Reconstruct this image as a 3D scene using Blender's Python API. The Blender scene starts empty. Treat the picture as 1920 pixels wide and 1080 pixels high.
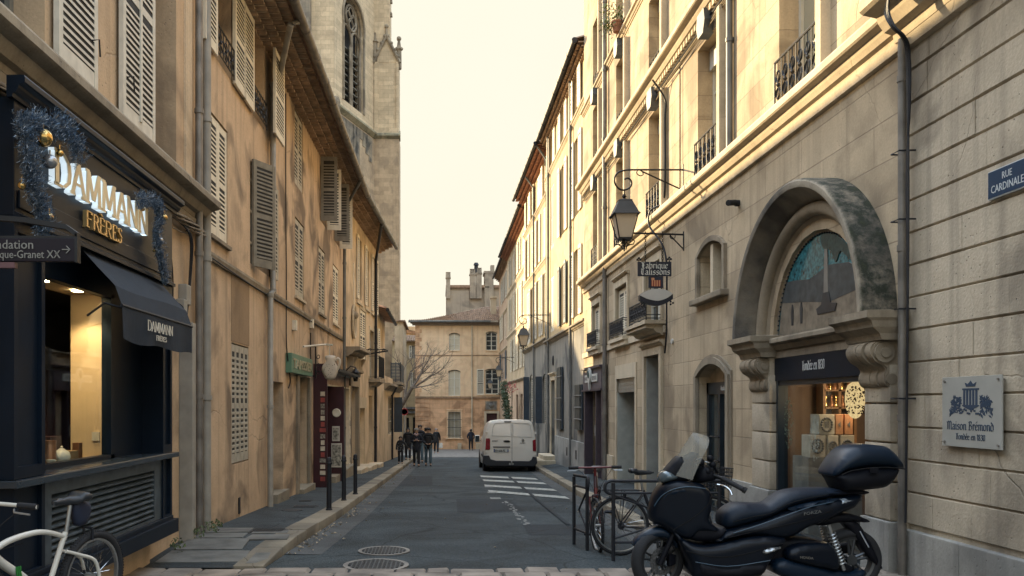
import bpy, bmesh, math, random
from mathutils import Vector, Matrix
from mathutils.geometry import delaunay_2d_cdt
random.seed(7)
R = math.radians
# ---------------------------------------------------------------- camera
# the camera stands at the world origin (eye level), looks along +Y; the street falls away from it
FP, U0, V0 = 1560.0, 825.0, 757.0
scn = bpy.context.scene
cam = bpy.data.objects.new('camera', bpy.data.cameras.new('camera'))
scn.collection.objects.link(cam)
cam.rotation_euler = (R(90), 0, 0)
cam.data.sensor_width = 36
cam.data.lens = 36 * FP / 1920
cam.data.shift_x = (960 - U0) / 1920
cam.data.shift_y = (V0 - 540) / 1920
cam.data.clip_start = 0.05
cam.data.clip_end = 2000
scn.camera = cam
# ---------------------------------------------------------------- sky, sun, exposure
SUN_T = Vector((1.0, -1.25, -0.44)).normalized()      # direction the light travels
sd = -SUN_T
EXPO = 2.5
w = bpy.data.worlds.new('World'); scn.world = w; w.use_nodes = True
nt = w.node_tree; nt.nodes.clear()
N = nt.nodes.new; L = nt.links.new
out = N('ShaderNodeOutputWorld'); bg = N('ShaderNodeBackground')
sky = N('ShaderNodeTexSky'); sky.sky_type = 'NISHITA'; sky.sun_disc = False
sky.sun_elevation = math.asin(sd.z); sky.sun_rotation = math.atan2(sd.x, sd.y)
sky.air_density = 1.2; sky.dust_density = 2.5
tc = N('ShaderNodeTexCoord'); sep = N('ShaderNodeSeparateXYZ'); L(tc.outputs['Generated'], sep.inputs[0])
mr = N('ShaderNodeMapRange'); mr.inputs['From Min'].default_value = 0.46; mr.inputs['From Max'].default_value = 0.66
mr.inputs['To Min'].default_value = 1.0; mr.inputs['To Max'].default_value = 0.0; L(sep.outputs['Z'], mr.inputs['Value'])
nz = N('ShaderNodeTexNoise'); nz.inputs['Scale'].default_value = 2.2; nz.inputs['Detail'].default_value = 5
L(tc.outputs['Generated'], nz.inputs['Vector'])
veil = N('ShaderNodeMixRGB'); veil.inputs[1].default_value = (1.20, 1.105, .89, 1); veil.inputs[2].default_value = (1.26, 1.21, 1.03, 1)
L(nz.outputs['Fac'], veil.inputs[0])
up = N('ShaderNodeMixRGB'); up.blend_type = 'ADD'; up.inputs[0].default_value = 1; up.inputs[2].default_value = (1.45, 1.52, 1.50, 1); L(sky.outputs[0], up.inputs[1])
mx = N('ShaderNodeMixRGB'); L(mr.outputs[0], mx.inputs[0]); L(up.outputs[0], mx.inputs[1]); L(veil.outputs[0], mx.inputs[2])
bg.inputs['Strength'].default_value = 0.15
L(mx.outputs[0], bg.inputs['Color']); L(bg.outputs[0], out.inputs[0])
sun = bpy.data.objects.new('sun', bpy.data.lights.new('sun', 'SUN')); scn.collection.objects.link(sun)
sun.data.energy = 2.2; sun.data.angle = R(0.6); sun.data.color = (1.0, 0.76, 0.44)
sun.rotation_euler = SUN_T.to_track_quat('-Z', 'Y').to_euler()
sun.location = (-30, 60, 40)
vs = scn.view_settings; vs.view_transform = 'Standard'; vs.look = 'None'; vs.exposure = EXPO; vs.gamma = 1
scn.cycles.max_bounces = 6; scn.cycles.diffuse_bounces = 3; scn.cycles.glossy_bounces = 3; scn.cycles.transparent_max_bounces = 8
scn.cycles.caustics_reflective = False; scn.cycles.caustics_refractive = False
# ---------------------------------------------------------------- mesh helpers
COL = scn.collection
ORG = {}                                             # world origin of every root
def cu(u): return (u - U0) / FP
def cv(v): return -(v - V0) / FP
class MB:
    def __init__(s): s.v = []; s.f = []; s.m = []; s.k = 0
    def add(s, vs, fs):
        n = len(s.v); s.v += [tuple(p) for p in vs]; s.f += [tuple(i + n for i in f) for f in fs]; s.m += [s.k] * len(fs); return n
    def hexa(s, p):                                   # p: 4 bottom, 4 top
        s.add(p, [(3, 2, 1, 0), (4, 5, 6, 7), (0, 1, 5, 4), (1, 2, 6, 5), (2, 3, 7, 6), (3, 0, 4, 7)])
    def box(s, x0, x1, y0, y1, z0, z1):
        s.hexa([(x0, y0, z0), (x1, y0, z0), (x1, y1, z0), (x0, y1, z0), (x0, y0, z1), (x1, y0, z1), (x1, y1, z1), (x0, y1, z1)])
    def quad(s, a, b, c, d): s.add([a, b, c, d], [(0, 1, 2, 3)])
    def tube(s, pts, r, n=8, cap=True):
        pts = [Vector(p) for p in pts]
        rs = r if isinstance(r, (list, tuple)) else [r] * len(pts)
        prev = None; rings = []
        for i, p in enumerate(pts):
            t = (pts[min(i + 1, len(pts) - 1)] - pts[max(i - 1, 0)])
            if t.length < 1e-9: t = Vector((0, 0, 1))
            t.normalize()
            if prev is None:
                a = Vector((0, 0, 1)) if abs(t.z) < .9 else Vector((1, 0, 0))
                u = t.cross(a).normalized()
            else:
                u = (prev - t * prev.dot(t)); u = u.normalized() if u.length > 1e-6 else t.orthogonal().normalized()
            prev = u; v2 = t.cross(u)
            rings.append([p + (u * math.cos(2 * math.pi * k / n) + v2 * math.sin(2 * math.pi * k / n)) * rs[i] for k in range(n)])
        vs = [q for rg in rings for q in rg]; fs = []
        for i in range(len(pts) - 1):
            for k in range(n):
                a = i * n + k; b = i * n + (k + 1) % n
                fs.append((a, b, b + n, a + n))
        if cap: fs += [tuple(range(n))[::-1], tuple((len(pts) - 1) * n + k for k in range(n))]
        s.add(vs, fs)
    def lathe(s, prof, c, n=16, axis='z', sc=(1, 1)):   # prof: (r, h)
        vs = []
        for r, h in prof:
            for k in range(n):
                a = 2 * math.pi * k / n; x, y = r * math.cos(a) * sc[0], r * math.sin(a) * sc[1]
                q = (x, y, h) if axis == 'z' else ((x, h, y) if axis == 'y' else (h, x, y))
                vs.append((c[0] + q[0], c[1] + q[1], c[2] + q[2]))
        fs = []
        for i in range(len(prof) - 1):
            for k in range(n):
                a = i * n + k; b = i * n + (k + 1) % n; fs.append((a, b, b + n, a + n))
        fs += [tuple(range(n))[::-1], tuple((len(prof) - 1) * n + k for k in range(n))]
        s.add(vs, fs)
    def prism(s, poly, fn, d0, d1):                   # poly 2d, fn(a, b, d) -> world
        n = len(poly)
        s.add([fn(a, b, d0) for a, b in poly] + [fn(a, b, d1) for a, b in poly],
              [tuple(range(n))[::-1], tuple(range(n, 2 * n))] + [(i, (i + 1) % n, (i + 1) % n + n, i + n) for i in range(n)])
    def ball(s, c, r, n=10, sz=(1, 1, 1)):
        pr = [(max(1e-4, math.sin(math.pi * i / n)) , -math.cos(math.pi * i / n)) for i in range(n + 1)]
        vs = []; m = n + 2
        for a, h in pr:
            for k in range(m):
                t = 2 * math.pi * k / m
                vs.append((c[0] + a * math.cos(t) * r * sz[0], c[1] + a * math.sin(t) * r * sz[1], c[2] + h * r * sz[2]))
        s.add(vs, [(i * m + k, i * m + (k + 1) % m, (i + 1) * m + (k + 1) % m, (i + 1) * m + k) for i in range(n) for k in range(m)])
def mesh_of(m, name, org, mats, smooth=False, flip=True, bevel=0):
    me = bpy.data.meshes.new(name)
    me.from_pydata([(x - org[0], y - org[1], z - org[2]) for x, y, z in m.v], [], m.f)
    for q in mats: me.materials.append(q)
    if len(mats) > 1:
        me.polygons.foreach_set('material_index', m.m)
    bm = bmesh.new(); bm.from_mesh(me)
    bmesh.ops.recalc_face_normals(bm, faces=bm.faces)
    if bevel:
        es = [e for e in bm.edges if e.is_manifold and e.calc_face_angle(0) > .6]
        bmesh.ops.bevel(bm, geom=es, offset=bevel, segments=2, profile=.6, affect='EDGES', clamp_overlap=True)
    bm.to_mesh(me); bm.free()
    if smooth:
        me.polygons.foreach_set('use_smooth', [True] * len(me.polygons))
        try: me.set_sharp_from_angle(angle=R(smooth if smooth > 1 else 40))
        except Exception: pass
    me.update()
    return me
def obj(name, m, mats, parent=None, smooth=False, bevel=0, org=None):
    if not isinstance(mats, (list, tuple)): mats = [mats, slit_shade] if any(m.m) else [mats]
    o0 = org or (ORG.get(parent.name, (0, 0, 0)) if parent else (0, 0, 0))
    me = mesh_of(m, name, o0, mats, smooth, bevel=bevel)
    o = bpy.data.objects.new(name, me); COL.objects.link(o)
    if parent: o.parent = parent; ORG[o.name] = o0
    else: o.location = o0; ORG[o.name] = o0
    return o
def thing(name, loc, label, cat, group=None):
    o = bpy.data.objects.new(name, None); COL.objects.link(o); o.location = loc; o.empty_display_size = .2
    ORG[o.name] = tuple(loc); o['label'] = label; o['category'] = cat
    if group: o['group'] = group
    return o
def tag(o, label, cat, group=None):
    o['label'] = label; o['category'] = cat
    if group: o['group'] = group
    return o
def single(name, m, mats, label, cat, group=None, smooth=False, bevel=0):
    xs = [p[0] for p in m.v]; ys = [p[1] for p in m.v]; zs = [p[2] for p in m.v]
    org = ((min(xs) + max(xs)) / 2, (min(ys) + max(ys)) / 2, min(zs))
    return tag(obj(name, m, mats, None, smooth, bevel, org), label, cat, group)
def struct(name, m, mats, smooth=False):
    o = obj(name, m, mats, None, smooth); o['kind'] = 'structure'; return o
def copy_tree(o, parent=None, loc=None, rz=None, label=None):
    c = o.copy(); COL.objects.link(c)
    if parent: c.parent = parent
    if loc is not None: c.location = loc
    if rz is not None: c.rotation_euler = (0, 0, rz)
    if label: c['label'] = label
    for ch in list(o.children): copy_tree(ch, c)
    return c
# facade frame: s = distance along the wall (away from the camera), o = out towards the street, z = height
class Fr:
    def __init__(s, p0, p1, side, s0=0.0):
        s.p = Vector(p0); d = Vector(p1) - s.p; s.len = d.length; s.d = d.normalized(); s.b = s0
        s.n = Vector((s.d.y, -s.d.x)) * (1 if side == 'L' else -1)
    def W(s, a, o, z):
        q = s.p + s.d * (a - s.b) + s.n * o; return (q.x, q.y, z)
    def at(s, u, v=None, o=0.0):
        c = Vector((cu(u), 1.0)); t = (o + s.p.dot(s.n)) / c.dot(s.n)
        a = (c * t - s.p).dot(s.d) + s.b
        return a if v is None else (a, cv(v) * t)
    def box(s, m, a0, a1, o0, o1, z0, z1):
        W = s.W
        m.hexa([W(a0, o0, z0), W(a1, o0, z0), W(a1, o1, z0), W(a0, o1, z0), W(a0, o0, z1), W(a1, o0, z1), W(a1, o1, z1), W(a0, o1, z1)])
    def profile(s, m, prof, a0, a1):                  # prof: closed (o, z) outline swept along s
        n = len(prof); m.add([s.W(a0, o, z) for o, z in prof] + [s.W(a1, o, z) for o, z in prof],
            [tuple(range(n))[::-1], tuple(range(n, 2 * n))] + [(i, (i + 1) % n, (i + 1) % n + n, i + n) for i in range(n)])
    def tube(s, m, pts, r, n=8): m.tube([s.W(*p) for p in pts], r, n)
def corn(z0, z1, o, k=4):                             # classical cornice outline between z0 and z1, reaching o
    p = [(-.02, z0)]; h = z1 - z0
    st = [(.18, 0), (.22, .18), (.42, .24), (.55, .42), (.60, .55), (.92, .62), (1, .68), (1, .9), (.94, 1)]
    p += [(o * a, z0 + h * b) for a, b in st]; p += [(-.02, z1)]
    return p
def wall(F, m, s0, s1, z0, z1, holes, t=.32, o=0.0):
    """front face with real openings and reveals; holes: (a,b,c,d[,rise[,depth]]); z0 may be a function of s"""
    S = sorted(set([s0, s1] + [h[0] for h in holes] + [h[1] for h in holes] + [s0 + (s1 - s0) * i / 4 for i in range(1, 4)]))
    S = [x for x in S if s0 <= x <= s1]
    zf = z0 if callable(z0) else (lambda a: z0)
    Z = sorted(set([z1] + [h[2] for h in holes] + [h[3] for h in holes])); Z = [z for z in Z if z <= z1]
    for i in range(len(S) - 1):
        a, b = S[i], S[i + 1]; c = (a + b) / 2
        lv = [None] + Z
        for j in range(len(lv) - 1):
            zl, zh = lv[j], lv[j + 1]
            la, lb = (zf(a), zf(b)) if zl is None else (zl, zl)
            if zh <= max(la, lb): continue
            mz = (max(la, lb) + zh) / 2
            if zl is not None and zl < max(zf(a), zf(b)): la, lb = zf(a), zf(b)
            if any(h[0] - 1e-6 < c < h[1] + 1e-6 and h[2] < mz < h[3] for h in holes): continue
            m.quad(F.W(a, o, la), F.W(b, o, lb), F.W(b, o, zh), F.W(a, o, zh))
    for h in holes:
        a, b, c, d = h[:4]; rise = h[4] if len(h) > 4 else 0; dp = h[5] if len(h) > 5 else t
        W = F.W; zz = d - rise
        m.quad(W(a, o, c), W(a, o - dp, c), W(a, o - dp, zz), W(a, o, zz)); m.quad(W(b, o, c), W(b, o - dp, c), W(b, o - dp, zz), W(b, o, zz))
        m.quad(W(a, o, c), W(b, o, c), W(b, o - dp, c), W(a, o - dp, c))
        if not rise: m.quad(W(a, o, d), W(b, o, d), W(b, o - dp, d), W(a, o - dp, d))
        else:
            ar = arcpts(a, b, zz, rise, 12)
            for i in range(12):
                (p, q), (p2, q2) = ar[i], ar[i + 1]
                m.quad(W(p, o, q), W(p2, o, q2), W(p2, o, d), W(p, o, d)) if min(q, q2) < d - 1e-5 or True else 0
                m.quad(W(p, o, q), W(p2, o, q2), W(p2, o - dp, q2), W(p, o - dp, q))
def arcpts(a, b, z, rise, n):
    hw = (b - a) / 2; r = (hw * hw + rise * rise) / (2 * rise); cx = (a + b) / 2; cz = z + rise - r
    th = math.asin(min(1, hw / r)) if rise <= hw else math.pi - math.asin(min(1, hw / r))
    return [(cx + r * math.sin(-th + 2 * th * i / n), cz + r * math.cos(-th + 2 * th * i / n)) for i in range(n + 1)]
def shell(F, m, s0, s1, z0, z1, depth):                # sides, back and top behind a facade
    W = F.W; zf = z0
    A = [W(s0, 0, zf), W(s1, 0, zf), W(s1, -depth, zf), W(s0, -depth, zf)]; B = [W(s0, 0, z1), W(s1, 0, z1), W(s1, -depth, z1), W(s0, -depth, z1)]
    m.quad(A[1], A[2], B[2], B[1]); m.quad(A[2], A[3], B[3], B[2]); m.quad(A[3], A[0], B[0], B[3]); m.quad(*B)
def ring(F, m, a, b, z0, z1, wd, o0, o1, sill=False, rise=0, top=None):      # moulded surround
    top = wd if top is None else top
    F.box(m, a - wd, a, o0, o1, z0, z1 - rise); F.box(m, b, b + wd, o0, o1, z0, z1 - rise)
    if not rise: F.box(m, a - wd, b + wd, o0, o1, z1, z1 + top)
    else:
        i1 = arcpts(a, b, z1 - rise, rise, 12); r2 = rise + wd * .9
        i2 = arcpts(a - wd, b + wd, z1 - rise, r2, 12)
        for i in range(12):
            W = F.W; p, q, p2, q2 = i1[i], i1[i + 1], i2[i], i2[i + 1]
            m.hexa([W(p[0], o0, p[1]), W(q[0], o0, q[1]), W(q[0], o1, q[1]), W(p[0], o1, p[1]), W(p2[0], o0, p2[1]), W(q2[0], o0, q2[1]), W(q2[0], o1, q2[1]), W(p2[0], o1, p2[1])])
def leaf(m, P, Wd, Nn, w, z0, z1, sp=.075, mid=True, t=.045, st=.07):
    """louvred shutter leaf: P hinge (x,y), Wd unit 2d along width, Nn unit 2d thickness"""
    P, Wd, Nn = Vector(P), Vector(Wd).normalized(), Vector(Nn).normalized()
    def Q(a, n, z): q = P + Wd * a + Nn * n; return (q.x, q.y, z)
    def bx(a0, a1, n0, n1, c, d, tilt=0):
        m.hexa([Q(a0, n0, c), Q(a1, n0, c), Q(a1, n1, c + tilt), Q(a0, n1, c + tilt), Q(a0, n0, d), Q(a1, n0, d), Q(a1, n1, d + tilt), Q(a0, n1, d + tilt)])
    bx(0, st, 0, t, z0, z1); bx(w - st, w, 0, t, z0, z1)
    h = z1 - z0; rails = [(z0, z0 + .13), (z1 - .10, z1)] + ([(z0 + h * .46, z0 + h * .46 + .08)] if mid else [])
    for c, d in rails: bx(st, w - st, .004, t - .004, c, d)
    if not sp: bx(st, w - st, .008, t - .008, z0 + .01, z1 - .01); return m
    rr = sorted(rails); z = rr[0][1] + .02; m.k = 1; bx(st, w - st, .003, t - .009, z0 + .05, z1 - .05); m.k = 0
    while z < z1 - .12:
        if not any(c - sp * .8 < z < d for c, d in rr): bx(st, w - st, t - .008, t - .001, z, z + sp * .42, -.006)
        z += sp
    return m
def shut_closed(F, a, b, z0, z1, o=-.05, sp=.075, mid=True, st=.07):
    m = MB(); c = (a + b) / 2
    for x, y in ((a, c - .004), (c + .004, b)):
        p = F.W(x, o, 0); leaf(m, p[:2], F.d, F.n, y - x, z0, z1, sp, mid, st=st)
    return m
def shut_flat(F, a, w, z0, z1, sp=.075, o=.02, mid=True):   # open, folded flat on the wall from a along w (sign)
    m = MB(); p = F.W(a, o, 0); leaf(m, p[:2], F.d * (1 if w > 0 else -1), F.n, abs(w), z0, z1, sp, mid); return m
def shut_out(F, a, w, z0, z1, ang, sp=.075):               # swung out; ang measured from the wall plane
    m = MB(); p = F.W(a, .02, 0); d = F.d * math.cos(ang) + F.n * math.sin(ang); leaf(m, p[:2], d, F.n * math.cos(ang) - F.d * math.sin(ang), w, z0, z1, sp); return m
# ---------------------------------------------------------------- materials
def mk(name):
    m = bpy.data.materials.new(name); m.use_nodes = True; t = m.node_tree; b = t.nodes['Principled BSDF']; return m, t, b
def plain(name, c, rough=.6, metal=0, spec=.5, emit=0, var=.12, vs=6, bump=.0, bs=60, coat=0):
    m, t, b = mk(name); b.inputs['Roughness'].default_value = rough; b.inputs['Metallic'].default_value = metal
    b.inputs['Specular IOR Level'].default_value = spec; b.inputs['Coat Weight'].default_value = coat
    g = t.nodes.new('ShaderNodeNewGeometry'); n = t.nodes.new('ShaderNodeTexNoise'); n.inputs['Scale'].default_value = vs; n.inputs['Detail'].default_value = 6
    t.links.new(g.outputs['Position'], n.inputs['Vector'])
    r = t.nodes.new('ShaderNodeValToRGB'); r.color_ramp.elements[0].position = .3; r.color_ramp.elements[1].position = .7
    r.color_ramp.elements[0].color = tuple(x * (1 - var) for x in c) + (1,); r.color_ramp.elements[1].color = tuple(min(1, x * (1 + var)) for x in c) + (1,)
    t.links.new(n.outputs['Fac'], r.inputs[0]); t.links.new(r.outputs[0], b.inputs['Base Color'])
    if bump:
        n2 = t.nodes.new('ShaderNodeTexNoise'); n2.inputs['Scale'].default_value = bs; n2.inputs['Detail'].default_value = 4; t.links.new(g.outputs['Position'], n2.inputs['Vector'])
        bp = t.nodes.new('ShaderNodeBump'); bp.inputs['Strength'].default_value = bump; bp.inputs['Distance'].default_value = .01; t.links.new(n2.outputs['Fac'], bp.inputs['Height']); t.links.new(bp.outputs[0], b.inputs['Normal'])
    if emit: b.inputs['Emission Color'].default_value = tuple(c) + (1,); b.inputs['Emission Strength'].default_value = emit
    return m
def stucco(name, c1, c2, dirt=(.10, .075, .05), dirt_amt=.55, streak=.5, blocks=None, mortar=.6, bump=.5, grime=None, axis='Y'):
    """weathered plaster or stone; blocks = (width, height, z offset) draws ashlar joints"""
    m, t, b = mk(name); n = t.nodes.new; l = t.links.new; b.inputs['Roughness'].default_value = .92; b.inputs['Specular IOR Level'].default_value = .2
    g = n('ShaderNodeNewGeometry')
    def noise(sc, det=6, vec=None, dist=0):
        q = n('ShaderNodeTexNoise'); q.inputs['Scale'].default_value = sc; q.inputs['Detail'].default_value = det; q.inputs['Distortion'].default_value = dist; l(vec or g.outputs['Position'], q.inputs['Vector']); return q.outputs['Fac']
    def ramp(x, a, c, v0=0, v1=1):
        q = n('ShaderNodeMapRange'); q.inputs['From Min'].default_value = a; q.inputs['From Max'].default_value = c; q.inputs['To Min'].default_value = v0; q.inputs['To Max'].default_value = v1; l(x, q.inputs['Value']); return q.outputs[0]
    def mix(f, a, c, mode='MIX'):
        q = n('ShaderNodeMixRGB'); q.blend_type = mode
        for i, x in ((0, f), (1, a), (2, c)):
            if isinstance(x, (int, float)): q.inputs[i].default_value = x
            elif isinstance(x, tuple): q.inputs[i].default_value = x + (1,)
            else: l(x, q.inputs[i])
        return q.outputs[0]
    def math_(op, a, c):
        q = n('ShaderNodeMath'); q.operation = op
        for i, x in ((0, a), (1, c)):
            if isinstance(x, (int, float)): q.inputs[i].default_value = x
            else: l(x, q.inputs[i])
        return q.outputs[0]
    mp = n('ShaderNodeMapping'); mp.inputs['Scale'].default_value = (4.2, 4.2, .11); l(g.outputs['Position'], mp.inputs['Vector'])
    big = noise(.55, 7, dist=.4); mid = noise(3.2, 8); fine = noise(38, 5)
    st = noise(1.5, 7, mp.outputs[0], .1)
    col = mix(ramp(big, .35, .65), c1, c2)
    col = mix(ramp(mid, .3, .72, 0, .45), col, tuple(min(1, x * 1.28) for x in c1))
    d = math_('MULTIPLY', ramp(st, .5, .70), streak * .75)
    d2 = math_('MULTIPLY', ramp(noise(.75, 10, dist=.7), .50, .62), dirt_amt)
    col = mix(d, col, dirt, 'MIX'); col = mix(d2, col, dirt, 'MIX')
    col = mix(ramp(fine, .3, .75, 0, .28), col, tuple(x * .45 for x in c1))
    h = math_('ADD', math_('MULTIPLY', fine, .35), math_('MULTIPLY', mid, .65))
    if blocks:
        bw, bh, oz = blocks
        sx = n('ShaderNodeSeparateXYZ'); l(g.outputs['Position'], sx.inputs[0]); cb = n('ShaderNodeCombineXYZ')
        l(sx.outputs[axis], cb.inputs[0]); l(math_('ADD', sx.outputs['Z'], oz), cb.inputs[1])
        br = n('ShaderNodeTexBrick'); l(cb.outputs[0], br.inputs['Vector']); br.inputs['Scale'].default_value = 1; br.inputs['Brick Width'].default_value = bw; br.inputs['Row Height'].default_value = bh
        br.inputs['Mortar Size'].default_value = .008; br.inputs['Mortar Smooth'].default_value = .3; br.inputs['Bias'].default_value = 0
        br.inputs['Color1'].default_value = (.82, .82, .82, 1); br.inputs['Color2'].default_value = (1.12, 1.12, 1.12, 1); br.inputs['Mortar'].default_value = (1, 1, 1, 1)
        col = mix(.8, col, br.outputs['Color'], 'MULTIPLY')
        col = mix(math_('MULTIPLY', br.outputs['Fac'], mortar), col, dirt)
        h = math_('SUBTRACT', h, math_('MULTIPLY', br.outputs['Fac'], 1.2))
    vo = n('ShaderNodeTexVoronoi'); vo.feature = 'DISTANCE_TO_EDGE'; vo.inputs['Scale'].default_value = .55; wv = n('ShaderNodeMixRGB'); wv.inputs[0].default_value = .35; l(g.outputs['Position'], wv.inputs[1]); nn = n('ShaderNodeTexNoise'); nn.inputs['Scale'].default_value = 1.6; nn.inputs['Detail'].default_value = 9; l(g.outputs['Position'], nn.inputs['Vector']); l(nn.outputs['Color'], wv.inputs[2]); wv.blend_type = 'ADD'; l(wv.outputs[0], vo.inputs['Vector'])
    ck = math_('MULTIPLY', ramp(vo.outputs['Distance'], 0, .006, 1, 0), ramp(noise(.8, 3), .5, .6)); col = mix(math_('MULTIPLY', ck, .4), col, dirt)
    pit = n('ShaderNodeTexVoronoi'); pit.inputs['Scale'].default_value = 17; l(g.outputs['Position'], pit.inputs['Vector']); pk = math_('MULTIPLY', ramp(pit.outputs['Distance'], .05, .16, 1, 0), ramp(noise(2.3, 4), .48, .62)); col = mix(math_('MULTIPLY', pk, .6), col, dirt); h = math_('SUBTRACT', h, math_('ADD', math_('MULTIPLY', pk, .7), math_('MULTIPLY', ck, .5)))
    l(col, b.inputs['Base Color'])
    bp = n('ShaderNodeBump'); bp.inputs['Strength'].default_value = bump; bp.inputs['Distance'].default_value = .02; l(h, bp.inputs['Height']); l(bp.outputs[0], b.inputs['Normal'])
    return m
def glass(name, tint=(.02, .03, .035), rough=.04, trans=0.0, var=True, spec=.8):
    m, t, b = mk(name); b.inputs['Base Color'].default_value = tint + (1,); b.inputs['Roughness'].default_value = rough; b.inputs['Specular IOR Level'].default_value = spec
    if trans:
        o = t.nodes['Material Output']; tr = t.nodes.new('ShaderNodeBsdfTransparent'); tr.inputs[0].default_value = (.93, .96, .95, 1)
        gl = t.nodes.new('ShaderNodeBsdfGlossy'); gl.inputs['Roughness'].default_value = rough; lw = t.nodes.new('ShaderNodeLayerWeight'); lw.inputs[0].default_value = .5; fr = t.nodes.new('ShaderNodeMath'); fr.operation = 'POWER'; fr.inputs[1].default_value = 3.5; t.links.new(lw.outputs['Facing'], fr.inputs[0])
        mx_ = t.nodes.new('ShaderNodeMixShader'); mr_ = t.nodes.new('ShaderNodeMapRange'); mr_.inputs['To Min'].default_value = .03; mr_.inputs['To Max'].default_value = .5; t.links.new(fr.outputs[0], mr_.inputs['Value'])
        t.links.new(mr_.outputs[0], mx_.inputs[0]); t.links.new(tr.outputs[0], mx_.inputs[1]); t.links.new(gl.outputs[0], mx_.inputs[2]); t.links.new(mx_.outputs[0], o.inputs[0])
    return m
ocre = stucco('ochre plaster', (.66, .485, .32), (.50, .36, .235), dirt=(.085, .07, .058), dirt_amt=.75, streak=.4)
ocreA = stucco('peach plaster', (.61, .445, .285), (.50, .355, .225), dirt=(.12, .09, .07), dirt_amt=.5, streak=.3)
cream = stucco('cream plaster', (.68, .54, .37), (.60, .46, .31), dirt=(.18, .13, .09), dirt_amt=.4, streak=.5)
warm = stucco('warm end house plaster', (.88, .64, .42), (.82, .57, .36), dirt=(.30, .18, .10), dirt_amt=.25, streak=.3, axis='X')
warm_low = stucco('warm ashlar base', (.78, .50, .30), (.60, .36, .21), dirt=(.17, .09, .05), dirt_amt=.5, streak=.3, blocks=(.9, .42, 0), axis='X', mortar=.35)
lime = stucco('limestone ashlar', (.54, .435, .30), (.42, .335, .23), dirt=(.15, .115, .085), dirt_amt=.5, streak=.4, blocks=(1.15, .42, .08), mortar=.42)
limeS = stucco('carved limestone', (.36, .30, .22), (.24, .205, .155), dirt=(.10, .08, .06), dirt_amt=.6, streak=.5)
limeL = stucco('light limestone trim', (.62, .53, .39), (.55, .46, .33), dirt=(.22, .17, .12), dirt_amt=.3, streak=.3, bump=.3)
plinth = stucco('grey plinth stone', (.38, .37, .34), (.31, .31, .29), dirt=(.10, .10, .10), dirt_amt=.5, streak=.5)
rust = stucco('rusticated limestone', (.54, .465, .355), (.42, .36, .275), dirt=(.11, .095, .08), dirt_amt=.55, streak=.5, bump=.8)
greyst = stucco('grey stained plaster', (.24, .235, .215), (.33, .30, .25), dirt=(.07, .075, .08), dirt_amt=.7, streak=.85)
yellow = stucco('yellow plaster', (.62, .485, .29), (.55, .42, .245), dirt=(.30, .20, .10), dirt_amt=.3, streak=.35)
pale = stucco('pale plaster', (.62, .50, .34), (.56, .44, .29), dirt=(.30, .22, .14), dirt_amt=.3, streak=.4)
pink = stucco('pinkish plaster', (.60, .45, .32), (.54, .39, .27), dirt=(.28, .18, .12), dirt_amt=.3, streak=.4)
tower_m = stucco('tower stone', (.70, .56, .375), (.60, .47, .31), dirt=(.20, .165, .125), dirt_amt=.22, streak=.2, blocks=(1.1, .5, 0), mortar=.75, axis='X')
tower_d = stucco('weathered tower stone', (.20, .175, .14), (.42, .35, .25), dirt=(.04, .05, .06), dirt_amt=.7, streak=.4, blocks=(1.1, .5, 0), mortar=.5, axis='X')
chimst = stucco('grey render', (.36, .30, .23), (.44, .36, .26), dirt=(.15, .13, .11), dirt_amt=.5, streak=.5, axis='X')
moss = stucco('mossy stone', (.040, .048, .036), (.11, .115, .06), dirt=(.012, .016, .014), dirt_amt=.8, streak=.3, bump=.9)
tile = plain('clay roof tile', (.30, .18, .11), .9, var=.45, vs=5, bump=.5, bs=25)
tileg = plain('lichened roof tile', (.26, .17, .11), .95, var=.5, vs=3, bump=.5, bs=25)
tileg2 = plain('genoise tile', (.34, .24, .16), .9, var=.4, vs=4, bump=.4, bs=25)
redtile = plain('red clay soffit', (.36, .17, .105), .85, var=.3, vs=4)
zinc = plain('zinc gutter', (.20, .185, .165), .55, .4, var=.35, vs=4)
zincd = plain('dull zinc pipe', (.15, .155, .15), .55, .3, var=.25, vs=3)
pvc = plain('grey duct', (.30, .28, .24), .6, var=.15)
shw = plain('white shutter paint', (.62, .58, .49), .55, var=.12, vs=9)
shg = plain('beige grey shutter paint', (.42, .38, .30), .6, var=.2, vs=9)
shd = plain('dark grey shutter paint', (.20, .185, .15), .6, var=.2, vs=8)  # plain dark grey paint, also on some window frames and doors
shb = plain('blue grey shutter paint', (.10, .135, .16), .6, var=.2, vs=8)
shn = plain('navy shutter paint', (.025, .04, .058), .5, var=.2, vs=8)
shlt = plain('cream shutter paint', (.74, .67, .53), .55, var=.1, vs=9)
navy = plain('navy shop paint', (.004, .010, .020), .45, var=.15, vs=5, spec=.22)
navyc = plain('navy canvas', (.006, .014, .026), .85, var=.2, vs=14, bump=.2, bs=300)
purple = plain('plum shop paint', (.060, .045, .058), .5, var=.15)
plumd = plain('dark oxblood paint', (.045, .010, .016), .45, var=.2)
black = plain('black iron', (.012, .013, .016), .5, .3, var=.2)
ironb = plain('dark iron', (.018, .020, .026), .55, .3, var=.2)
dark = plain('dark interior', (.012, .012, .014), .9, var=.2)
slit_shade = plain('slit shade board', (.035, .034, .032), .9)  # near-black board behind the slats; shade of the slits put into its colour
glassd = glass('dark window glass')
glassl = glass('curtained window glass', (.55, .50, .38), .15, spec=.4)
glasst = glass('clear shop glass', trans=1, rough=.02)
white_f = plain('white window paint', (.62, .60, .52), .5, var=.08)
asph = None
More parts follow.
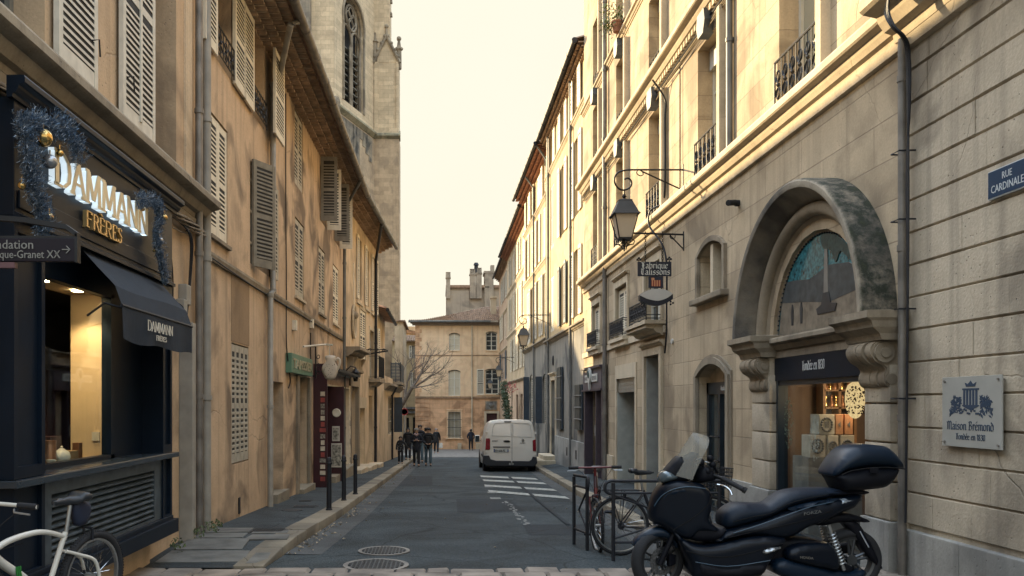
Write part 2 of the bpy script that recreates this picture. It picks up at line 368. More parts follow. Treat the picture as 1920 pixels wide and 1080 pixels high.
def ground_mat(name, c, c2, sc=90, bump=.5, patch=.5, rough=.85, spec=.35):
    m, t, b = mk(name); n = t.nodes.new; l = t.links.new; b.inputs['Roughness'].default_value = rough; b.inputs['Specular IOR Level'].default_value = spec
    g = n('ShaderNodeNewGeometry'); a = n('ShaderNodeTexNoise'); a.inputs['Scale'].default_value = sc; a.inputs['Detail'].default_value = 4; l(g.outputs['Position'], a.inputs['Vector'])
    v = n('ShaderNodeTexVoronoi'); v.inputs['Scale'].default_value = sc * 1.1; l(g.outputs['Position'], v.inputs['Vector'])
    p = n('ShaderNodeTexNoise'); p.inputs['Scale'].default_value = .9; p.inputs['Detail'].default_value = 8; p.inputs['Distortion'].default_value = .8; l(g.outputs['Position'], p.inputs['Vector'])
    r = n('ShaderNodeValToRGB'); r.color_ramp.elements[0].position = .32; r.color_ramp.elements[1].position = .72; r.color_ramp.elements[0].color = c + (1,); r.color_ramp.elements[1].color = c2 + (1,); l(a.outputs['Fac'], r.inputs[0])
    r2 = n('ShaderNodeValToRGB'); r2.color_ramp.elements[0].position = .35; r2.color_ramp.elements[1].position = .68; k = 1 - patch; r2.color_ramp.elements[0].color = (k, k, k, 1); r2.color_ramp.elements[1].color = (1.15, 1.15, 1.15, 1); l(p.outputs['Fac'], r2.inputs[0])
    x = n('ShaderNodeMixRGB'); x.blend_type = 'MULTIPLY'; x.inputs[0].default_value = 1; l(r.outputs[0], x.inputs[1]); l(r2.outputs[0], x.inputs[2])
    sp = n('ShaderNodeMapRange'); sp.inputs['From Min'].default_value = .0; sp.inputs['From Max'].default_value = .16; sp.inputs['To Min'].default_value = .55; sp.inputs['To Max'].default_value = 0; l(v.outputs['Distance'], sp.inputs['Value'])
    y = n('ShaderNodeMixRGB'); l(sp.outputs[0], y.inputs[0]); l(x.outputs[0], y.inputs[1]); y.inputs[2].default_value = tuple(q * 2.2 for q in c2) + (1,)
    vo = n('ShaderNodeTexVoronoi'); vo.feature = 'DISTANCE_TO_EDGE'; vo.inputs['Scale'].default_value = .5; wv = n('ShaderNodeMixRGB'); wv.blend_type = 'ADD'; wv.inputs[0].default_value = .5; l(g.outputs['Position'], wv.inputs[1]); l(p.outputs['Color'], wv.inputs[2]); l(wv.outputs[0], vo.inputs['Vector'])
    ck = n('ShaderNodeMapRange'); ck.inputs['From Max'].default_value = .012; ck.inputs['To Min'].default_value = .8; ck.inputs['To Max'].default_value = 0; l(vo.outputs['Distance'], ck.inputs['Value'])
    z_ = n('ShaderNodeMixRGB'); l(ck.outputs[0], z_.inputs[0]); l(y.outputs[0], z_.inputs[1]); z_.inputs[2].default_value = tuple(q * .35 for q in c) + (1,); y = z_
    l(y.outputs[0], b.inputs['Base Color'])
    bp = n('ShaderNodeBump'); bp.inputs['Strength'].default_value = bump; bp.inputs['Distance'].default_value = .01; l(v.outputs['Distance'], bp.inputs['Height']); l(bp.outputs[0], b.inputs['Normal'])
    return m
asph = ground_mat('asphalt', (.018, .027, .032), (.076, .096, .104), 48, .9, .5)
asph2 = ground_mat('pavement asphalt', (.026, .036, .042), (.074, .090, .096), 50, .6, .5)
gutterm = ground_mat('gutter concrete', (.060, .066, .068), (.11, .115, .115), 60, .4, .4)
kerbm = stucco('kerb stone', (.32, .28, .21), (.24, .21, .16), dirt=(.07, .065, .06), dirt_amt=.5, streak=0, bump=.7)
cobm = plain('cobble stone', (.20, .17, .14), .75, var=.55, vs=2.6, bump=.6, bs=22)
setm = plain('paving setts', (.17, .16, .145), .8, var=.35, vs=5, bump=.5, bs=30)
paint = plain('worn road paint', (.36, .37, .34), .7, var=.6, vs=14, bump=.3, bs=90)
# ---------------------------------------------------------------- ground
def lerp(T, y):
    if y <= T[0][0]: return T[0][1]
    for (a, p), (b, q) in zip(T, T[1:]):
        if y <= b: return p + (q - p) * (y - a) / (b - a)
    return T[-1][1]
def road(y): return -1.365 - .0365 * min(y, 78)
KL = [(0, -2.0), (8.5, -1.79), (13.6, -1.62), (25, -1.5), (41.7, -1.34), (50, -1.25)]
KR = [(8, 2.62), (12.4, 2.8), (19, 3.05), (26.6, 3.4), (32, 3.68), (70, 3.7)]
ZR = [(0, -1.52), (8, -1.73), (20, -2.0), (27, -2.15), (34, -2.28), (46, -2.85), (60, -3.4), (78, -4.1)]
def kl(y): return lerp(KL, y)
def kr(y): return lerp(KR, y)
def drop(y): return .13 * min(1, max(.08, (y - 8.2) / 1.6))       # kerb height, lowered at the crossing
def side_l(y): return road(y) + drop(y)
def side_rf(y): return lerp(ZR, y)                                # right pavement at the house wall
def strip(fa, fb, ys, za, zb, m=None):
    m = m or MB()
    for a, b in zip(ys, ys[1:]):
        m.quad((fa(a), a, za(a)), (fb(a), a, zb(a)), (fb(b), b, zb(b)), (fa(b), b, za(b)))
    return m
m = MB()
m.quad((-400, -60, road(-60) - .02), (400, -60, road(-60) - .02), (400, 78, road(78) - .02), (-400, 78, road(78) - .02))
m.quad((-400, 78, road(78) - .02), (400, 78, road(78) - .02), (400, 900, road(78) - .02), (-400, 900, road(78) - .02))
struct('ground', m, gutterm)
m = MB(); m.quad((-6, -12, road(-12)), (9, -12, road(-12)), (9, 7.4, road(7.4)), (-6, 7.4, road(7.4)))
strip(kl, lambda y: kr(y) , [7.4, 8.4, 10, 13.6, 19, 25, 27, 32, 41.7, 48.5], road, road, m)
struct('road', m, asph)
rng = random.Random(3)
# square at the end of the street, laid with setts
m = MB()
m.quad((-14, 48.5, road(48.5) + .004), (4.6, 48.5, road(48.5) + .004), (5.2, 75.5, road(75.5) + .004), (-14, 75.5, road(75.5) + .004))
struct('square', m, setm)
m = MB(); y = 48.7
while y < 75:
    x = -1.9 + rng.random() * .2
    while x < 3.6:
        w_ = .16 + .06 * rng.random(); z = road(y) + .004; h = .012 + .012 * rng.random()
        m.box(x, x + w_ - .02, y, y + .27, z, z + h) if y < 66 else None
        x += w_
    y += .3
o = struct('paving_setts', m, setm)
# pavements
ys = [8.4, 9, 10, 12, 13.6, 17, 21, 25, 30, 36, 41.7, 48.5]
m = strip(lambda y: -3.4, lambda y: kl(y) - .3, ys, side_l, side_l)
struct('left_pavement', m, asph2)
yr = [8.2, 9, 10, 12.4, 15, 19, 23, 26.6, 30, 32, 36, 42, 48.5]
m = strip(lambda y: kr(y) + .22, lambda y: 5.4, yr, lambda y: road(y) + drop(y), side_rf)
struct('right_pavement', m, asph2)
# gutters
m = strip(lambda y: kl(y) + .0, lambda y: kl(y) + .42, [9.4, 10.5, 13.6, 25, 41.7, 48], lambda y: road(y) + .010, lambda y: road(y) + .004)
struct('left_gutter', m, gutterm)
m = strip(lambda y: kr(y) - .30, lambda y: kr(y), [9.4, 12.4, 19, 26.6, 32, 48], lambda y: road(y) + .004, lambda y: road(y) + .010)
struct('right_gutter', m, gutterm)
def kerb(fn, w0, w1, y0, y1):
    m = MB(); y = y0
    while y < y1:
        l_ = .55 + .5 * rng.random(); b = y + l_ - .012; j = (rng.random() - .5) * .0065; t = (rng.random() - .5) * .014
        za, zb = road(y) + drop(y) + t + .006, road(b) + drop(b) + t + .006
        a0, a1, b0, b1 = fn(y) + w0, fn(y) + w1 + j, fn(b) + w0, fn(b) + w1 + j
        m.hexa([(a0, y, road(y) - .05), (a1, y, road(y) - .05), (b1, b, road(b) - .05), (b0, b, road(b) - .05), (a0, y, za), (a1, y, za), (b1, b, zb), (b0, b, zb)])
        y = b + .012
    return m
m = kerb(kl, -.32, .0, 8.45, 48); o = obj('left_kerb', m, kerbm, smooth=30, bevel=.018); o['kind'] = 'structure'
m = kerb(kr, .24, .0, 8.45, 48); o = obj('right_kerb', m, kerbm, smooth=30, bevel=.018); o['kind'] = 'structure'
# flagstones and cobbles of the crossing in the foreground
m = MB(); y = 5.2
while y < 8.35:
    d = .20 + .07 * rng.random(); x = -3.1 + rng.random() * .2
    while x < 4.45:
        wd = .22 + .24 * rng.random()
        if y + d < 8.30 and (y > 6.4 or x < -1.2 or x > 2):
            z = road(y) + .003; h = .008 + .02 * rng.random(); e = .012 + .012 * rng.random()
            sk = (rng.random() - .5) * .05; top = [(x + e, y + e), (x + wd - e * 2, y + e + sk * .5), (x + wd - e * 2, y + d - e), (x + e, y + d - e + sk * .4)]
            bot = [(x, y), (x + wd - e, y), (x + wd - e, y + d), (x, y + d)]
            m.hexa([(p, q, z) for p, q in bot] + [(p + sk * .2, q, z + h + (rng.random() - .5) * .01) for p, q in top])
        x += wd
    y += d
o = obj('cobbles', m, cobm, smooth=35); o['kind'] = 'structure'
m = MB()                                                # stone slabs along the foot of the left wall
for (x, y, wx, wy) in [(-2.95, 8.6, .9, .55), (-2.95, 9.2, .75, .6), (-2.95, 9.85, .6, .5), (-2.3, 9.75, .5, .45), (-2.95, 10.4, .55, .5), (-2.35, 10.3, .45, .4), (-2.0, 8.55, .2, .5)]:
    z = side_l(y); z2 = side_l(y + wy)
    m.hexa([(x, y, z - .01), (x + wx, y + .05, z - .01), (x + wx - .04, y + wy, z2 - .01), (x, y + wy, z2 - .01), (x, y, z + .008), (x + wx, y + .05, z + .007), (x + wx - .04, y + wy, z2 + .009), (x, y + wy, z2 + .008)])
o = obj('flagstones', m, plain('worn grey flag', (.12, .12, .11), .8, var=.4, vs=4, bump=.4, bs=30), smooth=30); o['kind'] = 'structure'
# road markings
def gp(u, v, dz=0.0, slope=road):                       # where the sight line of a pixel meets the road
    Y = (1.365 - dz) / (-cv(v) - .0365); return (cu(u) * Y, Y, road(Y) + dz)
m = MB()
def stripe(p, q, wd):
    a, b = Vector(gp(*p)), Vector(gp(*q)); n = max(4, int((b - a).length / .35)); d = (b - a) / n; k = 0
    for i in range(n):
        c0, c1 = a + d * i, a + d * (i + 1); j = (rng.random() - .5) * .006
        m.quad((c0.x, c0.y - wd / 2 + j, road(c0.y - wd / 2) + .012), (c1.x, c1.y - wd / 2 + j, road(c1.y - wd / 2) + .012), (c1.x, c1.y + wd / 2, road(c1.y + wd / 2) + .012), (c0.x, c0.y + wd / 2, road(c0.y + wd / 2) + .012))
for p, q, w_ in (((901, 893.5), (1006, 898.5), 1.0), ((906, 901), (1022, 907), .85), ((909, 911), (1041, 919.5), .75), ((916, 921.5), (1064, 934), .70)): stripe(p, q, w_)
struct('hatched_marking', m, paint)
m = MB()
for i in range(30):
    t = i / 29; u = 946 + 40 * t + rng.uniform(-6, 6); v = 941 + 42 * t ** 1.2 + rng.uniform(-1, 1); x, y, z = gp(u, v); r = rng.uniform(.012, .045)
    n = 7; m.add([(x + r * math.cos(a * 2 * math.pi / n) * rng.uniform(.5, 1.2), y + r * 2.2 * math.sin(a * 2 * math.pi / n) * rng.uniform(.5, 1.2), z + .006) for a in range(n)], [tuple(range(n))])
for i in range(3):
    x, y, z = gp(916 + i * 6, 913 + i * 11); m.box(x - .1, x + .12, y - .15, y + .15, z - .01, z + .012)
struct('worn_marking', m, plain('rubbed paint', (.20, .21, .20), .8, var=.5, vs=30))
m = MB()                                                # dark repair seam and patches
for a, b in (((955, 895), (1065, 985)),):
    p, q = gp(*a), gp(*b); m.quad((p[0] - .05, p[1], p[2] + .016), (p[0] + .05, p[1], p[2] + .016), (q[0] + .04, q[1], q[2] + .016), (q[0] - .03, q[1], q[2] + .016))
for x0, x1, y0, y1 in ((.3, 1.5, 14.5, 17.5), (-1.2, -.2, 22, 27), (1.2, 2.4, 11.2, 12.6)):
    m.quad((x0, y0, road(y0) + .004), (x1, y0 + .1, road(y0 + .1) + .004), (x1 - .05, y1, road(y1) + .004), (x0 + .04, y1 - .1, road(y1 - .1) + .004))
struct('tar_patch', m, ground_mat('tar', (.012, .017, .022), (.028, .038, .046), 60, .5, .3))
cast = plain('cast iron', (.030, .034, .038), .5, .5, var=.4, vs=40, bump=.6, bs=70)
def manhole(x, y, r, z, lab, group='round manhole covers in the road'):
    t = thing('manhole_cover', (x, y, z), lab, 'manhole cover', group)
    m = MB(); m.lathe([(r * .86, -.02), (r * .86, .012), (r, .012), (r, -.02)], (x, y, z), 32); obj('rim', m, zinc, t)
    m = MB(); m.lathe([(r * .85, -.02), (r * .85, .009)], (x, y, z), 32)
    for i in range(-6, 7):
        for j in range(-6, 7):
            if math.hypot(i, j) < 6.3: q = r / 7.6; m.box(x + i * q - q * .3, x + i * q + q * .3, y + j * q - q * .3, y + j * q + q * .3, z + .008, z + .017)
    obj('cover', m, cast, t)
def slope_fit(t): t.rotation_euler = (-math.atan(.0365), 0, 0)
manhole(*gp(720, 1035)[:2], .30, gp(720, 1035)[2] + .008, 'smaller round manhole cover in the road, farther from the cobbles')
manhole(*gp(705, 1062)[:2], .34, gp(705, 1062)[2] + .008, 'larger round manhole cover in the road beside the cobbled crossing')
for (u, v, wx, wy, lab, rd) in ((502, 996, .21, .18, 'rectangular metal hatch let into the near left pavement', 0), (572, 950, .20, .14, 'oblong grate in the left pavement by the blue door step', 0), (548, 957, .17, .0, 'round iron plate in the left pavement before the grate', 1), (560, 946, .11, .09, 'small square iron plate in the left pavement, beside the oblong grate', 0)):
    Y = (1.235) / (-cv(v) - .0365); x = cu(u) * Y; m = MB(); z = side_l(Y) + .004
    if lab.startswith('small'): Y += .75; z = side_l(Y) + .004
    if rd: m.lathe([(wx, -.02), (wx, .006)], (x, Y, z), 24)
    else:
        m.box(x - wx, x + wx, Y - wy, Y + wy, z - .02, z + .004)
        for i in range(-6, 7): m.box(x - wx * .9, x + wx * .9, Y + i * wy / 7 - .008, Y + i * wy / 7 + .008, z, z + .009)
    single('pavement_plate', m, cast, lab, 'cover plate')
m = MB()                                                # fallen leaves in the gutter
for i in range(150):
    y = rng.uniform(9.2, 40) if i > 70 else rng.uniform(9.2, 15); x = kl(y) + abs(rng.gauss(0, .12)) + .03; z = road(y) + .012; a = rng.random() * 6; r = rng.uniform(.015, .04)
    m.add([(x + r * math.cos(a), y + r * math.sin(a), z + .01), (x - r * .5 * math.sin(a), y + r * .6 * math.cos(a), z + .028), (x - r * math.cos(a), y - r * math.sin(a), z + .012), (x + r * .5 * math.sin(a), y - r * .6 * math.cos(a), z + .02)], [(0, 1, 2, 3)])
for i in range(60):
    y = rng.uniform(9, 40); x = rng.uniform(kl(y), kr(y)); z = road(y) + .012; r = rng.uniform(.01, .022); m.add([(x + r, y, z), (x, y + r, z + .01), (x - r, y, z), (x, y - r, z + .012)], [(0, 1, 2, 3)])
o = obj('leaf_litter', m, plain('dry leaf', (.34, .28, .19), .8, var=.5, vs=20)); o['kind'] = 'stuff'; o['label'] = 'pale fallen leaves scattered along the left gutter'; o['category'] = 'leaves'
# ---------------------------------------------------------------- lettering
def text(m, s, size, fn, depth=.004, xs=1.0, off=0.0, align='LEFT', res=2, sp=1.0):
    c = bpy.data.curves.new('t', 'FONT'); c.body = s; c.size = size; c.extrude = depth / 2; c.offset = off; c.align_x = align; c.resolution_u = res; c.space_character = sp
    o = bpy.data.objects.new('t', c); COL.objects.link(o); dg = bpy.context.evaluated_depsgraph_get(); e = o.evaluated_get(dg); me = e.to_mesh()
    m.add([fn(v.co.x * xs, v.co.y, v.co.z + depth / 2) for v in me.vertices], [tuple(p.vertices) for p in me.polygons])
    e.to_mesh_clear(); bpy.data.objects.remove(o); bpy.data.curves.remove(c)
GL = {  # pen skeletons, baseline 0, x height 6, capitals 9; last entry = advance
 'a': ([[(.3, 5), (2, 6), (3.5, 5), (3.5, 1), (4.4, 0)], [(3.5, 3.4), (1, 2.8), (.3, 1.6), (1.6, 0), (3.5, 1)]], 5), 'b': ([[(.5, 9), (.5, 1), (2, 0), (4, 1), (4, 5), (2, 6), (.5, 5)]], 5),
 'c': ([[(3.6, 5), (2, 6), (.3, 5), (.3, 1), (2, 0), (3.6, 1)]], 4.4), 'd': ([[(.6, 8.6), (3.9, 5.2), (3.9, 1), (2, 0), (.3, 1), (.3, 5), (2, 6), (3.9, 5)]], 5),
 'e': ([[(.3, 2.8), (3.6, 4.2), (3.6, 5), (2, 6), (.3, 5), (.3, 1), (2, 0), (3.6, 1)]], 4.4), 'i': ([[(0, 5.2), (.8, 6), (.8, 1), (1.7, 0)], [(.8, 8), (1.1, 8.4)]], 2.4),
 'l': ([[(.3, 9), (.8, 8.6), (.8, 1), (1.7, 0)]], 2.4), 'm': ([[(0, 5.4), (.7, 6), (.7, 0)], [(.7, 5), (2.6, 6), (3.4, 5), (3.4, 0)], [(3.4, 5), (5.2, 6), (6, 5), (6, .6), (6.7, 0)]], 7.4),
 'n': ([[(0, 5.4), (.7, 6), (.7, 0)], [(.7, 5), (2.8, 6), (3.7, 5), (3.7, .6), (4.4, 0)]], 5.1), 'o': ([[(.3, 1), (.3, 5), (2.1, 6), (3.9, 5), (3.9, 1), (2.1, 0), (.3, 1)]], 5),
 'q': ([[(3.9, 5), (2, 6), (.3, 5), (.3, 1), (2, 0), (3.9, 1)], [(3.9, 6), (3.9, -2.6)]], 5), 'r': ([[(0, 5.4), (.8, 6), (.8, 0)], [(.8, 4.8), (2.3, 6), (3.1, 5.2)]], 3.6),
 's': ([[(3.5, 5.2), (2, 6), (.5, 5), (.6, 4), (3.3, 2.4), (3.3, 1), (2, 0), (.3, .8)]], 4.4), 'u': ([[(0, 5.6), (.6, 6), (.6, 1), (2, 0), (3.8, 1)], [(3.8, 6), (3.8, .8), (4.5, 0)]], 5.1),
 'M': ([[(0, 0), (1, 1.5), (1, 7.5), (2.2, 9), (3.6, 7.5), (3.6, 0)], [(3.6, 7.6), (5.4, 9), (6.8, 7.5), (6.8, 1), (7.6, 0)], [(-.6, 8), (1, 7.6)]], 8.4),
 'B': ([[(.2, 8), (1.2, 9), (1.2, 0)], [(1.2, 8.4), (3.6, 9), (4.8, 7.6), (3.2, 5), (1.4, 4.8)], [(3.2, 5), (5.2, 3.6), (4.8, 1), (2.8, 0), (.2, .5)]], 6.2),
 'F': ([[(0, 8.6), (1.6, 7.8), (5, 9)], [(1.7, 8.2), (1.4, 1.2), (.2, 0)], [(2.8, 7.6), (2.8, 0), (1.6, -1)], [(.6, 4.3), (4.4, 4.8)]], 5.6),
 'C': ([[(0, 8.4), (2, 8), (5, 9)], [(1.5, 8), (.6, 5.5), (.8, 1.8), (2.6, 0), (4.8, 1.2)], [(2.9, 8), (2.7, 1.4)]], 5.6),
 '1': ([[(.2, 7.2), (1.2, 8.4), (1.2, 0)]], 2.6), '8': ([[(2, 4.4), (.4, 5.8), (.5, 7.6), (2, 8.4), (3.4, 7.6), (3.4, 5.8), (.4, 2.8), (.4, 1), (2, 0), (3.6, 1), (3.6, 2.8), (2, 4.4)]], 4.8),
 '3': ([[(.4, 7.6), (2, 8.4), (3.4, 7.4), (3.2, 5.4), (1.6, 4.6), (3.6, 3.4), (3.5, 1), (2, 0), (.2, .9)]], 4.6), '0': ([[(.3, 1), (.3, 7.4), (2, 8.4), (3.7, 7.4), (3.7, 1), (2, 0), (.3, 1)]], 4.8),
 ' ': ([], 2.6),
 # roman capitals for the upright pen
 '^A': ([[(0, 0), (3.2, 9), (6.4, 0)], [(1.2, 3), (5.2, 3)], [(-.7, 0), (.8, 0)], [(5.4, 0), (7.1, 0)]], 7), '^D': ([[(.8, 0), (.8, 9), (4, 9), (6.6, 7), (7, 4.5), (6.6, 2), (4, 0), (.8, 0)], [(0, 0), (1, 0)], [(0, 9), (1, 9)]], 8),
 '^M': ([[(.6, 0), (1.2, 9), (4.2, 1), (7.2, 9), (7.8, 0)], [(-.2, 0), (1.5, 0)], [(6.9, 0), (8.8, 0)], [(.2, 9), (1.3, 9)], [(7.2, 9), (8.2, 9)]], 9), '^N': ([[(.6, 0), (.6, 9), (6.4, 0), (6.4, 9)], [(-.2, 0), (1.4, 0)], [(-.4, 9), (.8, 9)], [(5.6, 9), (7.3, 9)]], 7.6),
 '^F': ([[(.8, 0), (.8, 9), (5, 9), (5, 7.6)], [(.8, 4.8), (4, 4.8)], [(0, 0), (2, 0)]], 5.8), '^R': ([[(.8, 0), (.8, 9), (4, 9), (5.4, 7.8), (5.4, 6), (4, 4.8), (.8, 4.8)], [(3.2, 4.8), (6, 0), (6.8, 0)], [(0, 0), (1.8, 0)]], 6.8),
 '^E': ([[(5, 7.6), (5, 9), (.8, 9), (.8, 0), (5.4, 0), (5.4, 1.5)], [(.8, 4.8), (4, 4.8)]], 6.2), '^S': ([[(4.4, 7.4), (4.2, 8.7), (2.4, 9), (.8, 8), (.8, 6.2), (4.4, 3.4), (4.6, 1.4), (3, 0), (1, .2), (.5, 1.8)]], 5.6),
}
def pen(m, s, h, fn, nib=40, w=1.15, depth=.003, pre='', cut=None, thick=.16):
    """writes s with a broad pen; fn(a, b, d) -> world; returns the width"""
    k = h / 9.0; x = 0.0; ca, sa = math.cos(R(nib)) * w / 2, math.sin(R(nib)) * w / 2; dd = 0
    for ch in s:
        acc = ch in 'éèÉÈ'; c = {'é': 'e', 'è': 'e', 'È': 'E', 'É': 'E'}.get(ch, ch); strokes, adv = GL[pre + c] if pre + c in GL else GL[c]
        strokes = list(strokes)
        if acc: strokes.append([(1.2, 7.6), (3, 9)] if ch == 'é' else [(1.6, 11.6), (3.4, 10.2)])
        for st in strokes:
            for (a, b), (c2, d2) in zip(st, st[1:]):
                dx, dy = c2 - a, d2 - b; ln = math.hypot(dx, dy) or 1; px, py = -dy / ln * thick, dx / ln * thick
                # outline of the nib dragged from one point to the next
                if dx * sa - dy * ca < 0: q = [(a - ca, b - sa), (c2 - ca, d2 - sa), (c2 + ca, d2 + sa), (a + ca, b + sa)]
                else: q = [(a + ca, b + sa), (c2 + ca, d2 + sa), (c2 - ca, d2 - sa), (a - ca, b - sa)]
                if abs(dx * sa - dy * ca) / ln < thick * 1.2: q = [(a + px - ca * .5, b + py - sa * .5), (a - px - ca * .5, b - py - sa * .5), (c2 - px + ca * .5, d2 - py + sa * .5), (c2 + px + ca * .5, d2 + py + sa * .5)]
                dd += 1; m.prism([((x + p) * k, r * k) for p, r in q], fn, 0, depth + (dd % 7) * depth * .04)
        x += adv + w * .35
    return x * k
def pen_w(s, h, w=1.15, pre=''):
    return sum(GL.get(pre + {'é': 'e', 'è': 'e', 'È': 'E'}.get(c, c), GL.get({'é': 'e', 'È': 'E'}.get(c, c), ([], 3)))[1] + w * .35 for c in s) * h / 9
def ffn(F, s0, o, z0, flip=1, sx=1.0):                  # plane mapper on a facade; flip -1 writes towards the camera
    return lambda a, b, d: F.W(s0 + a * flip * sx, o + d, z0 + b)
def catmull(pts, n=4, closed=True):
    P = [Vector(p) for p in pts]; N_ = len(P); out_ = []
    for i in range(N_ if closed else N_ - 1):
        g = lambda j: P[j % N_] if closed else P[max(0, min(N_ - 1, j))]
        a, b, c, d = g(i - 1), g(i), g(i + 1), g(i + 2)
        for k in range(n):
            t = k / n; out_.append(.5 * ((2 * b) + (c - a) * t + (2 * a - 5 * b + 4 * c - d) * t * t + (-a + 3 * b - 3 * c + d) * t ** 3))
    if not closed: out_.append(P[-1])
    return [tuple(q) for q in out_]
def pillow(m, poly, fn, h0, h1, rad, step, both=True):
    """closed outline filled and domed: half thickness h0 at the rim rising to h1 at distance rad inside"""
    n = len(poly); xs = [p[0] for p in poly]; ys = [p[1] for p in poly]
    def inside(x, y):
        r = False
        for i in range(n):
            (a, b), (c, d) = poly[i], poly[(i + 1) % n]
            if (b > y) != (d > y) and x < (c - a) * (y - b) / (d - b) + a: r = not r
        return r
    def dist(x, y):
        best = 1e9
        for i in range(n):
            (a, b), (c, d) = poly[i], poly[(i + 1) % n]; ux, uy = c - a, d - b; l2 = ux * ux + uy * uy or 1e-12
            t = max(0, min(1, ((x - a) * ux + (y - b) * uy) / l2)); best = min(best, math.hypot(x - a - ux * t, y - b - uy * t))
        return best
    pts = [Vector(p) for p in poly]; dd = [0.0] * n; y = min(ys); r = 0
    while y < max(ys):
        x = min(xs) + (step / 2 if r % 2 else 0)
        while x < max(xs):
            if inside(x, y):
                q = dist(x, y)
                if q > step * .35: pts.append(Vector((x, y))); dd.append(q)
            x += step
        y += step * .87; r += 1
    vs, _, fs, *_r = delaunay_2d_cdt(pts, [(i, (i + 1) % n) for i in range(n)], [list(range(n))], 1, 1e-6)
    def H(p):
        q = min(1, dist(p[0], p[1]) / rad); return h0 + (h1 - h0) * math.sqrt(max(0, 1 - (1 - q) ** 2))
    hs = [H(v) for v in vs]; k = len(vs)
    top = [fn(v[0], v[1], hh) for v, hh in zip(vs, hs)]; bot = [fn(v[0], v[1], -hh if both else 0) for v, hh in zip(vs, hs)]
    fl = [tuple(f) for f in fs]; cnt = {}
    for f in fl:
        for a, b in zip(f, f[1:] + f[:1]): cnt[(a, b)] = 1
    rim = [e for e in cnt if (e[1], e[0]) not in cnt]
    m.add(top + bot, fl + [tuple(i + k for i in f[::-1]) for f in fl] + [(a, a + k, b + k, b) for a, b in rim])
# ---------------------------------------------------------------- building details
def railing(F, m, a, b, o, z0, z1, st='scroll', r=.011, n=None):
    W = F.W; m.tube([W(a, o, z1), W(b, o, z1)], r * 1.3, 6); m.tube([W(a, o, z0 + .05), W(b, o, z0 + .05)], r, 6)
    for e in (a, b):
        m.tube([W(e, o, z0), W(e, o, z1)], r, 6)
        if o > .1: m.tube([W(e, 0, z1), W(e, o, z1)], r, 6); m.tube([W(e, 0, z0 + .05), W(e, o, z0 + .05)], r, 6)
    n = n or max(2, int(abs(b - a) / .22)); d = (b - a) / n; h = z1 - z0
    if st == 'bars':
        k = int(abs(b - a) / .09)
        for i in range(1, k): m.tube([W(a + (b - a) * i / k, o, z0 + .05), W(a + (b - a) * i / k, o, z1)], r * .7, 5)
        return
    for i in range(n):
        c = a + d * (i + .5); m.tube([W(a + d * i, o, z0 + .05), W(a + d * i, o, z1)], r * .7, 5)
        for sg in (1, -1):
            for zc, q in ((z0 + h * .30, 1), (z0 + h * .72, -1)):
                m.tube([W(c + sg * d * .42 * (1 - t / 9) * math.cos(t * .75), o, zc + q * h * .20 * (1 - t / 10) * math.sin(t * .75)) for t in range(8)], r * .6, 4)
        m.tube([W(c, o, z0 + .05), W(c, o, z1)], r * .6, 4)
        m.ball(W(c, o, z0 + h * .51), r * 2.2, 4)
def casement(F, par, a, b, z0, z1, dp=.28, mat=None, gl=None, cols=2, rows=3, rise=0, label=None, name='window', fw=.06, curtain=None):
    """wooden window in its opening: frame part with a pane below it"""
    mat = mat or white_f; gl = gl or glassd; m = MB(); o0, o1 = -dp, -dp + .06
    F.box(m, a, a + fw, o0, o1, z0, z1 - rise * .3); F.box(m, b - fw, b, o0, o1, z0, z1 - rise * .3); F.box(m, a + fw, b - fw, o0, o1, z0, z0 + fw); F.box(m, a + fw, b - fw, o0, o1, z1 - fw - rise * .3, z1 - rise * .3)
    if rise: 
        ar = arcpts(a, b, z1 - rise, rise, 10)
        for p, q in zip(ar, ar[1:]): F.box(m, p[0], q[0], o0, o1, min(p[1], q[1]) - fw * 1.6, max(p[1], q[1]))
    for i in range(1, cols):
        c = a + (b - a) * i / cols; F.box(m, c - fw * .6, c + fw * .6, o0 + .004, o1 + .008, z0 + fw, z1 - fw * .5 - rise * .25)
    for j in range(1, rows):
        c = z0 + (z1 - z0) * j / rows; F.box(m, a + fw, b - fw, o0 + .01, o1 - .01, c - fw * .3, c + fw * .3)
    f = obj(name, m, mat, par)
    if label: f['label'] = label
    m = MB(); o = -dp + .02; W = F.W
    zt = z1 - (rise * .3)
    m.quad(W(a, o, z0), W(b, o, z0), W(b, o, zt), W(a, o, zt))
    if rise:
        for p, q in zip(ar, ar[1:]): m.quad(W(p[0], o - .002, zt - rise), W(q[0], o - .002, zt - rise), W(q[0], o - .002, q[1]), W(p[0], o - .002, p[1]))
    obj('pane', m, gl, f)
    return f
def genoise(F, par, s0, s1, z, rows=3, sp=.22, dh=.10, do=.14, mat=None, name='genoise'):
    m = MB()
    for r in range(rows):
        oo = do * (r + 1); zz = z + dh * r
        m.k = 1; F.box(m, s0, s1, -.05, oo - .02, zz + dh * .62, zz + dh); m.k = 0
        n = int((s1 - s0) / sp)
        for i in range(n):
            c = s0 + (i + .5) * (s1 - s0) / n; hw = (s1 - s0) / n * .5; pr = []
            k = 5; vs = []
            for j in range(k + 1):
                t = math.pi * j / k; vs.append((c - hw * .92 * math.cos(t), zz + dh * .68 * math.sin(t)))
            for (p, q), (p2, q2) in zip(vs, vs[1:]):
                m.quad(F.W(p, -.02, q), F.W(p2, -.02, q2), F.W(p2, oo, q2), F.W(p, oo, q))
                m.k = 1; m.quad(F.W(p, oo, q), F.W(p2, oo, q2), F.W(p2, oo, zz + dh * .66), F.W(p, oo, zz + dh * .66)); m.k = 0
    return obj(name, m, [mat or tileg2, cream], par)
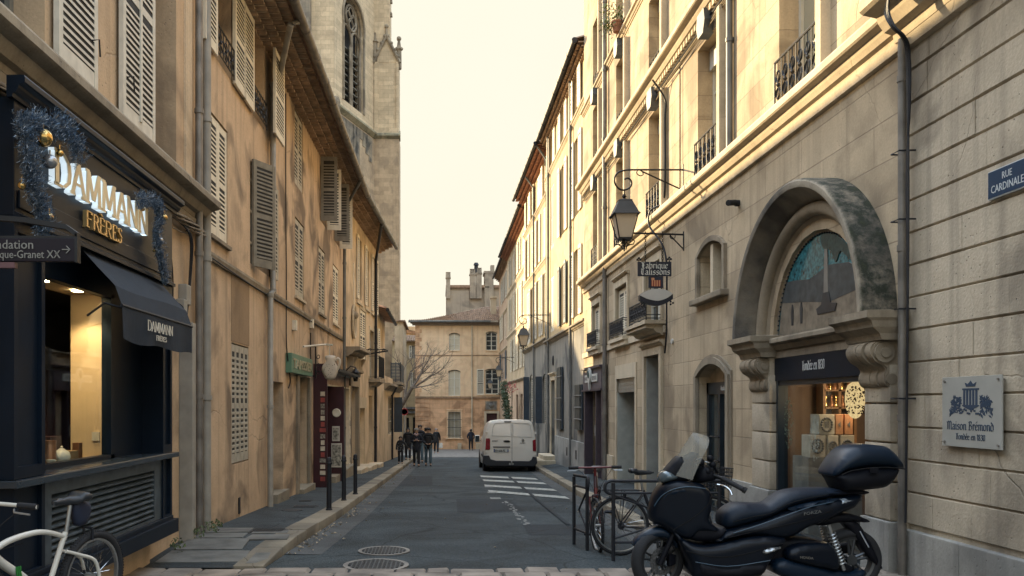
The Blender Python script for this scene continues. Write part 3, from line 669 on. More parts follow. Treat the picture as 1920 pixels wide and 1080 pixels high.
def tiled(F, par, s0, s1, o0, z0, o1, z1, sp=.24, mat=None, name='roof', rows=1, th=.09):
    """canal tile roof: corrugated sheet from the eave (o0,z0) up to (o1,z1)"""
    m = MB(); n = int((s1 - s0) / sp); k = 4; ln = math.hypot(o1 - o0, z1 - z0); nr = max(1, int(ln / .38)) if rows > 1 else 1
    for i in range(n):
        for j in range(k):
            a0, a1 = s0 + (i + j / k) * (s1 - s0) / n, s0 + (i + (j + 1) / k) * (s1 - s0) / n
            h0, h1 = abs(math.sin(math.pi * j / k)) * th, abs(math.sin(math.pi * (j + 1) / k)) * th
            for r in range(nr):
                t0, t1 = r / nr, (r + 1) / nr; st = .035 if nr > 1 else 0
                P = lambda t, e: (o0 + (o1 - o0) * t, z0 + (z1 - z0) * t + e)
                (p, q), (p2, q2) = P(t0, st), P(t1, 0)
                m.quad(F.W(a0, p, q + h0), F.W(a1, p, q + h1), F.W(a1, p2, q2 + h1), F.W(a0, p2, q2 + h0))
                if st: m.quad(F.W(a0, p, q + h0), F.W(a1, p, q + h1), F.W(a1, p, q - st + h1), F.W(a0, p, q - st + h0))
    m.quad(F.W(s0, o0, z0 - .03), F.W(s1, o0, z0 - .03), F.W(s1, o1, z1 - .03), F.W(s0, o1, z1 - .03))
    F.box(m, s0, s1, o0 - .03, o0, z0 - .03, z0 + .02)
    return obj(name, m, mat or tile, par)
def gutter(F, par, s0, s1, o, z, r=.075, mat=None):
    m = MB(); n = int((s1 - s0) / 1.2) + 1; ps = [(s0 + (s1 - s0) * i / n, o, z) for i in range(n + 1)]; F.tube(m, ps, r, 10)
    for q in ps: m.tube([F.W(q[0] - .03, o, z), F.W(q[0] + .03, o, z)], r * 1.12, 10)
    return obj('gutter', m, mat or zinc, par, smooth=50)
def pipe(F, par, pts, r, mat=None, name='downpipe', coll=2.0, lab=None):
    m = MB(); F.tube(m, pts, r, 10)
    for a, b in zip(pts, pts[1:]):
        if abs(a[2] - b[2]) > 1.2:
            n = int(abs(a[2] - b[2]) / coll) + 1
            for i in range(n + 1):
                t = i / n; q = [x + (y - x) * t for x, y in zip(a, b)]; m.tube([F.W(q[0], q[1], q[2] - .03), F.W(q[0], q[1], q[2] + .03)], r * 1.22, 10)
    o = obj(name, m, mat or zincd, par, smooth=50)
    if lab: o['label'] = lab
    return o
def cable(F, par, pts, r, mat=None, name='cable', n=4, sub=5):
    m = MB(); F.tube(m, catmull(pts, sub, False), r, n + 1); return obj(name, m, mat or black, par)
def house(name, p, label, cat='house', group=None): return thing(name, (p[0], p[1], p[2]), label, cat, group)
# ---------------------------------------------------------------- LEFT: tea shop house
XA = -3.05
FA = Fr((XA, 3.0), (XA, 10.5), 'L', 3.0)
A = house('shop_house', (XA, 6.5, side_l(6.5)), 'peach plastered house above the navy tea shop, nearest on the left')
m = MB(); wall(FA, m, 3.0, 10.62, -1.75, 7.2, [(5.0, 6.42, 2.60, 5.2), (8.72, 9.62, 2.60, 5.2), (6.0, 8.2, -.5, 1.0)], .30)
shell(FA, m, 3.0, 10.62, -1.75, 7.2, 3.2); obj('wall', m, ocreA, A)
m = MB(); FA.profile(m, corn(2.28, 2.56, .27), 3.0, 10.55); FA.profile(m, [(-.02, 2.16), (.05, 2.16), (.07, 2.26), (-.02, 2.28)], 3.0, 10.5); obj('cornice', m, limeS, A, smooth=30)
m = MB(); FA.box(m, 9.9, 10.15, 0, .03, 2.56, 7.2); obj('pilaster_strip', m, cream, A)
for a, b, lb in ((5.0, 6.42, 'dark open upper window with a bottle on its sill'), (8.72, 9.62, 'upper window recess painted grey')):
    f = casement(FA, A, a, b, 2.62, 5.2, .30, rows=4, mat=shd, label=lb)
    m = MB(); FA.box(m, a + .01, b - .01, -.29, -.0, 2.60, 2.625); obj('sill', m, limeS, f)
m = shut_flat(FA, 6.5, .74, 2.72, 5.3, .062, .03); o = obj('shutter', m, shw, A)
m = shut_flat(FA, 8.70, -.88, 2.72, 5.3, .062, .03); FA.box(m, 8.25, 8.30, .07, .085, 2.8, 5.2); o = obj('shutter', m, shw, A)
for a in (7.1, 7.9):                                    # shutter catches
    m = MB(); FA.tube(m, [(a, .08, 3.1), (a + .03, .13, 3.12), (a + .05, .13, 2.98)], .008, 5); obj('shutter_catch', m, black, A)
m = MB()                                                # bundle of cables under the cornice
for k in range(6):
    ph = k * 1.05; FA.tube(m, [(3.6 + i * .115, .09 + .03 * math.cos(i * .33 + ph), 2.155 + .035 * math.sin(i * .33 + ph) + .015 * math.sin(i * .11 + k) - .035) for i in range(60)], .011 + .003 * (k % 3), 6)
FA.tube(m, [(3.6 + i * .3, .06, 2.02 + .05 * math.sin(i * .9)) for i in range(22)], .007, 5)
o = obj('cable_bundle', m, plain('old cable', (.20, .165, .125), .7, var=.3, vs=20), A, smooth=60)
for i in range(9):
    m = MB(); a = 4.2 + i * .72; FA.tube(m, [(a, .0, 2.17), (a, .12, 2.16), (a + .01, .12, 2.08), (a + .01, 0, 2.07)], .006, 5); obj('cable_clip', m, ironb, A)
m = MB(); FA.box(m, 9.72, 9.86, 0, .16, -1.66, .95); obj('service_duct', m, pvc, A, bevel=.01)
pipe(FA, A, [(10.22, .09, 7.1), (10.22, .09, -1.66)], .045, zinc, lab='slim grey pipe nearest to the tea shop')
pipe(FA, A, [(10.52, .10, 7.1), (10.52, .10, -1.68)], .055, pvc, lab='pale thicker pipe at the corner of the house')
for i, (a, z, q) in enumerate(((9.78, 1.28, .09), (9.66, 1.12, .07))):
    m = MB(); FA.box(m, a - q, a + q, 0, .1, z - q * 1.3, z + q * 1.3); obj('junction_box', m, pvc, A, bevel=.012)
m = MB()
for k in range(4): FA.tube(m, catmull([(9.55 + k * .04, .05, 2.1), (9.75 + k * .03, .12, 1.95), (9.86 + k * .02, .08, 1.5), (9.82, .06, 1.0)], 5, False), .009, 5)
FA.tube(m, catmull([(9.05, .05, .95), (9.3, .09, 1.12), (9.6, .09, 1.1), (9.74, .06, .9)], 5, False), .008, 5)
FA.tube(m, catmull([(8.75, .07, 2.0), (9.2, .08, 1.6), (9.25, .07, 1.0), (8.95, .08, .75)], 5, False), .008, 5)
obj('loose_cable', m, black, A)
m = MB(); m.lathe([(.055, 0), (.058, .1), (.05, .17), (.022, .21), (.022, .25)], FA.W(5.52, -.10, 2.63), 12); single('plastic_bottle', m, plain('milky plastic', (.55, .55, .55), .3), 'milky bottle with a red cap standing on the open upper window sill', 'bottle', smooth=50)
# ---- the shop front
S = thing('tea_shop_front', (-2.9, 7.2, side_l(7.2)), 'navy wooden tea shop front with lit window and gold letters', 'shopfront')
FS = Fr((-2.8, 5.47), (-2.8, 8.72), 'L', 5.47)          # front plane of pilasters and fascia; o<0 goes back
m = MB(); FS.box(m, 5.47, 8.70, -.24, 0, 1.24, 2.02); FS.box(m, 5.52, 8.66, .0, .012, 1.30, 1.42); obj('fascia', m, navy, S, bevel=.006)
m = MB(); FS.profile(m, corn(2.0, 2.14, .10), 5.41, 8.80); FS.profile(m, [(0, 1.22), (.035, 1.22), (.035, 1.25), (0, 1.27)], 5.47, 8.70); obj('fascia_cornice', m, navy, S)
for a, b in ((5.47, 5.90), (8.42, 8.70)):
    m = MB(); FS.box(m, a, b, -.24, -.03, -.50, 1.24); FS.box(m, a, a + .05, -.03, 0, -.50, 1.24); FS.box(m, b - .05, b, -.03, 0, -.50, 1.24); FS.box(m, a + .05, b - .05, -.03, 0, -.50, -.42); FS.box(m, a + .05, b - .05, -.03, 0, 1.14, 1.24)
    obj('pilaster', m, navy, S)
    m = MB(); FS.box(m, a, b, -.24, -.03, -1.22, -.56); FS.box(m, a, a + .05, -.03, 0, -1.22, -.56); FS.box(m, b - .05, b, -.03, 0, -1.22, -.56); FS.box(m, a + .05, b - .05, -.03, 0, -1.22, -1.14); obj('pilaster_base', m, navy, S)
m = MB(); FS.box(m, 5.41, 8.76, -.24, .055, -.555, -.505); FS.box(m, 5.90, 8.42, -.34, .05, -.53, -.500); obj('sill_shelf', m, plain('gloss navy', (.03, .042, .055), .22), S, bevel=.006)
m = MB(); FS.box(m, 5.41, 8.76, -.24, .05, -1.34, -1.20); FS.box(m, 5.47, 8.70, -.2, .015, -1.20, -1.16); obj('base_board', m, navy, S, bevel=.006)
m = MB(); FS.box(m, 5.90, 8.42, -.22, -.08, -1.20, -.555); FS.box(m, 5.90, 6.04, -.08, -.02, -1.17, -.57); FS.box(m, 8.22, 8.42, -.08, -.02, -1.17, -.57); FS.box(m, 6.04, 8.22, -.08, -.02, -.66, -.57); FS.box(m, 6.04, 8.22, -.08, -.02, -1.20, -1.13)
for i in range(9):
    z = -1.115 + i * .051; W = FS.W
    m.hexa([W(6.04, -.075, z + .03), W(8.22, -.075, z + .03), W(8.22, -.025, z), W(6.04, -.025, z), W(6.04, -.075, z + .042), W(8.22, -.075, z + .042), W(8.22, -.025, z + .012), W(6.04, -.025, z + .012)])
obj('louvre_panel', m, plain('worn navy louvre', (.06, .075, .085), .32, var=.4, vs=9), S)
m = MB(); FS.box(m, 5.55, 8.6, -.6, -.2, -1.8, -1.22); obj('masonry_base', m, ocreA, S)
m = MB()                                                # window frame
FS.box(m, 5.90, 5.98, -.26, -.18, -.50, 1.0); FS.box(m, 7.62, 8.42, -.30, -.22, -.50, 1.24); FS.box(m, 7.54, 7.62, -.26, -.18, -.50, 1.0); FS.box(m, 5.90, 7.62, -.26, -.18, .96, 1.24); FS.box(m, 5.90, 7.62, -.26, -.18, -.50, -.46)
fwin = obj('window_frame', m, navy, S)
m = MB(); FS.box(m, 5.98, 7.54, -.228, -.222, -.46, .96); obj('pane', m, glasst, fwin)
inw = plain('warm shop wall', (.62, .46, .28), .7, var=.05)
m = MB(); W = FS.W
def room(F, m, a, b, o0, o1, z0, z1):
    W = F.W; m.quad(W(a, o1, z0), W(b, o1, z0), W(b, o1, z1), W(a, o1, z1)); m.quad(W(b, o0, z0), W(b, o1, z0), W(b, o1, z1), W(b, o0, z1)); m.quad(W(a, o0, z0), W(a, o1, z0), W(a, o1, z1), W(a, o0, z1))
    m.quad(W(a, o0, z0), W(b, o0, z0), W(b, o1, z0), W(a, o1, z0)); m.quad(W(a, o0, z1), W(b, o0, z1), W(b, o1, z1), W(a, o1, z1))
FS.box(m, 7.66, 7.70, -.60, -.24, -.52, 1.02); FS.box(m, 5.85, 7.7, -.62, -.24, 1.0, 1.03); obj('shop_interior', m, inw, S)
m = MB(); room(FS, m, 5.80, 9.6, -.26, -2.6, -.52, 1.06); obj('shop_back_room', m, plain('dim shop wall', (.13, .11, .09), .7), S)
m = MB(); FS.box(m, 7.80, 9.2, -1.6, -1.2, -.5, .35); obj('counter', m, plumd, S)
lampm = plain('lamp glow', (1.0, .78, .45), emit=9, var=0)
for a, o in ((6.70, -.40), (7.30, -.38)):
    m = MB(); m.lathe([(.05, 0), (.05, .012)], FS.W(a, o, .985), 14); obj('ceiling_spot', m, lampm, S)
    ld = bpy.data.lights.new('spot', 'SPOT'); ld.energy = 9; ld.spot_size = R(80); ld.spot_blend = .6; ld.color = (1, .72, .38); ld.shadow_soft_size = .04
    lo = bpy.data.objects.new('shop_spot_light', ld); COL.objects.link(lo); lo.location = FS.W(a, o, .95); lo.rotation_euler = (0, R(-8), 0)
    lo.rotation_euler = Vector((-.05, .42, -1)).to_track_quat('-Z', 'Y').to_euler()
m = MB(); FS.box(m, 7.645, 7.66, -.40, -.33, -.34, -.26); obj('power_socket', m, shw, S)
FS_label = 'gilt'
gold = plain('aged gold', (.62, .44, .20), .35, .75, var=.1)
# letters, written towards the far end
cool = plain('cool letter glow', (.62, .72, .78), emit=.15, var=0)
w_ = pen_w('DAMMANN', .24, 1.4, '^'); sx = 1.87 / w_
m = MB(); pen(m, 'DAMMANN', .24, ffn(FS, 5.93, .055, 1.575, 1, sx), 0, 1.75, .008, '^', thick=.40); L1_ = obj('gilt_letters', m, plain('pale gilt letter', (.66, .56, .38), .35, .3, var=.1), S); L1_['label'] = 'large raised letters reading DAMMANN with cool light around them'
m = MB(); pen(m, 'DAMMANN', .24, ffn(FS, 5.93, .012, 1.575, 1, sx), 0, 1.75, .042, '^', thick=.40); obj('letter_backlight', m, cool, S)
w2 = pen_w('FRÈRES', .12, 1.3, '^'); m = MB(); pen(m, 'FRÈRES', .125, ffn(FS, 6.49, .014, 1.385, 1, .70 / w2), 0, 1.5, .03, '^', thick=.3); o = obj('gilt_letters', m, gold, S); o['label'] = 'smaller gold letters reading FRÈRES'
# awning
AW = thing('shop_awning', (-2.85, 7.45, .7), 'navy canvas awning with white lettering over the tea shop window', 'awning')
m = MB(); pts = [(-.04, 1.245), (.10, 1.09), (.25, .93), (.305, .77)]; X0 = -2.84
def awp(y, k, dz=0): o_, z_ = pts[k]; return (-2.80 + (o_ - 0) , y, z_ + dz)
ny = 10
for i in range(ny):
    y0, y1 = 6.53 + i * 1.84 / ny, 6.53 + (i + 1) * 1.84 / ny
    for k in range(3):
        sag = lambda y, k: -.012 * math.sin((y - 6.53) / 1.84 * math.pi * 2) * (k in (1, 2))
        m.quad(awp(y0, k, sag(y0, k)), awp(y1, k, sag(y1, k)), awp(y1, k + 1, sag(y1, k + 1)), awp(y0, k + 1, sag(y0, k + 1)))
obj('canopy', m, navyc, AW, smooth=60)
m = MB()
for i in range(24):
    y0, y1 = 6.53 + i * 1.84 / 24, 6.53 + (i + 1) * 1.84 / 24; wv = lambda y: .014 * math.sin(y * 9) ; zb = lambda y: .50 + .012 * math.sin(y * 7)
    m.quad((-2.495, y0, .77), (-2.495, y1, .77), (-2.495 + wv(y1), y1, zb(y1)), (-2.495 + wv(y0), y0, zb(y0)))
obj('valance', m, navyc, AW, smooth=60)
m = MB(); m.tube([(-2.50, 6.53, .775), (-2.50, 8.38, .775)], .013, 8)
for y in (6.60, 8.30): m.tube([(-2.80, y, .70), (-2.66, y, .80), (-2.52, y, .76)], .010, 6)
obj('awning_frame', m, ironb, AW)
vfn = lambda y0, z0, sx: (lambda a, b, d: (-2.475 + d, y0 + a * sx, z0 + b))
m = MB(); w3 = pen_w('DAMMANN', .085, 1.3, '^'); pen(m, 'DAMMANN', .085, vfn(7.05, .625, .66 / w3), 0, 1.3, .003, '^', thick=.3); obj('lettering', m, shw, AW); m = MB(); w4 = pen_w('FRÈRES', .04, 1.3, '^'); pen(m, 'FRÈRES', .042, vfn(7.26, .555, .26 / w4), 0, 1.4, .003, '^', thick=.34); obj('lettering', m, shw, AW)
# things in the window
def onshelf(a, o): return FS.W(a, o, -.50)
cop = plain('copper tin', (.35, .16, .08), .35, .6); tin = plain('dark tea tin', (.05, .02, .02), .4, .3); porc = plain('white porcelain', (.8, .74, .6), .25, var=.03); kraft = plain('kraft box', (.30, .19, .09), .7); shelfz = -.50
m = MB(); FS.box(m, 5.95, 7.6, -.9, -.26, -.52, -.495); obj('display_shelf', m, plain('dark shelf', (.06, .045, .035), .4), S)
def jar(a, o, r, h, mt, lab, z=-.494, lid=True):
    t = MB(); c = FS.W(a, o, z); t.lathe([(r, 0), (r, h * .82), (r * .96, h * .84), (r * .96, h * .86), (r * 1.02, h * .86), (r * 1.02, h)], c, 16); single('tea_tin', t, mt, lab, 'tin', 'tea tins in the shop window', smooth=40)
jar(6.68, -.34, .055, .20, cop, 'tall copper tea tin with dark lid, left in the lit window'); jar(6.72, -.46, .05, .30, tin, 'dark tea tin behind the copper tin in the lit window')
m = MB(); FS.box(m, 7.02, 7.18, -.44, -.32, -.494, -.40); single('tea_box', m, kraft, 'brown cardboard tea box beside the teapot', 'box', bevel=.004)
m = MB(); FS.box(m, 7.05, 7.25, -.62, -.50, -.494, -.28); single('gift_box', m, tin, 'dark oxblood gift box behind the teapot', 'box', bevel=.004)
m = MB(); FS.box(m, 7.24, 7.31, -.40, -.34, -.494, -.34); single('gift_box', m, cop, 'small copper coloured box right of the brown tea box', 'box', bevel=.004)
t = thing('teapot', onshelf(6.86, -.32), 'round white porcelain teapot in the lit shop window', 'teapot'); c = FS.W(6.86, -.32, -.494)
m = MB(); m.lathe([(.03, 0), (.06, .02), (.072, .055), (.06, .095), (.03, .115), (.006, .118)], c, 18); obj('body', m, porc, t, smooth=60)
m = MB(); m.lathe([(.032, .112), (.02, .125), (.006, .128), (.012, .14), (.002, .148)], c, 12); obj('lid', m, porc, t, smooth=60)
m = MB(); m.tube([(c[0], c[1] - .06, c[2] + .05), (c[0], c[1] - .09, c[2] + .07), (c[0], c[1] - .11, c[2] + .11)], [.014, .01, .007], 8); obj('spout', m, porc, t, smooth=60)
m = MB(); m.tube([(c[0], c[1] + .06, c[2] + .09), (c[0], c[1] + .105, c[2] + .085), (c[0], c[1] + .10, c[2] + .04), (c[0], c[1] + .06, c[2] + .03)], .006, 6); obj('handle', m, porc, t, smooth=60)
m = MB(); c = FS.W(6.60, -.285, -.494); m.lathe([(.045, 0), (.05, .006), (.02, .01), (.03, .02), (.04, .05), (.036, .05), (.028, .022)], c, 16); single('tea_cup', m, porc, 'low white cup on a saucer at the left of the teapot', 'cup', smooth=60)
# garlands
needle = plain('frosted blue needles', (.10, .16, .24), .8, var=.6, vs=30); frost = plain('frosted tips', (.34, .39, .45), .8, var=.3, vs=40)
ballg = plain('gold bauble', (.75, .50, .18), .12, .95, var=.03); balls = plain('silver bauble', (.42, .44, .47), .25, .7, var=.05)
def garland(lab, path, r0, nn, balls_):
    g = thing('christmas_garland', path[0], lab, 'garland', 'frosted garlands on the tea shop fascia'); rg = random.Random(len(lab))
    m = MB(); tw = MB(); P = [Vector(p) for p in catmull(path, 6, False)]; tw.tube(P, .012, 5)
    for i in range(nn):
        k = rg.random() * (len(P) - 1); a = P[int(k)].lerp(P[min(int(k) + 1, len(P) - 1)], k % 1); r_ = r0 * (1.0 + .5 * math.sin(k * 2.1))
        d = Vector((abs(rg.gauss(0, .6)) + .1, rg.gauss(0, 1), rg.gauss(0, 1) - .3)).normalized(); q = a + d * r_ * rg.random() ** .5
        tw.tube([a, q], .003, 3) if rg.random() < .12 else 0
        for j in range(5):
            n1 = (d + Vector((rg.gauss(0, .7), rg.gauss(0, .7), rg.gauss(0, .7)))).normalized(); ln = rg.uniform(.018, .035); s_ = n1.cross(Vector((rg.random(), rg.random(), 1))).normalized() * .0022
            b = q + d * .006 * j; m.k = 1 if rg.random() < .35 else 0
            m.add([b - s_, b + s_, b + n1 * ln + s_ * .6, b + n1 * ln - s_ * .6], [(0, 1, 2, 3)])
    obj('fir_needles', m, [needle, frost], g); obj('twig', tw, plain('pale twig', (.28, .25, .2), .8), g)
    for (y, z, r, k) in balls_:
        m = MB(); c = (-2.80 + r + .05, y, z); m.ball(c, r, 12); m.tube([(c[0], c[1], c[2] + r), (c[0], c[1], c[2] + r + .03)], .006, 5); obj('bauble', m, (ballg, balls)[k], g, smooth=80)
def LS(u, v, X=-2.72):
    Y = X / cu(u); return (X, Y, cv(v) * Y)
garland('frosted fir garland with gold baubles at the near end of the tea shop fascia', [LS(140, 285), LS(118, 240), LS(75, 235), LS(38, 232), LS(45, 290), LS(55, 350), LS(72, 400), LS(72, 440)], .075, 2600,
        [(LS(72, 258)[1], LS(72, 258)[2], .062, 0), (LS(112, 287)[1], LS(112, 287)[2], .028, 0), (LS(42, 348)[1], LS(42, 348)[2], .026, 0), (LS(92, 407)[1], LS(92, 407)[2], .030, 0), (LS(88, 303)[1], LS(88, 303)[2], .050, 1)])
garland('frosted fir garland with gold baubles at the far end of the tea shop fascia', [LS(255, 372), LS(285, 378), LS(295, 400), LS(288, 440), LS(296, 480), LS(305, 525)], .055, 1500,
        [(LS(306, 408)[1], LS(306, 408)[2], .036, 0), (LS(296, 452)[1], LS(296, 452)[2], .042, 1), (LS(305, 492)[1], LS(305, 492)[2], .018, 0), (LS(270, 392)[1], LS(270, 392)[2], .02, 0), (LS(292, 470)[1], LS(292, 470)[2], .016, 0)])
# hanging direction sign at the left edge
D = thing('direction_sign', (-2.9, 4.02, .7), 'dark hanging direction sign with white text and an arrow, top left edge', 'sign')
plum2 = plain('aubergine sign face', (.010, .007, .013), .5, spec=.25, var=.08)
m = MB(); m.box(-3.05, -1.752, 4.0, 4.03, cv(490) * 4, cv(446) * 4); obj('panel', m, plum2, D, bevel=.004)
m = MB(); pz = [(-3.0, cv(400) * 4), (-2.35, cv(402) * 4), (-2.0, cv(412) * 4), (-1.80, cv(425) * 4), (-1.745, cv(440) * 4)]
for (a, z0), (b, z1) in zip(pz, pz[1:]): m.hexa([(a, 3.995, z0 - .012), (b, 3.995, z1 - .012), (b, 4.035, z1 - .012), (a, 4.035, z0 - .012), (a, 3.995, z0 + .012), (b, 3.995, z1 + .012), (b, 4.035, z1 + .012), (a, 4.035, z0 + .012)])
m.box(-1.755, -1.742, 3.995, 4.035, cv(492) * 4, cv(438) * 4); m.box(-3.0, -1.75, 4.0, 4.03, cv(446) * 4, cv(442) * 4); obj('arched_frame', m, black, D)
tf = lambda x0, z0: (lambda a, b, d: (x0 + a, 3.998 - d, z0 + b)); gt = plain('grey lettering', (.22, .21, .19), .5)
m = MB(); text(m, 'Fondation', .062, tf(cu(-32) * 4, cv(466.5) * 4), .003, .98); text(m, 'Planque-Granet XX', .054, tf(cu(-30) * 4, cv(484) * 4), .003, .85); text(m, 'e', .032, tf(cu(104) * 4, cv(478) * 4), .003)
ax, az = cu(117) * 4, cv(468) * 4; m.box(ax, ax + .036, 3.994, 3.998, az - .002, az + .002)
for sg in (1, -1): m.hexa([(ax + .018, 3.994, az + sg * .018), (ax + .023, 3.994, az + sg * .018), (ax + .023, 3.998, az + sg * .018), (ax + .018, 3.998, az + sg * .018), (ax + .034, 3.994, az), (ax + .040, 3.994, az), (ax + .040, 3.998, az), (ax + .034, 3.998, az)])
obj('lettering', m, gt, D)
m = MB(); m.box(-3.05, cu(27) * 4, 4.0, 4.03, cv(502) * 4, cv(491.5) * 4); obj('lower_panel', m, plain('mauve sign', (.12, .05, .06), .4), D)
# ---------------------------------------------------------------- LEFT: ochre house
FB = Fr((-3.0, 10.5), (-2.9, 25.0), 'L', 10.5)
B = house('ochre_house', (-3.0, 17.5, side_l(17.5)), 'long stained ochre house with louvred shutters and a tiled eave')
sB = lambda u, o=0: FB.at(u, None, o)
zt, zw = 2.21, 3.83
H = []
closed1 = [(sB(393), sB(427)), (sB(553.5), sB(570)), (sB(597.5), sB(609.5)), (sB(624.5), sB(635))]
for a, b in closed1: H.append((a, b, zt, zw, 0, .12))
v2 = (sB(469), sB(504)); H.append((v2[0], v2[1], zt, zw))
top = [(sB(400), sB(433)), (sB(470), sB(495)), (sB(552.5), sB(568)), (sB(600), sB(612)), (sB(626), sB(636))]
for i, (a, b) in enumerate(top): H.append((a, b, 4.62 if i < 2 else 4.5, 6.02, 0, .12 if i == 2 else .3))
g1 = (sB(434), sB(466)); H.append((g1[0], g1[1], -.88, .88, 0, .10))
d1 = (sB(512.5), sB(531)); H.append((d1[0], d1[1], -2.0, .40, 0, .5))
d2 = (sB(558), sB(577)); H.append((d2[0], d2[1], -2.1, .58, 0, .28))
pl = (sB(604), sB(649)); H.append((pl[0], pl[1], -2.4, .85, 0, .25))
m = MB(); wall(FB, m, 10.62, 24.9, lambda s: side_l(s) - .3, 6.1, H); shell(FB, m, 10.62, 24.9, -2.6, 6.1, 5.5); obj('wall', m, ocre, B)
m = MB(); FB.profile(m, [(-.01, 1.86), (.03, 1.86), (.05, 1.93), (.045, 1.97), (-.01, 2.0)], 10.62, 24.9); obj('string_course', m, limeS, B)
for i, (a, b) in enumerate(closed1):
    obj('shutter', shut_closed(FB, a + .01, b - .01, zt + .03, zw - .02, -.06, .062 if i == 0 else .075), [shlt, shg, shg, shlt][i], B)
    m = MB(); FB.box(m, a - .05, b + .05, -.10, .05, zt - .05, zt); obj('sill', m, limeL if i % 2 else limeS, B); 
f = casement(FB, B, v2[0], v2[1], zt, zw, .3, label='upper window half covered by a swung shutter', mat=shg)
obj('shutter', shut_out(FB, v2[0] + .02, .52, zt - .04, zw + .02, R(28), .062), shd, f); obj('shutter', shut_flat(FB, v2[1], .5, zt, zw, .07), shg, f)
for i, (a, b) in enumerate(top):
    z0 = 4.62 if i < 2 else 4.5
    if i == 2: obj('shutter', shut_closed(FB, a + .01, b - .01, z0 + .02, 6.0, -.06, .075), shg, B); continue
    f = casement(FB, B, a, b, z0, 6.02, .28, mat=shg, gl=glassl if i < 2 else glassd)
    if i < 2:
        wd = [(.55, .62), (.62, .80)][i]
        obj('shutter', shut_flat(FB, a - .01, -wd[0], z0 - .03, 6.03, .062), shlt, f); obj('shutter', shut_flat(FB, b + .01, wd[1], z0 - .03, 6.03, .062, .02 if i < 1 else .15), shlt, f)
        m = MB(); railing(FB, m, a + .02, b - .02, .05, z0, z0 + .42); obj('railing', m, black, f)
    else:
        obj('shutter', shut_out(FB, a, .40, z0 - .03, 6.03, R(86), .07), shd, f); obj('shutter', shut_out(FB, b, .36, z0 - .03, 6.03, R(82), .07), shlt, f)
gm_ = (g1[0] + g1[1]) / 2
for x, y in ((g1[0] + .01, gm_ - .01), (gm_ + .01, g1[1] - .01)): obj('shutter', shut_closed(FB, x, y, -.86, .86, -.05, .08, True, .04), shg, B)
m = MB(); FB.box(m, d1[0], d1[1], -.52, -.48, -2.1, .40); obj('door', m, plain('dark old door', (.05, .045, .04), .6, var=.3), B)
m = MB(); FB.box(m, d1[0] - .1, d1[1] + .1, -.45, .10, -2.4, side_l(14.8) + .16); obj('door_step', m, kerbm, B)
m = MB(); FB.box(m, d2[0], d2[1], -.28, -.22, -2.2, .58)
dr = obj('door', m, plain('petrol blue door', (.05, .105, .125), .5, var=.2), B)
m = MB(); c = (d2[0] + d2[1]) / 2
for a, b in ((d2[0] + .06, c - .03), (c + .03, d2[1] - .06)):
    for z0, z1 in ((-1.9, -1.1), (-1.0, .5)): FB.box(m, a, b, -.222, -.205, z0, z1)
obj('door_panel', m, plain('petrol blue panel', (.06, .12, .14), .5, var=.2), dr)
m = MB(); FB.box(m, d2[0] - .22, d2[0], -.02, .05, -2.4, .58); FB.box(m, d2[1], d2[1] + .22, -.02, .05, -2.4, .58); obj('door_jamb', m, limeS, B)
m = MB(); FB.box(m, d2[0] - .1, d2[1] + .15, -.2, .15, -2.5, side_l(17.5) + .10); obj('door_step', m, kerbm, B)
genoise(FB, B, 10.62, 25.2, 6.03, 4, .21, .075, .145)
tiled(FB, B, 10.62, 25.2, .66, 6.36, -5.6, 8.1, .24)
gutter(FB, B, 10.62, 25.2, .72, 6.28, .08)
pipe(FB, B, [(sB(552, .6), .66, 6.24), (sB(545, .6), .60, 6.05), (sB(521, .1), .12, 5.75), (sB(513, .1), .09, 5.5), (sB(513, .1), .09, 1.95), (sB(508, .1), .09, 1.85), (sB(508, .1), .09, -1.95)], .05, pvc, lab='bent zinc downpipe before the recessed doorway')
pipe(FB, B, [(sB(676, .7), .70, 6.22), (24.3, .12, 5.7), (24.3, .1, -2.3)], .05, zincd, lab='dark downpipe at the far end of the ochre house')
m = MB(); FB.box(m, g1[0] - .03, g1[1] + .03, -.005, .006, .90, 1.85); obj('render_patch', m, stucco('grey brown patch', (.36, .25, .15), (.30, .21, .13)), B)
cable(FB, B, [(sB(533), .03, 5.9), (sB(533), .03, 4), (sB(534), .03, 2.2), (sB(533), .04, 1.2), (sB(536), .05, .75), (sB(538.5), .06, .45), (sB(537), .04, .3)], .012)
cable(FB, B, [(10.7, .06, 1.88), (13, .06, 1.84), (16, .06, 1.85), (24, .06, 1.85)], .010, ironb)
for u, v in ((549, 610), (581, 607)):
    a, z = FB.at(u, v); m = MB(); FB.box(m, a - .08, a + .08, 0, .08, z - .10, z + .10); obj('junction_box', m, shlt, B)
a, z = FB.at(580, 640); cable(FB, B, [(a, .03, 1.6), (a, .03, .8)], .012)
a, z = FB.at(448, 948); m = MB(); FB.box(m, a - .05, a + .05, 0, .012, z - .12, z + .12); obj('vent_grille', m, black, B)
# green sign above the blue door
G = thing('shop_sign', FB.W(17.4, .1, .7), 'green shop name board with worn gold letters above the blue door', 'sign'); a0, a1 = sB(547, .12), sB(586, .12)
green = plain('sign green', (.10, .21, .14), .5, var=.15)
m = MB(); FB.box(m, a0, a1, .0, .12, .60, .98); obj('board', m, green, G, bevel=.008)
m = MB(); w_ = .0; text(m, 'TAPISSIER', .27, ffn(FB, a0 + .12, .12, .695, 1, 1), .015, 1.0, .004); mx0 = max(p[1] for p in m.v) - (a0 + .12); k = (a1 - a0 - .24) / mx0
m = MB(); text(m, 'TAPISSIER', .27, ffn(FB, a0 + .12, .12, .695, 1, k), .015, 1.0, .004); obj('lettering', m, plain('worn gilt', (.40, .36, .24), .5, .3, var=.3, vs=20), G)
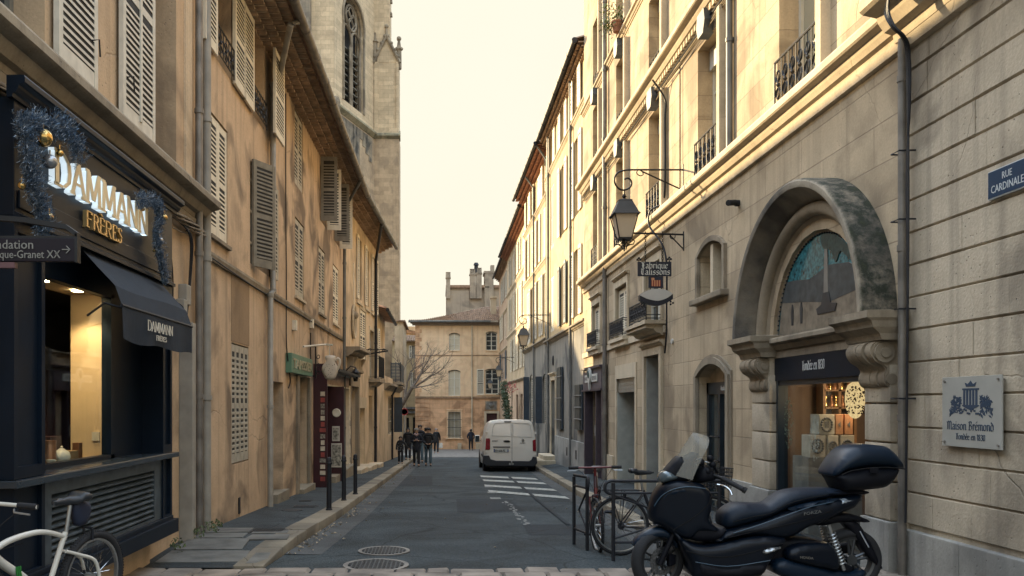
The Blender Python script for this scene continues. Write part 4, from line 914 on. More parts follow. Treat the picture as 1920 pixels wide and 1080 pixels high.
# oxblood antique shop front
P = thing('oxblood_shop_front', FB.W(20.5, .1, -2.0), 'dark oxblood shop front with posted pictures, flap canopy and white jug', 'shopfront'); a0, a1 = pl
m = MB(); m.box(-2.98, -2.62, 19.30, 19.36, -2.03, .93); obj('door_leaf', m, plumd, P)
m = MB(); m.box(-2.98, -2.53, 21.9, 21.96, -2.12, .45); fl_ = obj('door_leaf', m, plumd, P)
m = MB(); FB.box(m, a1 - .3, a1, -.1, .14, -2.2, .55); obj('side_post', m, shlt, P)
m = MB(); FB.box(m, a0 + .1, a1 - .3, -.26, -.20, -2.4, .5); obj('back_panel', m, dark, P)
m = MB(); FB.box(m, a0 + .1, a1 + .02, -.1, .10, .48, .80); obj('picture_fascia', m, plain('faded mural', (.36, .24, .17), .6, var=.5, vs=7), P)
m = MB(); FB.box(m, a0 + .15, a1 - .02, .10, .13, .45, .49); FB.box(m, a0 + .15, a1 - .02, .10, .13, .78, .82); obj('fascia_trim', m, shw, P)
m = MB(); W = FB.W; m.hexa([W(a0, -.0, .93), W(a1 + .1, .0, .93), W(a1 + .1, .42, .80), W(a0, .42, .80), W(a0, .0, 1.0), W(a1 + .1, .0, 1.0), W(a1 + .1, .44, .87), W(a0, .44, .87)])
for i in range(4): FB.box(m, a0, a1 + .1, .06 + i * .09, .10 + i * .09, .85 - i * .028, .93 - i * .028)
obj('flap_canopy', m, plain('slate canopy', (.05, .055, .06), .6), P)
pc = [plain('poster paper', (.62, .56, .44), .7, var=.2, vs=12), plain('photo print', (.26, .24, .20), .6, var=.7, vs=30), plain('red card', (.30, .06, .05), .6, var=.3)]
rg = random.Random(5)
for j in range(15):
    z = cv(738 + j * 11.4) * 19.3; q = rg.random() * .03; m = MB(); m.box(-2.79 + q, -2.65 - q, 19.285, 19.298, z - .045 - q * .6, z + .045); obj('posted_card', m, pc[(j * 2 + j // 3) % 3 if j % 4 else 0], P)
yl = 21.9
for u0, u1, v0, v1 in ((623, 637, 799, 827), (621.5, 641, 831, 876)):
    m = MB(); m.box(cu(u0) * yl, cu(u1) * yl, yl - .03, yl, cv(v1) * yl, cv(v0) * yl); f_ = obj('framed_picture', m, shw, P); m = MB(); m.box(cu(u0 + 1.6) * yl, cu(u1 - 1.6) * yl, yl - .036, yl - .03, cv(v1 - 3) * yl, cv(v0 + 3) * yl); obj('picture', m, plain('tile panel', (.30, .28, .23), .5, var=.9, vs=14), f_)
m = MB(); m.lathe([(.001, -.03), (.10, -.04), (.115, -.02), (.08, -.005)], (cu(631) * yl, yl, cv(774) * yl), 20, 'y'); obj('wall_plate', m, porc, P)
for j in range(6): m = MB(); z = -.2 - j * .28; FB.box(m, a1 - .27, a1 - .05, .142, .147, z - .2, z - .03); obj('posted_card', m, pc[j % 2], P)
m = MB(); FB.box(m, a0 + .3, a1, -.2, .30, -2.6, side_l(20.5) + .14); obj('door_step', m, kerbm, P)
# the jug sign on its iron rod
J = thing('jug_sign', (FB.W(19.4, .3, .6)), 'cream jug shaped shop sign hanging before the oxblood shop', 'sign'); YJ = 18.6
jp = [(611, 667), (628, 667), (629, 673), (628, 678), (632, 686), (634, 694), (631, 703), (626, 711), (612, 711), (607, 703), (603.5, 694), (605, 685), (611, 678), (610, 673)]
pj = catmull([(cu(u) * YJ, cv(v) * YJ) for u, v in jp], 3)
m = MB(); pillow(m, pj, lambda a, b, d: (a, YJ - d, b), .012, .045, .08, .06); obj('jug_body', m, plain('cream enamel', (.62, .53, .42), .5, var=.06, vs=3), J, smooth=70)
m = MB(); hp = catmull([(cu(u) * YJ, cv(v) * YJ) for u, v in ((629, 676), (633, 672), (637, 675), (637, 682), (634, 690), (631.5, 695))], 4, False); m.tube([(a, YJ, b) for a, b in hp], .03, 6); obj('jug_handle', m, plain('cream enamel handle', (.60, .51, .40), .5, var=.06), J, smooth=70)
m = MB(); rg = random.Random(9)
for i in range(22):
    a, b = cu(rg.uniform(608, 630)) * YJ, cv(rg.uniform(681, 709)) * YJ; m.ball((a, YJ - .045, b), .008, 4)
obj('jug_speckle', m, tin, J)
m = MB(); m.tube([(cu(569) * 17.0, 17.0, cv(650) * 17.0), (cu(610) * YJ, YJ, cv(646) * YJ), (cu(624) * YJ, YJ, cv(647) * YJ)], .022, 6); m.tube([(cu(618) * YJ, YJ, cv(647) * YJ), (cu(618) * YJ, YJ, cv(667) * YJ)], .012, 5); obj('rod', m, shw, J)
m = MB(); xx = cu(592) * YJ; m.tube([(xx, YJ, cv(646) * YJ), (xx, YJ, cv(710) * YJ)], .018, 6)
for vz in (668, 684, 698): m.tube([(xx + .06 + .05 * (1 - t / 12) * math.cos(t * .7 + 3), YJ, cv(vz) * YJ + .07 * (1 - t / 12) * math.sin(t * .7 + 3)) for t in range(10)], .008, 5)
m.tube([(xx, YJ, cv(685) * YJ), (cu(605) * YJ, YJ, cv(685) * YJ)], .008, 5); m.tube([(xx, YJ, cv(697) * YJ), (cu(605) * YJ, YJ, cv(697) * YJ)], .008, 5); m.tube([(-2.95, YJ, cv(650) * YJ), (xx, YJ, cv(650) * YJ)], .012, 5); m.tube([(-2.95, YJ, cv(705) * YJ), (xx, YJ, cv(705) * YJ)], .012, 5); obj('bracket', m, black, J)
# ---------------------------------------------------------------- LEFT: cream house with the oval niche
FC = Fr((-2.9, 25.0), (-2.5, 33.0), 'L', 25.0)
Cc = house('cream_house', (-2.7, 29, side_l(29)), 'cream house with an oval niche and balcony, beyond the ochre house')
sC = lambda u, o=0: FC.at(u, None, o)
tw = [(sC(671), sC(678)), (sC(686), sC(692)), (sC(698), sC(704))]
H = [(a, b, 3.55, 5.6, 0, .28) for a, b in tw]
f1 = (sC(674.5), sC(685)); H.append((f1[0], f1[1], 1.55, 3.25, 0, .10))
f2 = (sC(692.5), sC(700)); H.append((f2[0], f2[1], .95, 2.75)); f3 = (sC(703), sC(707)); H.append((f3[0], f3[1] - .1, 1.4, 3.0))
dn = (sC(653), sC(666)); H.append((dn[0], dn[1], -2.6, .55, 0, .4))
ga = (sC(671), sC(684)); H.append((ga[0], ga[1], -2.4, -.15, 0, .25)); dd = (sC(691.5), sC(698)); H.append((dd[0], dd[1], -2.8, .3, 0, .3)); gw = (sC(701), sC(706)); H.append((gw[0], gw[1], -1.6, .35, 0, .15))
m = MB(); wall(FC, m, 25.0, 33.2, lambda s: side_l(s) - .3, 6.1, H); shell(FC, m, 25.0, 33.2, -3, 6.1, 5.5); obj('wall', m, cream, Cc)
for i, (a, b) in enumerate(tw):
    f = casement(FC, Cc, a, b, 3.55, 5.6, .26, mat=shg)
    obj('shutter', shut_flat(FC, a - .01, -.42, 3.5, 5.62, .08), shlt, f)
    if i > 1: obj('shutter', shut_flat(FC, b + .01, .42, 3.5, 5.62, .08), shlt, f)
    m = MB(); FC.box(m, a - .4, b + .1, 0, .06, 3.35, 3.42); obj('sill', m, limeL, f)
obj('shutter', shut_closed(FC, f1[0] + .01, f1[1] - .01, 1.58, 3.23, -.05, .08), shlt, Cc)
m = MB(); ring(FC, m, f1[0], f1[1], 1.55, 3.25, .12, 0, .025); ring(FC, m, f2[0], f2[1], .95, 2.75, .12, 0, .025); obj('window_surround', m, limeL, Cc)
f = casement(FC, Cc, f2[0], f2[1], .97, 2.75, .15, mat=shg, gl=glassl, label='tall balcony window')
m = MB(); FC.box(m, f2[0] - .25, f2[1] + .35, 0, .42, .80, .93); FC.profile(m, [(0, .62), (.18, .66), (.36, .80), (0, .80)], f2[0] - .1, f2[1] + .2); obj('balcony_slab', m, limeS, Cc)
m = MB(); railing(FC, m, f2[0] - .2, f2[1] + .3, .38, .93, 1.75, 'bars'); obj('railing', m, black, Cc)
obj('shutter', shut_flat(FC, f3[0], -.3, 1.4, 3.0, .08), shlt, Cc); obj('shutter', shut_flat(FC, f3[1] + .05, .45, 1.4, 3.0, .08), shlt, Cc)
f = casement(FC, Cc, f3[0], f3[1] - .1, 1.4, 3.0, .2)
m = MB(); FC.box(m, dn[0], dn[1], -.4, -.34, -2.8, .55); obj('door', m, plain('old brown door', (.12, .08, .05), .6, var=.3), Cc)
m = MB(); ring(FC, m, dn[0], dn[1], side_l(26) - .1, .55, .28, -.02, .12); FC.profile(m, corn(.85, 1.10, .22), dn[0] - .4, dn[1] + .45); FC.profile(m, corn(1.45, 1.75, .45), dn[0] - .5, dn[1] + .5); FC.box(m, dn[0] - .25, dn[1] + .25, 0, .2, 1.1, 1.45)
for a in (dn[0] - .2, dn[1] + .05): FC.profile(m, [(0, 1.05), (.16, 1.1), (.2, 1.2), (.32, 1.45), (0, 1.45)], a, a + .2)
obj('door_portal', m, limeS, Cc)
m = MB(); FC.box(m, ga[0] - .05, ga[1] + .08, -.0, .05, -.15, .22); obj('lintel', m, limeL, Cc)
m = MB(); z = -2.9
while z < -.15: FC.box(m, ga[0], ga[1], -.22, -.18, z, z + .075); z += .085
obj('roller_shutter', m, shw, Cc)
m = MB(); FC.box(m, dd[0], dd[1], -.3, -.25, -2.9, .3); obj('door', m, shd, Cc); f = casement(FC, Cc, gw[0], gw[1], -1.6, .35, .12, mat=shg, gl=glassl)
for a, b in ((dn[0], dn[1]), (ga[0], ga[1]), (dd[0], dd[1])):
    m = MB(); FC.box(m, a - .1, b + .1, -.2, .42, -3, side_l((a + b) / 2) + .15); obj('door_step', m, limeL, Cc, bevel=.02)
genoise(FC, Cc, 25.2, 33.4, 6.03, 4, .24, .075, .145)
tiled(FC, Cc, 25.2, 33.4, .66, 6.36, -5.5, 8.1, .24); gutter(FC, Cc, 25.2, 33.5, .72, 6.28, .08, zincd)
pipe(FC, Cc, [(sC(716, .7), .68, 6.2), (sC(704, .1), .12, 5.5), (sC(704, .1), .1, -2.5)], .055, ironb, lab='dark downpipe of the cream house')
m = MB(); cc = FC.at(661, 603); W = FC.W                # oval niche and its cable
for r, o in ((1, .06), (.8, .03)):
    for i in range(20):
        t0, t1 = i * math.pi / 10, (i + 1) * math.pi / 10; q = lambda t, k: W(cc[0] + .33 * r * k * math.cos(t), o if k == 1 else o + .0, cc[1] + .52 * r * k * math.sin(t))
        m.tube([q(t0, 1), q(t1, 1)], .045 * r, 6)
obj('oval_niche', m, limeL, Cc, smooth=60); m = MB(); FC.box(m, cc[0] - .1, cc[0] + .1, .0, .08, cc[1] - .35, cc[1] + .35); m.ball(W(cc[0], .08, cc[1] + .2), .12, 6); obj('niche_relief', m, limeS, Cc)
cable(FC, Cc, [(cc[0], .05, cc[1] + .52), (cc[0] - .1, .05, 3.9), (cc[0] - .12, .05, 4.5)], .02, shlt)
# wrought iron bracket above the portal
a_ = FC.at(672, None); m = MB(); zb = cv(655) * 26.3
BK = thing('iron_bracket', FC.W(a_, 0, zb), 'scrolled black iron bracket projecting from the cream house portal', 'bracket')
m.tube([FC.W(a_, 0, zb - .12), FC.W(a_, .5, zb - .02), FC.W(a_, 1.0, zb + .06)], .028, 6)
m.tube([FC.W(a_, 0, zb + .10), FC.W(a_, .95, zb + .10)], .015, 5)
for c, r in ((.15, .09), (.38, .075), (.62, .07), (.85, .06)): m.tube([FC.W(a_, c + r * (1 - t / 12) * math.cos(t * .8), zb + .08 + r * (1 - t / 12) * math.sin(t * .8)) for t in range(10)], .012, 5)
obj('scrollwork', m, black, BK)
# ---------------------------------------------------------------- LEFT: low house
FD = Fr((-2.5, 33.2), (-2.3, 48.0), 'L', 33.2)
Dh = house('low_house', (-2.4, 40, side_l(40)), 'low ochre house with slatted balcony box, last on the left')
sD = lambda u, o=0: FD.at(u, None, o)
m = MB(); w1 = (sD(728), sD(738)); w2_ = (sD(742.5), sD(744.5)); zz = 1.0
wall(FD, m, 33.2, 48.0, lambda s: side_l(s) - .3, 1.25, [(w1[0], w1[1], -1.5, .35, 0, .2), (w2_[0], w2_[1], -.6, .3, 0, .15)])
shell(FD, m, 33.2, 48.0, -3.4, 1.25, 6); obj('wall', m, cream, Dh)
m = MB(); FD.profile(m, corn(.62, .92, .28), 36.5, 47.6); obj('cornice', m, limeS, Dh)
f = casement(FD, Dh, w1[0], w1[1], -1.5, .35, .15, mat=shg); obj('shutter', shut_out(FD, w1[1], .42, -1.45, .33, R(80), 0), shn, f)
f = casement(FD, Dh, w2_[0], w2_[1], -.6, .3, .1, mat=shd)
m = MB(); pD = pipe(FD, Dh, [(40.5, .3, .8), (40.5, .08, .4), (40.5, .08, -2.9)], .05, ironb)
FU = Fr((-2.62, 33.2), (-2.62, 40.5), 'L', 33.2)        # taller part set back with the small tiled roof
m = MB(); wall(FU, m, 33.2, 39.5, 1.2, 3.9, [(34.4, 35.2, 1.6, 3.0)]); shell(FU, m, 33.2, 39.5, 1.2, 3.9, 5); obj('upper_wall', m, cream, Dh)
f = casement(FU, Dh, 34.4, 35.2, 1.6, 3.0, .2); obj('shutter', shut_flat(FU, 34.4, -.4, 1.6, 3.0, .09), shlt, f)
tiled(FU, Dh, 33.6, 39.8, .45, 3.85, -3.5, 4.9, .25); gutter(FU, Dh, 33.6, 39.8, .50, 3.80, .07, ironb)
yb = 42.0; m = MB()                                     # slatted balcony box
for i in range(13): z = cv(715) * yb + i * .073; m.box(cu(733) * yb, cu(751) * yb, yb, yb + .03, z, z + .05); m.box(cu(751) * yb - .03, cu(751) * yb, yb, yb + 4, z, z + .05)
for x in (733, 742, 751): m.box(cu(x) * yb - .02, cu(x) * yb + .02, yb + .03, yb + .07, cv(716) * yb, cv(679) * yb)
obj('balcony_screen', m, shn, Dh)
m = MB(); m.box(cu(732) * yb, cu(753) * yb, yb - .1, yb + 4.2, cv(721) * yb, cv(716) * yb); obj('balcony_slab', m, limeS, Dh)
# ---------------------------------------------------------------- church tower
T = house('church_tower', (-9, 96, road(96)), 'tall gothic stone church tower with tracery window and gabled buttress', 'church tower')
zg = road(96) - .5
PA, PB, PC, PD = (-15.4, 88), (-11.2, 88), (-7.75, 98), (-4.86, 98)
m = MB(); plan = [PA, PB, PC, PD, (-4.86, 101), (-8, 104), (-22, 104), (-22, 88)]
def plan_prism(m, plan, z0, z1):
    n = len(plan); m.add([(x, y, z0) for x, y in plan] + [(x, y, z1) for x, y in plan], [tuple(range(n))[::-1], tuple(range(n, 2 * n))] + [(i, (i + 1) % n, (i + 1) % n + n, i + n) for i in range(n)])
Lw = [(-15.4, 87.7), (-11.1, 87.7), (-7.7, 97.7), (-4.80, 97.7), (-4.80, 101), (-8, 104), (-22, 104), (-22, 87.7)]
plan_prism(m, Lw, zg, 31.2); obj('lower_stage', m, stucco('lower tower stone', (.54, .41, .27), (.45, .34, .225), dirt=(.17, .14, .11), dirt_amt=.35, streak=.35, blocks=(1.1, .5, 0), mortar=.2, axis='X'), T)
FT = Fr(PB, PC, 'L', 0.0)
m = MB(); LT = FT.len; wa, wb = FT.at(644, None), FT.at(681, None)
wall(FT, m, -.01, LT, 31.2, 50, [(wa, wb, 33.0, 45.0, 3.6, 1.1)])
m2 = MB(); plan_prism(m, [PA, (PB[0] - .02, PB[1]), (-13, 95), (-22, 95), (-22, 88)], 31.2, 56); plan_prism(m, [PC, (-5.9, 98), (-5.9, 101), (-8, 104), (-13, 104), (PC[0] - .05, 98.05)], 31.2, 56); plan_prism(m, [(-12.8, 92), (-9.2, 97.2), (-9.5, 104), (-22, 104)], 31.2, 56); obj('belfry', m, tower_m, T)
m = MB(); W = FT.W                                      # tracery
cz = (wa + wb) / 2; q = (wb - wa) / 4
for c in (wa + q, wb - q):
    ar = arcpts(c - q * .86, c + q * .86, 39.6, q * 1.6, 12); m.tube([W(c - q * .86, -.35, 33)] + [W(a, -.35, z) for a, z in ar] + [W(c + q * .86, -.35, 33)], .16, 6)
m.tube([W(cz, -.30, 33), W(cz, -.3, 41)], .2, 8)
for k, (rr, zc) in enumerate(((q * 1.05, 42.9),)):
    m.tube([W(cz + rr * math.cos(t * math.pi / 8), -.35, zc + rr * math.sin(t * math.pi / 8)) for t in range(17)], .15, 6)
    for j in range(4): m.tube([W(cz + rr * .45 * math.cos(j * math.pi / 2) + rr * .42 * math.cos(t * math.pi / 6), -.33, zc + rr * .45 * math.sin(j * math.pi / 2) + rr * .42 * math.sin(t * math.pi / 6)) for t in range(13)], .08, 5)
for e, r in ((.0, .16), (-.42, .12), (-.75, .10)):
    ar = arcpts(wa - .12 - e * .3, wb + .12 + e * .3, 41.4, 3.7, 14); m.tube([W(ar[0][0], e + .05, 33)] + [W(a, e + .05, z) for a, z in ar] + [W(ar[-1][0], e + .05, 33)], r, 6)
obj('tracery', m, limeS, T, smooth=60)
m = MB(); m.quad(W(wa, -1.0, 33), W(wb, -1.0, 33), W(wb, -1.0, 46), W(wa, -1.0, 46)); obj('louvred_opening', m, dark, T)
m = MB()
for i in range(9): FT.box(m, wa + .1, wb - .1, -.95, -.6, 33.4 + i * .75, 33.5 + i * .75)
obj('sound_louvres', m, shd, T)
def band(m, a, b, z, h, pr):                            # sloped string course between two plan points
    F_ = Fr(a, b, 'L', 0); F_.profile(m, [(-.2, z - h * .4), (pr * .4, z - h * .3), (pr, z + h * .1), (pr * .95, z + h * .3), (-.2, z + h)], -.3, F_.len + .2)
m = MB(); band(m, PA, PB, 31.4, 1.2, .6); band(m, PB, PC, 31.4, 1.0, .6); band(m, PC, PD, 31.3, .9, .6); obj('string_course', m, stucco('mossy band', (.36, .31, .21), (.26, .24, .15), dirt=(.05, .06, .05)), T)
m = MB()                                                # dark weathered course below the string
Fq = Fr(Lw[1], Lw[2], 'L', 0); [Fq.box(m, -.1 + i * .9, .78 + i * .9 + (i * 37 % 10) * .05, 0, .06, 30.9 - 1.0 - (i * 29 % 7) * .62, 30.9) for i in range(11)]; Fp = Fr(Lw[0], Lw[1], 'L', 0); Fp.box(m, .3, Fp.len, 0, .05, 28.2, 30.9); obj('blackened_masonry', m, tower_d, T)
m = MB(); FP_ = Fr(PC, PD, 'L', 0); zs = 31.8; ln = FP_.len
FP_.box(m, 0, ln, -3, .02, 31.2, 40.2)
FP_.box(m, 0, .45, 0, .22, 31.8, 40.2); FP_.box(m, ln - .28, ln, 0, .22, 31.8, 40.2); FP_.box(m, .45, ln - .28, 0, .22, 31.8, 32.4)
m.prism([(0, 40.2), (ln, 40.2), (ln * .5, 43.2)], lambda a, b, d: FP_.W(a, d, b), -3, .05); obj('corner_buttress', m, tower_m, T)
m = MB()
for a, b in (((-.1, 40.1), (ln * .5, 43.3)), ((ln + .15, 40.1), (ln * .5, 43.3))):
    m.tube([FP_.W(a[0], .2, a[1]), FP_.W(b[0], .2, b[1])], .2, 6)
    for k in range(4): t = (k + .5) / 4; m.ball(FP_.W(a[0] + (b[0] - a[0]) * t, .25, a[1] + (b[1] - a[1]) * t + .28), .2, 5)
m.tube([FP_.W(ln * .5, .1, 43.2), FP_.W(ln * .5, .1, 44.3)], [.2, .1], 6); m.ball(FP_.W(ln * .5, .1, 44.4), .25, 5)
m.lathe([(.32, 0), (.3, 2.2), (.5, 2.3), (.5, 2.5), (.25, 2.6), (.12, 3.6)], FP_.W(ln + .0, -.5, 39.6), 6); m.ball(FP_.W(ln, -.5, 43.2), .3, 5); m.lathe([(.3, 0), (.28, 2.2), (.45, 2.3), (.2, 2.5), (.1, 3.4)], FP_.W(.1, .0, 40.3), 6)
obj('crocketed_gable', m, limeS, T)
m = MB(); x0 = cu(711) * 99; m.box(x0, x0 + .55, 98.2, 99, 43, 56); m.box(x0 + .75, x0 + 1.1, 98.4, 99.2, 41, 56)
for k in range(6): z = 46.2 + k * 1.6; m.ball((x0 + 1.35, 98.6, z), .25, 5); m.box(x0 + 1.0, x0 + 1.6, 98.4, 98.8, z - .35, z - .15)
obj('pinnacle_shaft', m, tower_d, T)
m = MB(); m.box(-21, -13.6, 87.2, 87.99, 33, 56); obj('left_buttress', m, tower_d, T)
m = MB(); m.box(-15.0, -11.4, 86.6, 87.7, zg, 28.5); band(m, (-15.1, 86.5), (-11.3, 86.5), 28.6, 1.3, .5); obj('stepped_buttress', m, tower_d, T)
m = MB(); m.lathe([(.5, 0), (.55, .6), (.4, 1.6), (.5, 2.2), (.35, 2.8)], (cu(632) * 88, 86.8, 29.2), 8); obj('gargoyle', m, limeS, T)
NV = house('nave_sun_blocker', (-16, 70, road(70)), 'unseen nave block added behind the left houses to keep sun off the square, seen only as the tall mass that shades the street'.replace('seen only as the tall mass that shades the street', 'hidden by their roofs'), 'sun blocker')  # unseen block, added to keep direct sun off the square
m = MB(); m.box(-24, -9.5, 57, 86, road(70), 10); obj('wall', m, tower_m, NV)
m = MB(); m.prism([(-24.2, 10), (-9.2, 10), (-17, 12.2)], lambda a, b, d: (a, d, b), 56.8, 86.2); obj('roof', m, tileg, NV)
# ---------------------------------------------------------------- END: warm corner house closing the street
YE = 75.0; FE = Fr((-2.2, YE), (6.5, YE), 'R', 0.0); FE.n = Vector((0, -1)); 
eX = lambda u: cu(u) * YE + 2.2; eZ = lambda v: cv(v) * YE
Eh = house('corner_house', (1.5, YE + 3, road(75)), 'warm orange house with arched windows closing the street, tiled roof')
gz = road(75) - .2; sz = eZ(745); tz = eZ(607)
up = [(842, 862, 624, 657), (911, 932, 621, 657), (841, 863, 693, 742), (910, 935, 691, 739)]
H = [(eX(a), eX(b), eZ(d), eZ(c), .14, .22) for a, b, c, d in up]
m = MB(); wall(FE, m, 0, 8.7, sz, tz, H); obj('wall', m, warm, Eh)
m = MB(); g = (eX(840.5), eX(863.5), eZ(821), eZ(772)); dr_ = (eX(912), eX(932), gz, eZ(775)); wall(FE, m, .01, 8.7, gz, sz, [g + (0, .25), dr_ + (0, .3)]); shell(FE, m, 0, 8.7, gz, tz, 7); obj('ground_floor_wall', m, warm_low, Eh)
for i, (a, b, c, d) in enumerate(up):
    f = casement(FE, Eh, eX(a), eX(b), eZ(d), eZ(c), .2, cols=2, rows=[3, 4, 3, 5][i], rise=.14, gl=glassl if i in (0, 2) else glassd, fw=.07)
    m = MB(); FE.box(m, eX(a) - .05, eX(b) + .05, -.02, .06, eZ(d) - .08, eZ(d)); obj('sill', m, warm, f)
o = shut_flat(FE, eX(907), -(eX(907) - eX(894)), eZ(741), eZ(692), .09); obj('shutter', o, shlt, Eh); o = shut_out(FE, eX(936), .5, eZ(741), eZ(692), R(60), .09); obj('shutter', o, shd, Eh)
m = MB(); FE.box(m, -.05, 8.7, -.02, .10, sz - .10, sz + .08); FE.box(m, 0, 8.7, -.02, .04, eZ(666) - .05, eZ(666) + .03); obj('string_course', m, stucco('brown band', (.40, .27, .17), (.33, .22, .14), axis='X'), Eh)
m = MB(); ring(FE, m, g[0], g[1], g[2], g[3], .14, -.02, .06); FE.box(m, g[0] - .25, g[1] + .25, 0, .16, g[2] - .1, g[2]); FE.box(m, g[0] - .18, g[1] + .18, 0, .1, g[3] + .14, g[3] + .22); obj('window_surround', m, warm, Eh)
f = casement(FE, Eh, g[0], g[1], g[2], g[3], .2, cols=2, rows=3, gl=glassl)
m = MB(); n = 9
for i in range(n + 1):
    a = g[0] + (g[1] - g[0]) * i / n; m.tube([FE.W(a, .04, g[3]), FE.W(a, .06, g[2] + 1.1), FE.W(a, .22, g[2] + .9), FE.W(a, .24, g[2] + .3), FE.W(a, .08, g[2] - .05)], .016, 5)
for z in (g[3] - .7, g[2] + .95, g[2] + .25): m.tube([FE.W(g[0] - .1, .08 if z > g[2] + 1 else .22, z), FE.W(g[1] + .1, .08 if z > g[2] + 1 else .22, z)], .018, 5)
obj('window_grille', m, black, f)
m = MB(); FE.box(m, dr_[0], dr_[1], -.28, -.22, gz, dr_[3]); obj('door', m, plumd, Eh); m = MB(); ring(FE, m, dr_[0], dr_[1], gz, dr_[3], .2, -.02, .08); obj('door_surround', m, limeL, Eh)
m = MB(); FE.box(m, eX(910), eX(932), .0, .06, eZ(769), eZ(752)); obj('stone_plaque', m, limeS, Eh); m = MB(); FE.box(m, eX(912), eX(930), .06, .07, eZ(767), eZ(754)); m.ball(FE.W(eX(921), .07, eZ(760)), .22, 6); obj('plaque_relief', m, greyst, Eh)
m = MB()                                                # quoins and rusticated corner
for i in range(17): FE.box(m, -.04, .55 if i % 2 else .35, -.3, .03, sz + .1 + i * .38, sz + .44 + i * .38) if sz + .44 + i * .38 < tz else None
for i in range(10): FE.box(m, -.04, 1.25, -.3, .05, sz - .5 - i * .40, sz - .14 - i * .40) if sz - .5 - i * .4 > gz else None
obj('quoins', m, warm_low, Eh, bevel=.02)
for a, b in ((eX(858), eX(865)), (eX(892), eX(900))):
    m = MB(); FE.box(m, a, b, .1, .5, gz, gz + .75); single('stone_bollard', m, limeL, 'square pale guard stone %s the standing man by the end house' % ('left of' if a < 5 and b < eX(870) else 'right of'), 'guard stone', bevel=.03)
pipe(FE, Eh, [(eX(885), .1, tz), (eX(885), .1, gz)], .07, limeL)
m = MB(); FE.box(m, -.45, 8.9, -.05, .35, tz, tz + .12); FE.box(m, -.3, 8.9, -.05, .2, tz - .16, tz); obj('eave_cornice', m, plain('grey eave', (.22, .17, .13), .7), Eh)
gutter(FE, Eh, -.6, 6.7, .55, tz + .16, .10, zincd)
# sloping tile roof rising to the right
m = MB(); nx, ny_ = 52, 9; zr = lambda a, t: tz + .2 + t * (.25 + 1.55 * min(1, max(0, (a + .6) / 7.2)))
for i in range(nx):
    for j in range(4):
        a0, a1 = -.6 + (i + j / 4) * .18, -.6 + (i + (j + 1) / 4) * .18; h0, h1 = .08 * abs(math.sin(math.pi * j / 4)), .08 * abs(math.sin(math.pi * (j + 1) / 4))
        for r in range(ny_):
            t0, t1 = r / ny_, (r + 1) / ny_; Yt = lambda t: YE - .62 + t * 5
            m.quad((a0 - 2.2, Yt(t0), zr(a0, t0) + h0 + .05), (a1 - 2.2, Yt(t0), zr(a1, t0) + h1 + .05), (a1 - 2.2, Yt(t1), zr(a1, t1) + h1), (a0 - 2.2, Yt(t1), zr(a0, t1) + h0))
            m.quad((a0 - 2.2, Yt(t0), zr(a0, t0) + h0 + .05), (a1 - 2.2, Yt(t0), zr(a1, t0) + h1 + .05), (a1 - 2.2, Yt(t0), zr(a1, t0) + h1), (a0 - 2.2, Yt(t0), zr(a0, t0) + h0))
obj('roof', m, tileg, Eh)
m = MB(); m.box(cu(920) * 77, cu(930) * 77, 76.6, 77.6, cv(596) * 77, cv(560) * 77); m.box(cu(919) * 77, cu(931) * 77, 76.5, 77.7, cv(560) * 77, cv(556) * 77); obj('chimney', m, limeL, Eh)
# grey chimney house behind
YG = 86.0; gx = lambda u: cu(u) * YG; gv = lambda v: cv(v) * YG
Gh = house('grey_house', (gx(900), YG + 3, road(86)), 'tall grey rendered house with chimneys rising behind the orange house')
m = MB(); m.box(gx(837), gx(975), YG, YG + 7, road(86), gv(540)); m.box(gx(838), gx(880), YG - .1, YG, road(86), gv(545)); obj('wall', m, chimst, Gh)
m = MB(); m.box(gx(836), gx(975), YG - .25, YG + 7, gv(540), gv(535)); obj('coping', m, tileg, Gh)
for a, b, t, bt in ((836.5, 844, 522, 560), (881, 892, 516, 560), (893, 903, 514, 560), (908, 916, 540, 600)):
    m = MB(); m.box(gx(a), gx(b), YG - .3, YG + .6, gv(bt), gv(t)); m.box(gx(a) - .06, gx(b) + .06, YG - .36, YG + .66, gv(t), gv(t - 2)); 
    for k in range(3): m.lathe([(.12, 0), (.10, .5), (.13, .55)], (gx(a + (b - a) * (k + .5) / 3), YG + .1, gv(t - 2)), 8)
    obj('chimney', m, chimst, Gh)
m = MB(); m.box(gx(909), gx(925), YG - .36, YG + 2, gv(580), gv(513)); m.box(gx(907), gx(927), YG - .4, YG + 2.2, gv(513), gv(509)); m.box(gx(920), gx(927), YG, YG + .8, gv(509), gv(497)); obj('stair_turret', m, chimst, Gh)
m = MB(); m.lathe([(.22, 0), (.2, .8), (.3, .85), (.18, 1.1)], (gx(893), YG + .2, gv(512)), 10); obj('chimney_pot', m, ironb, Gh)
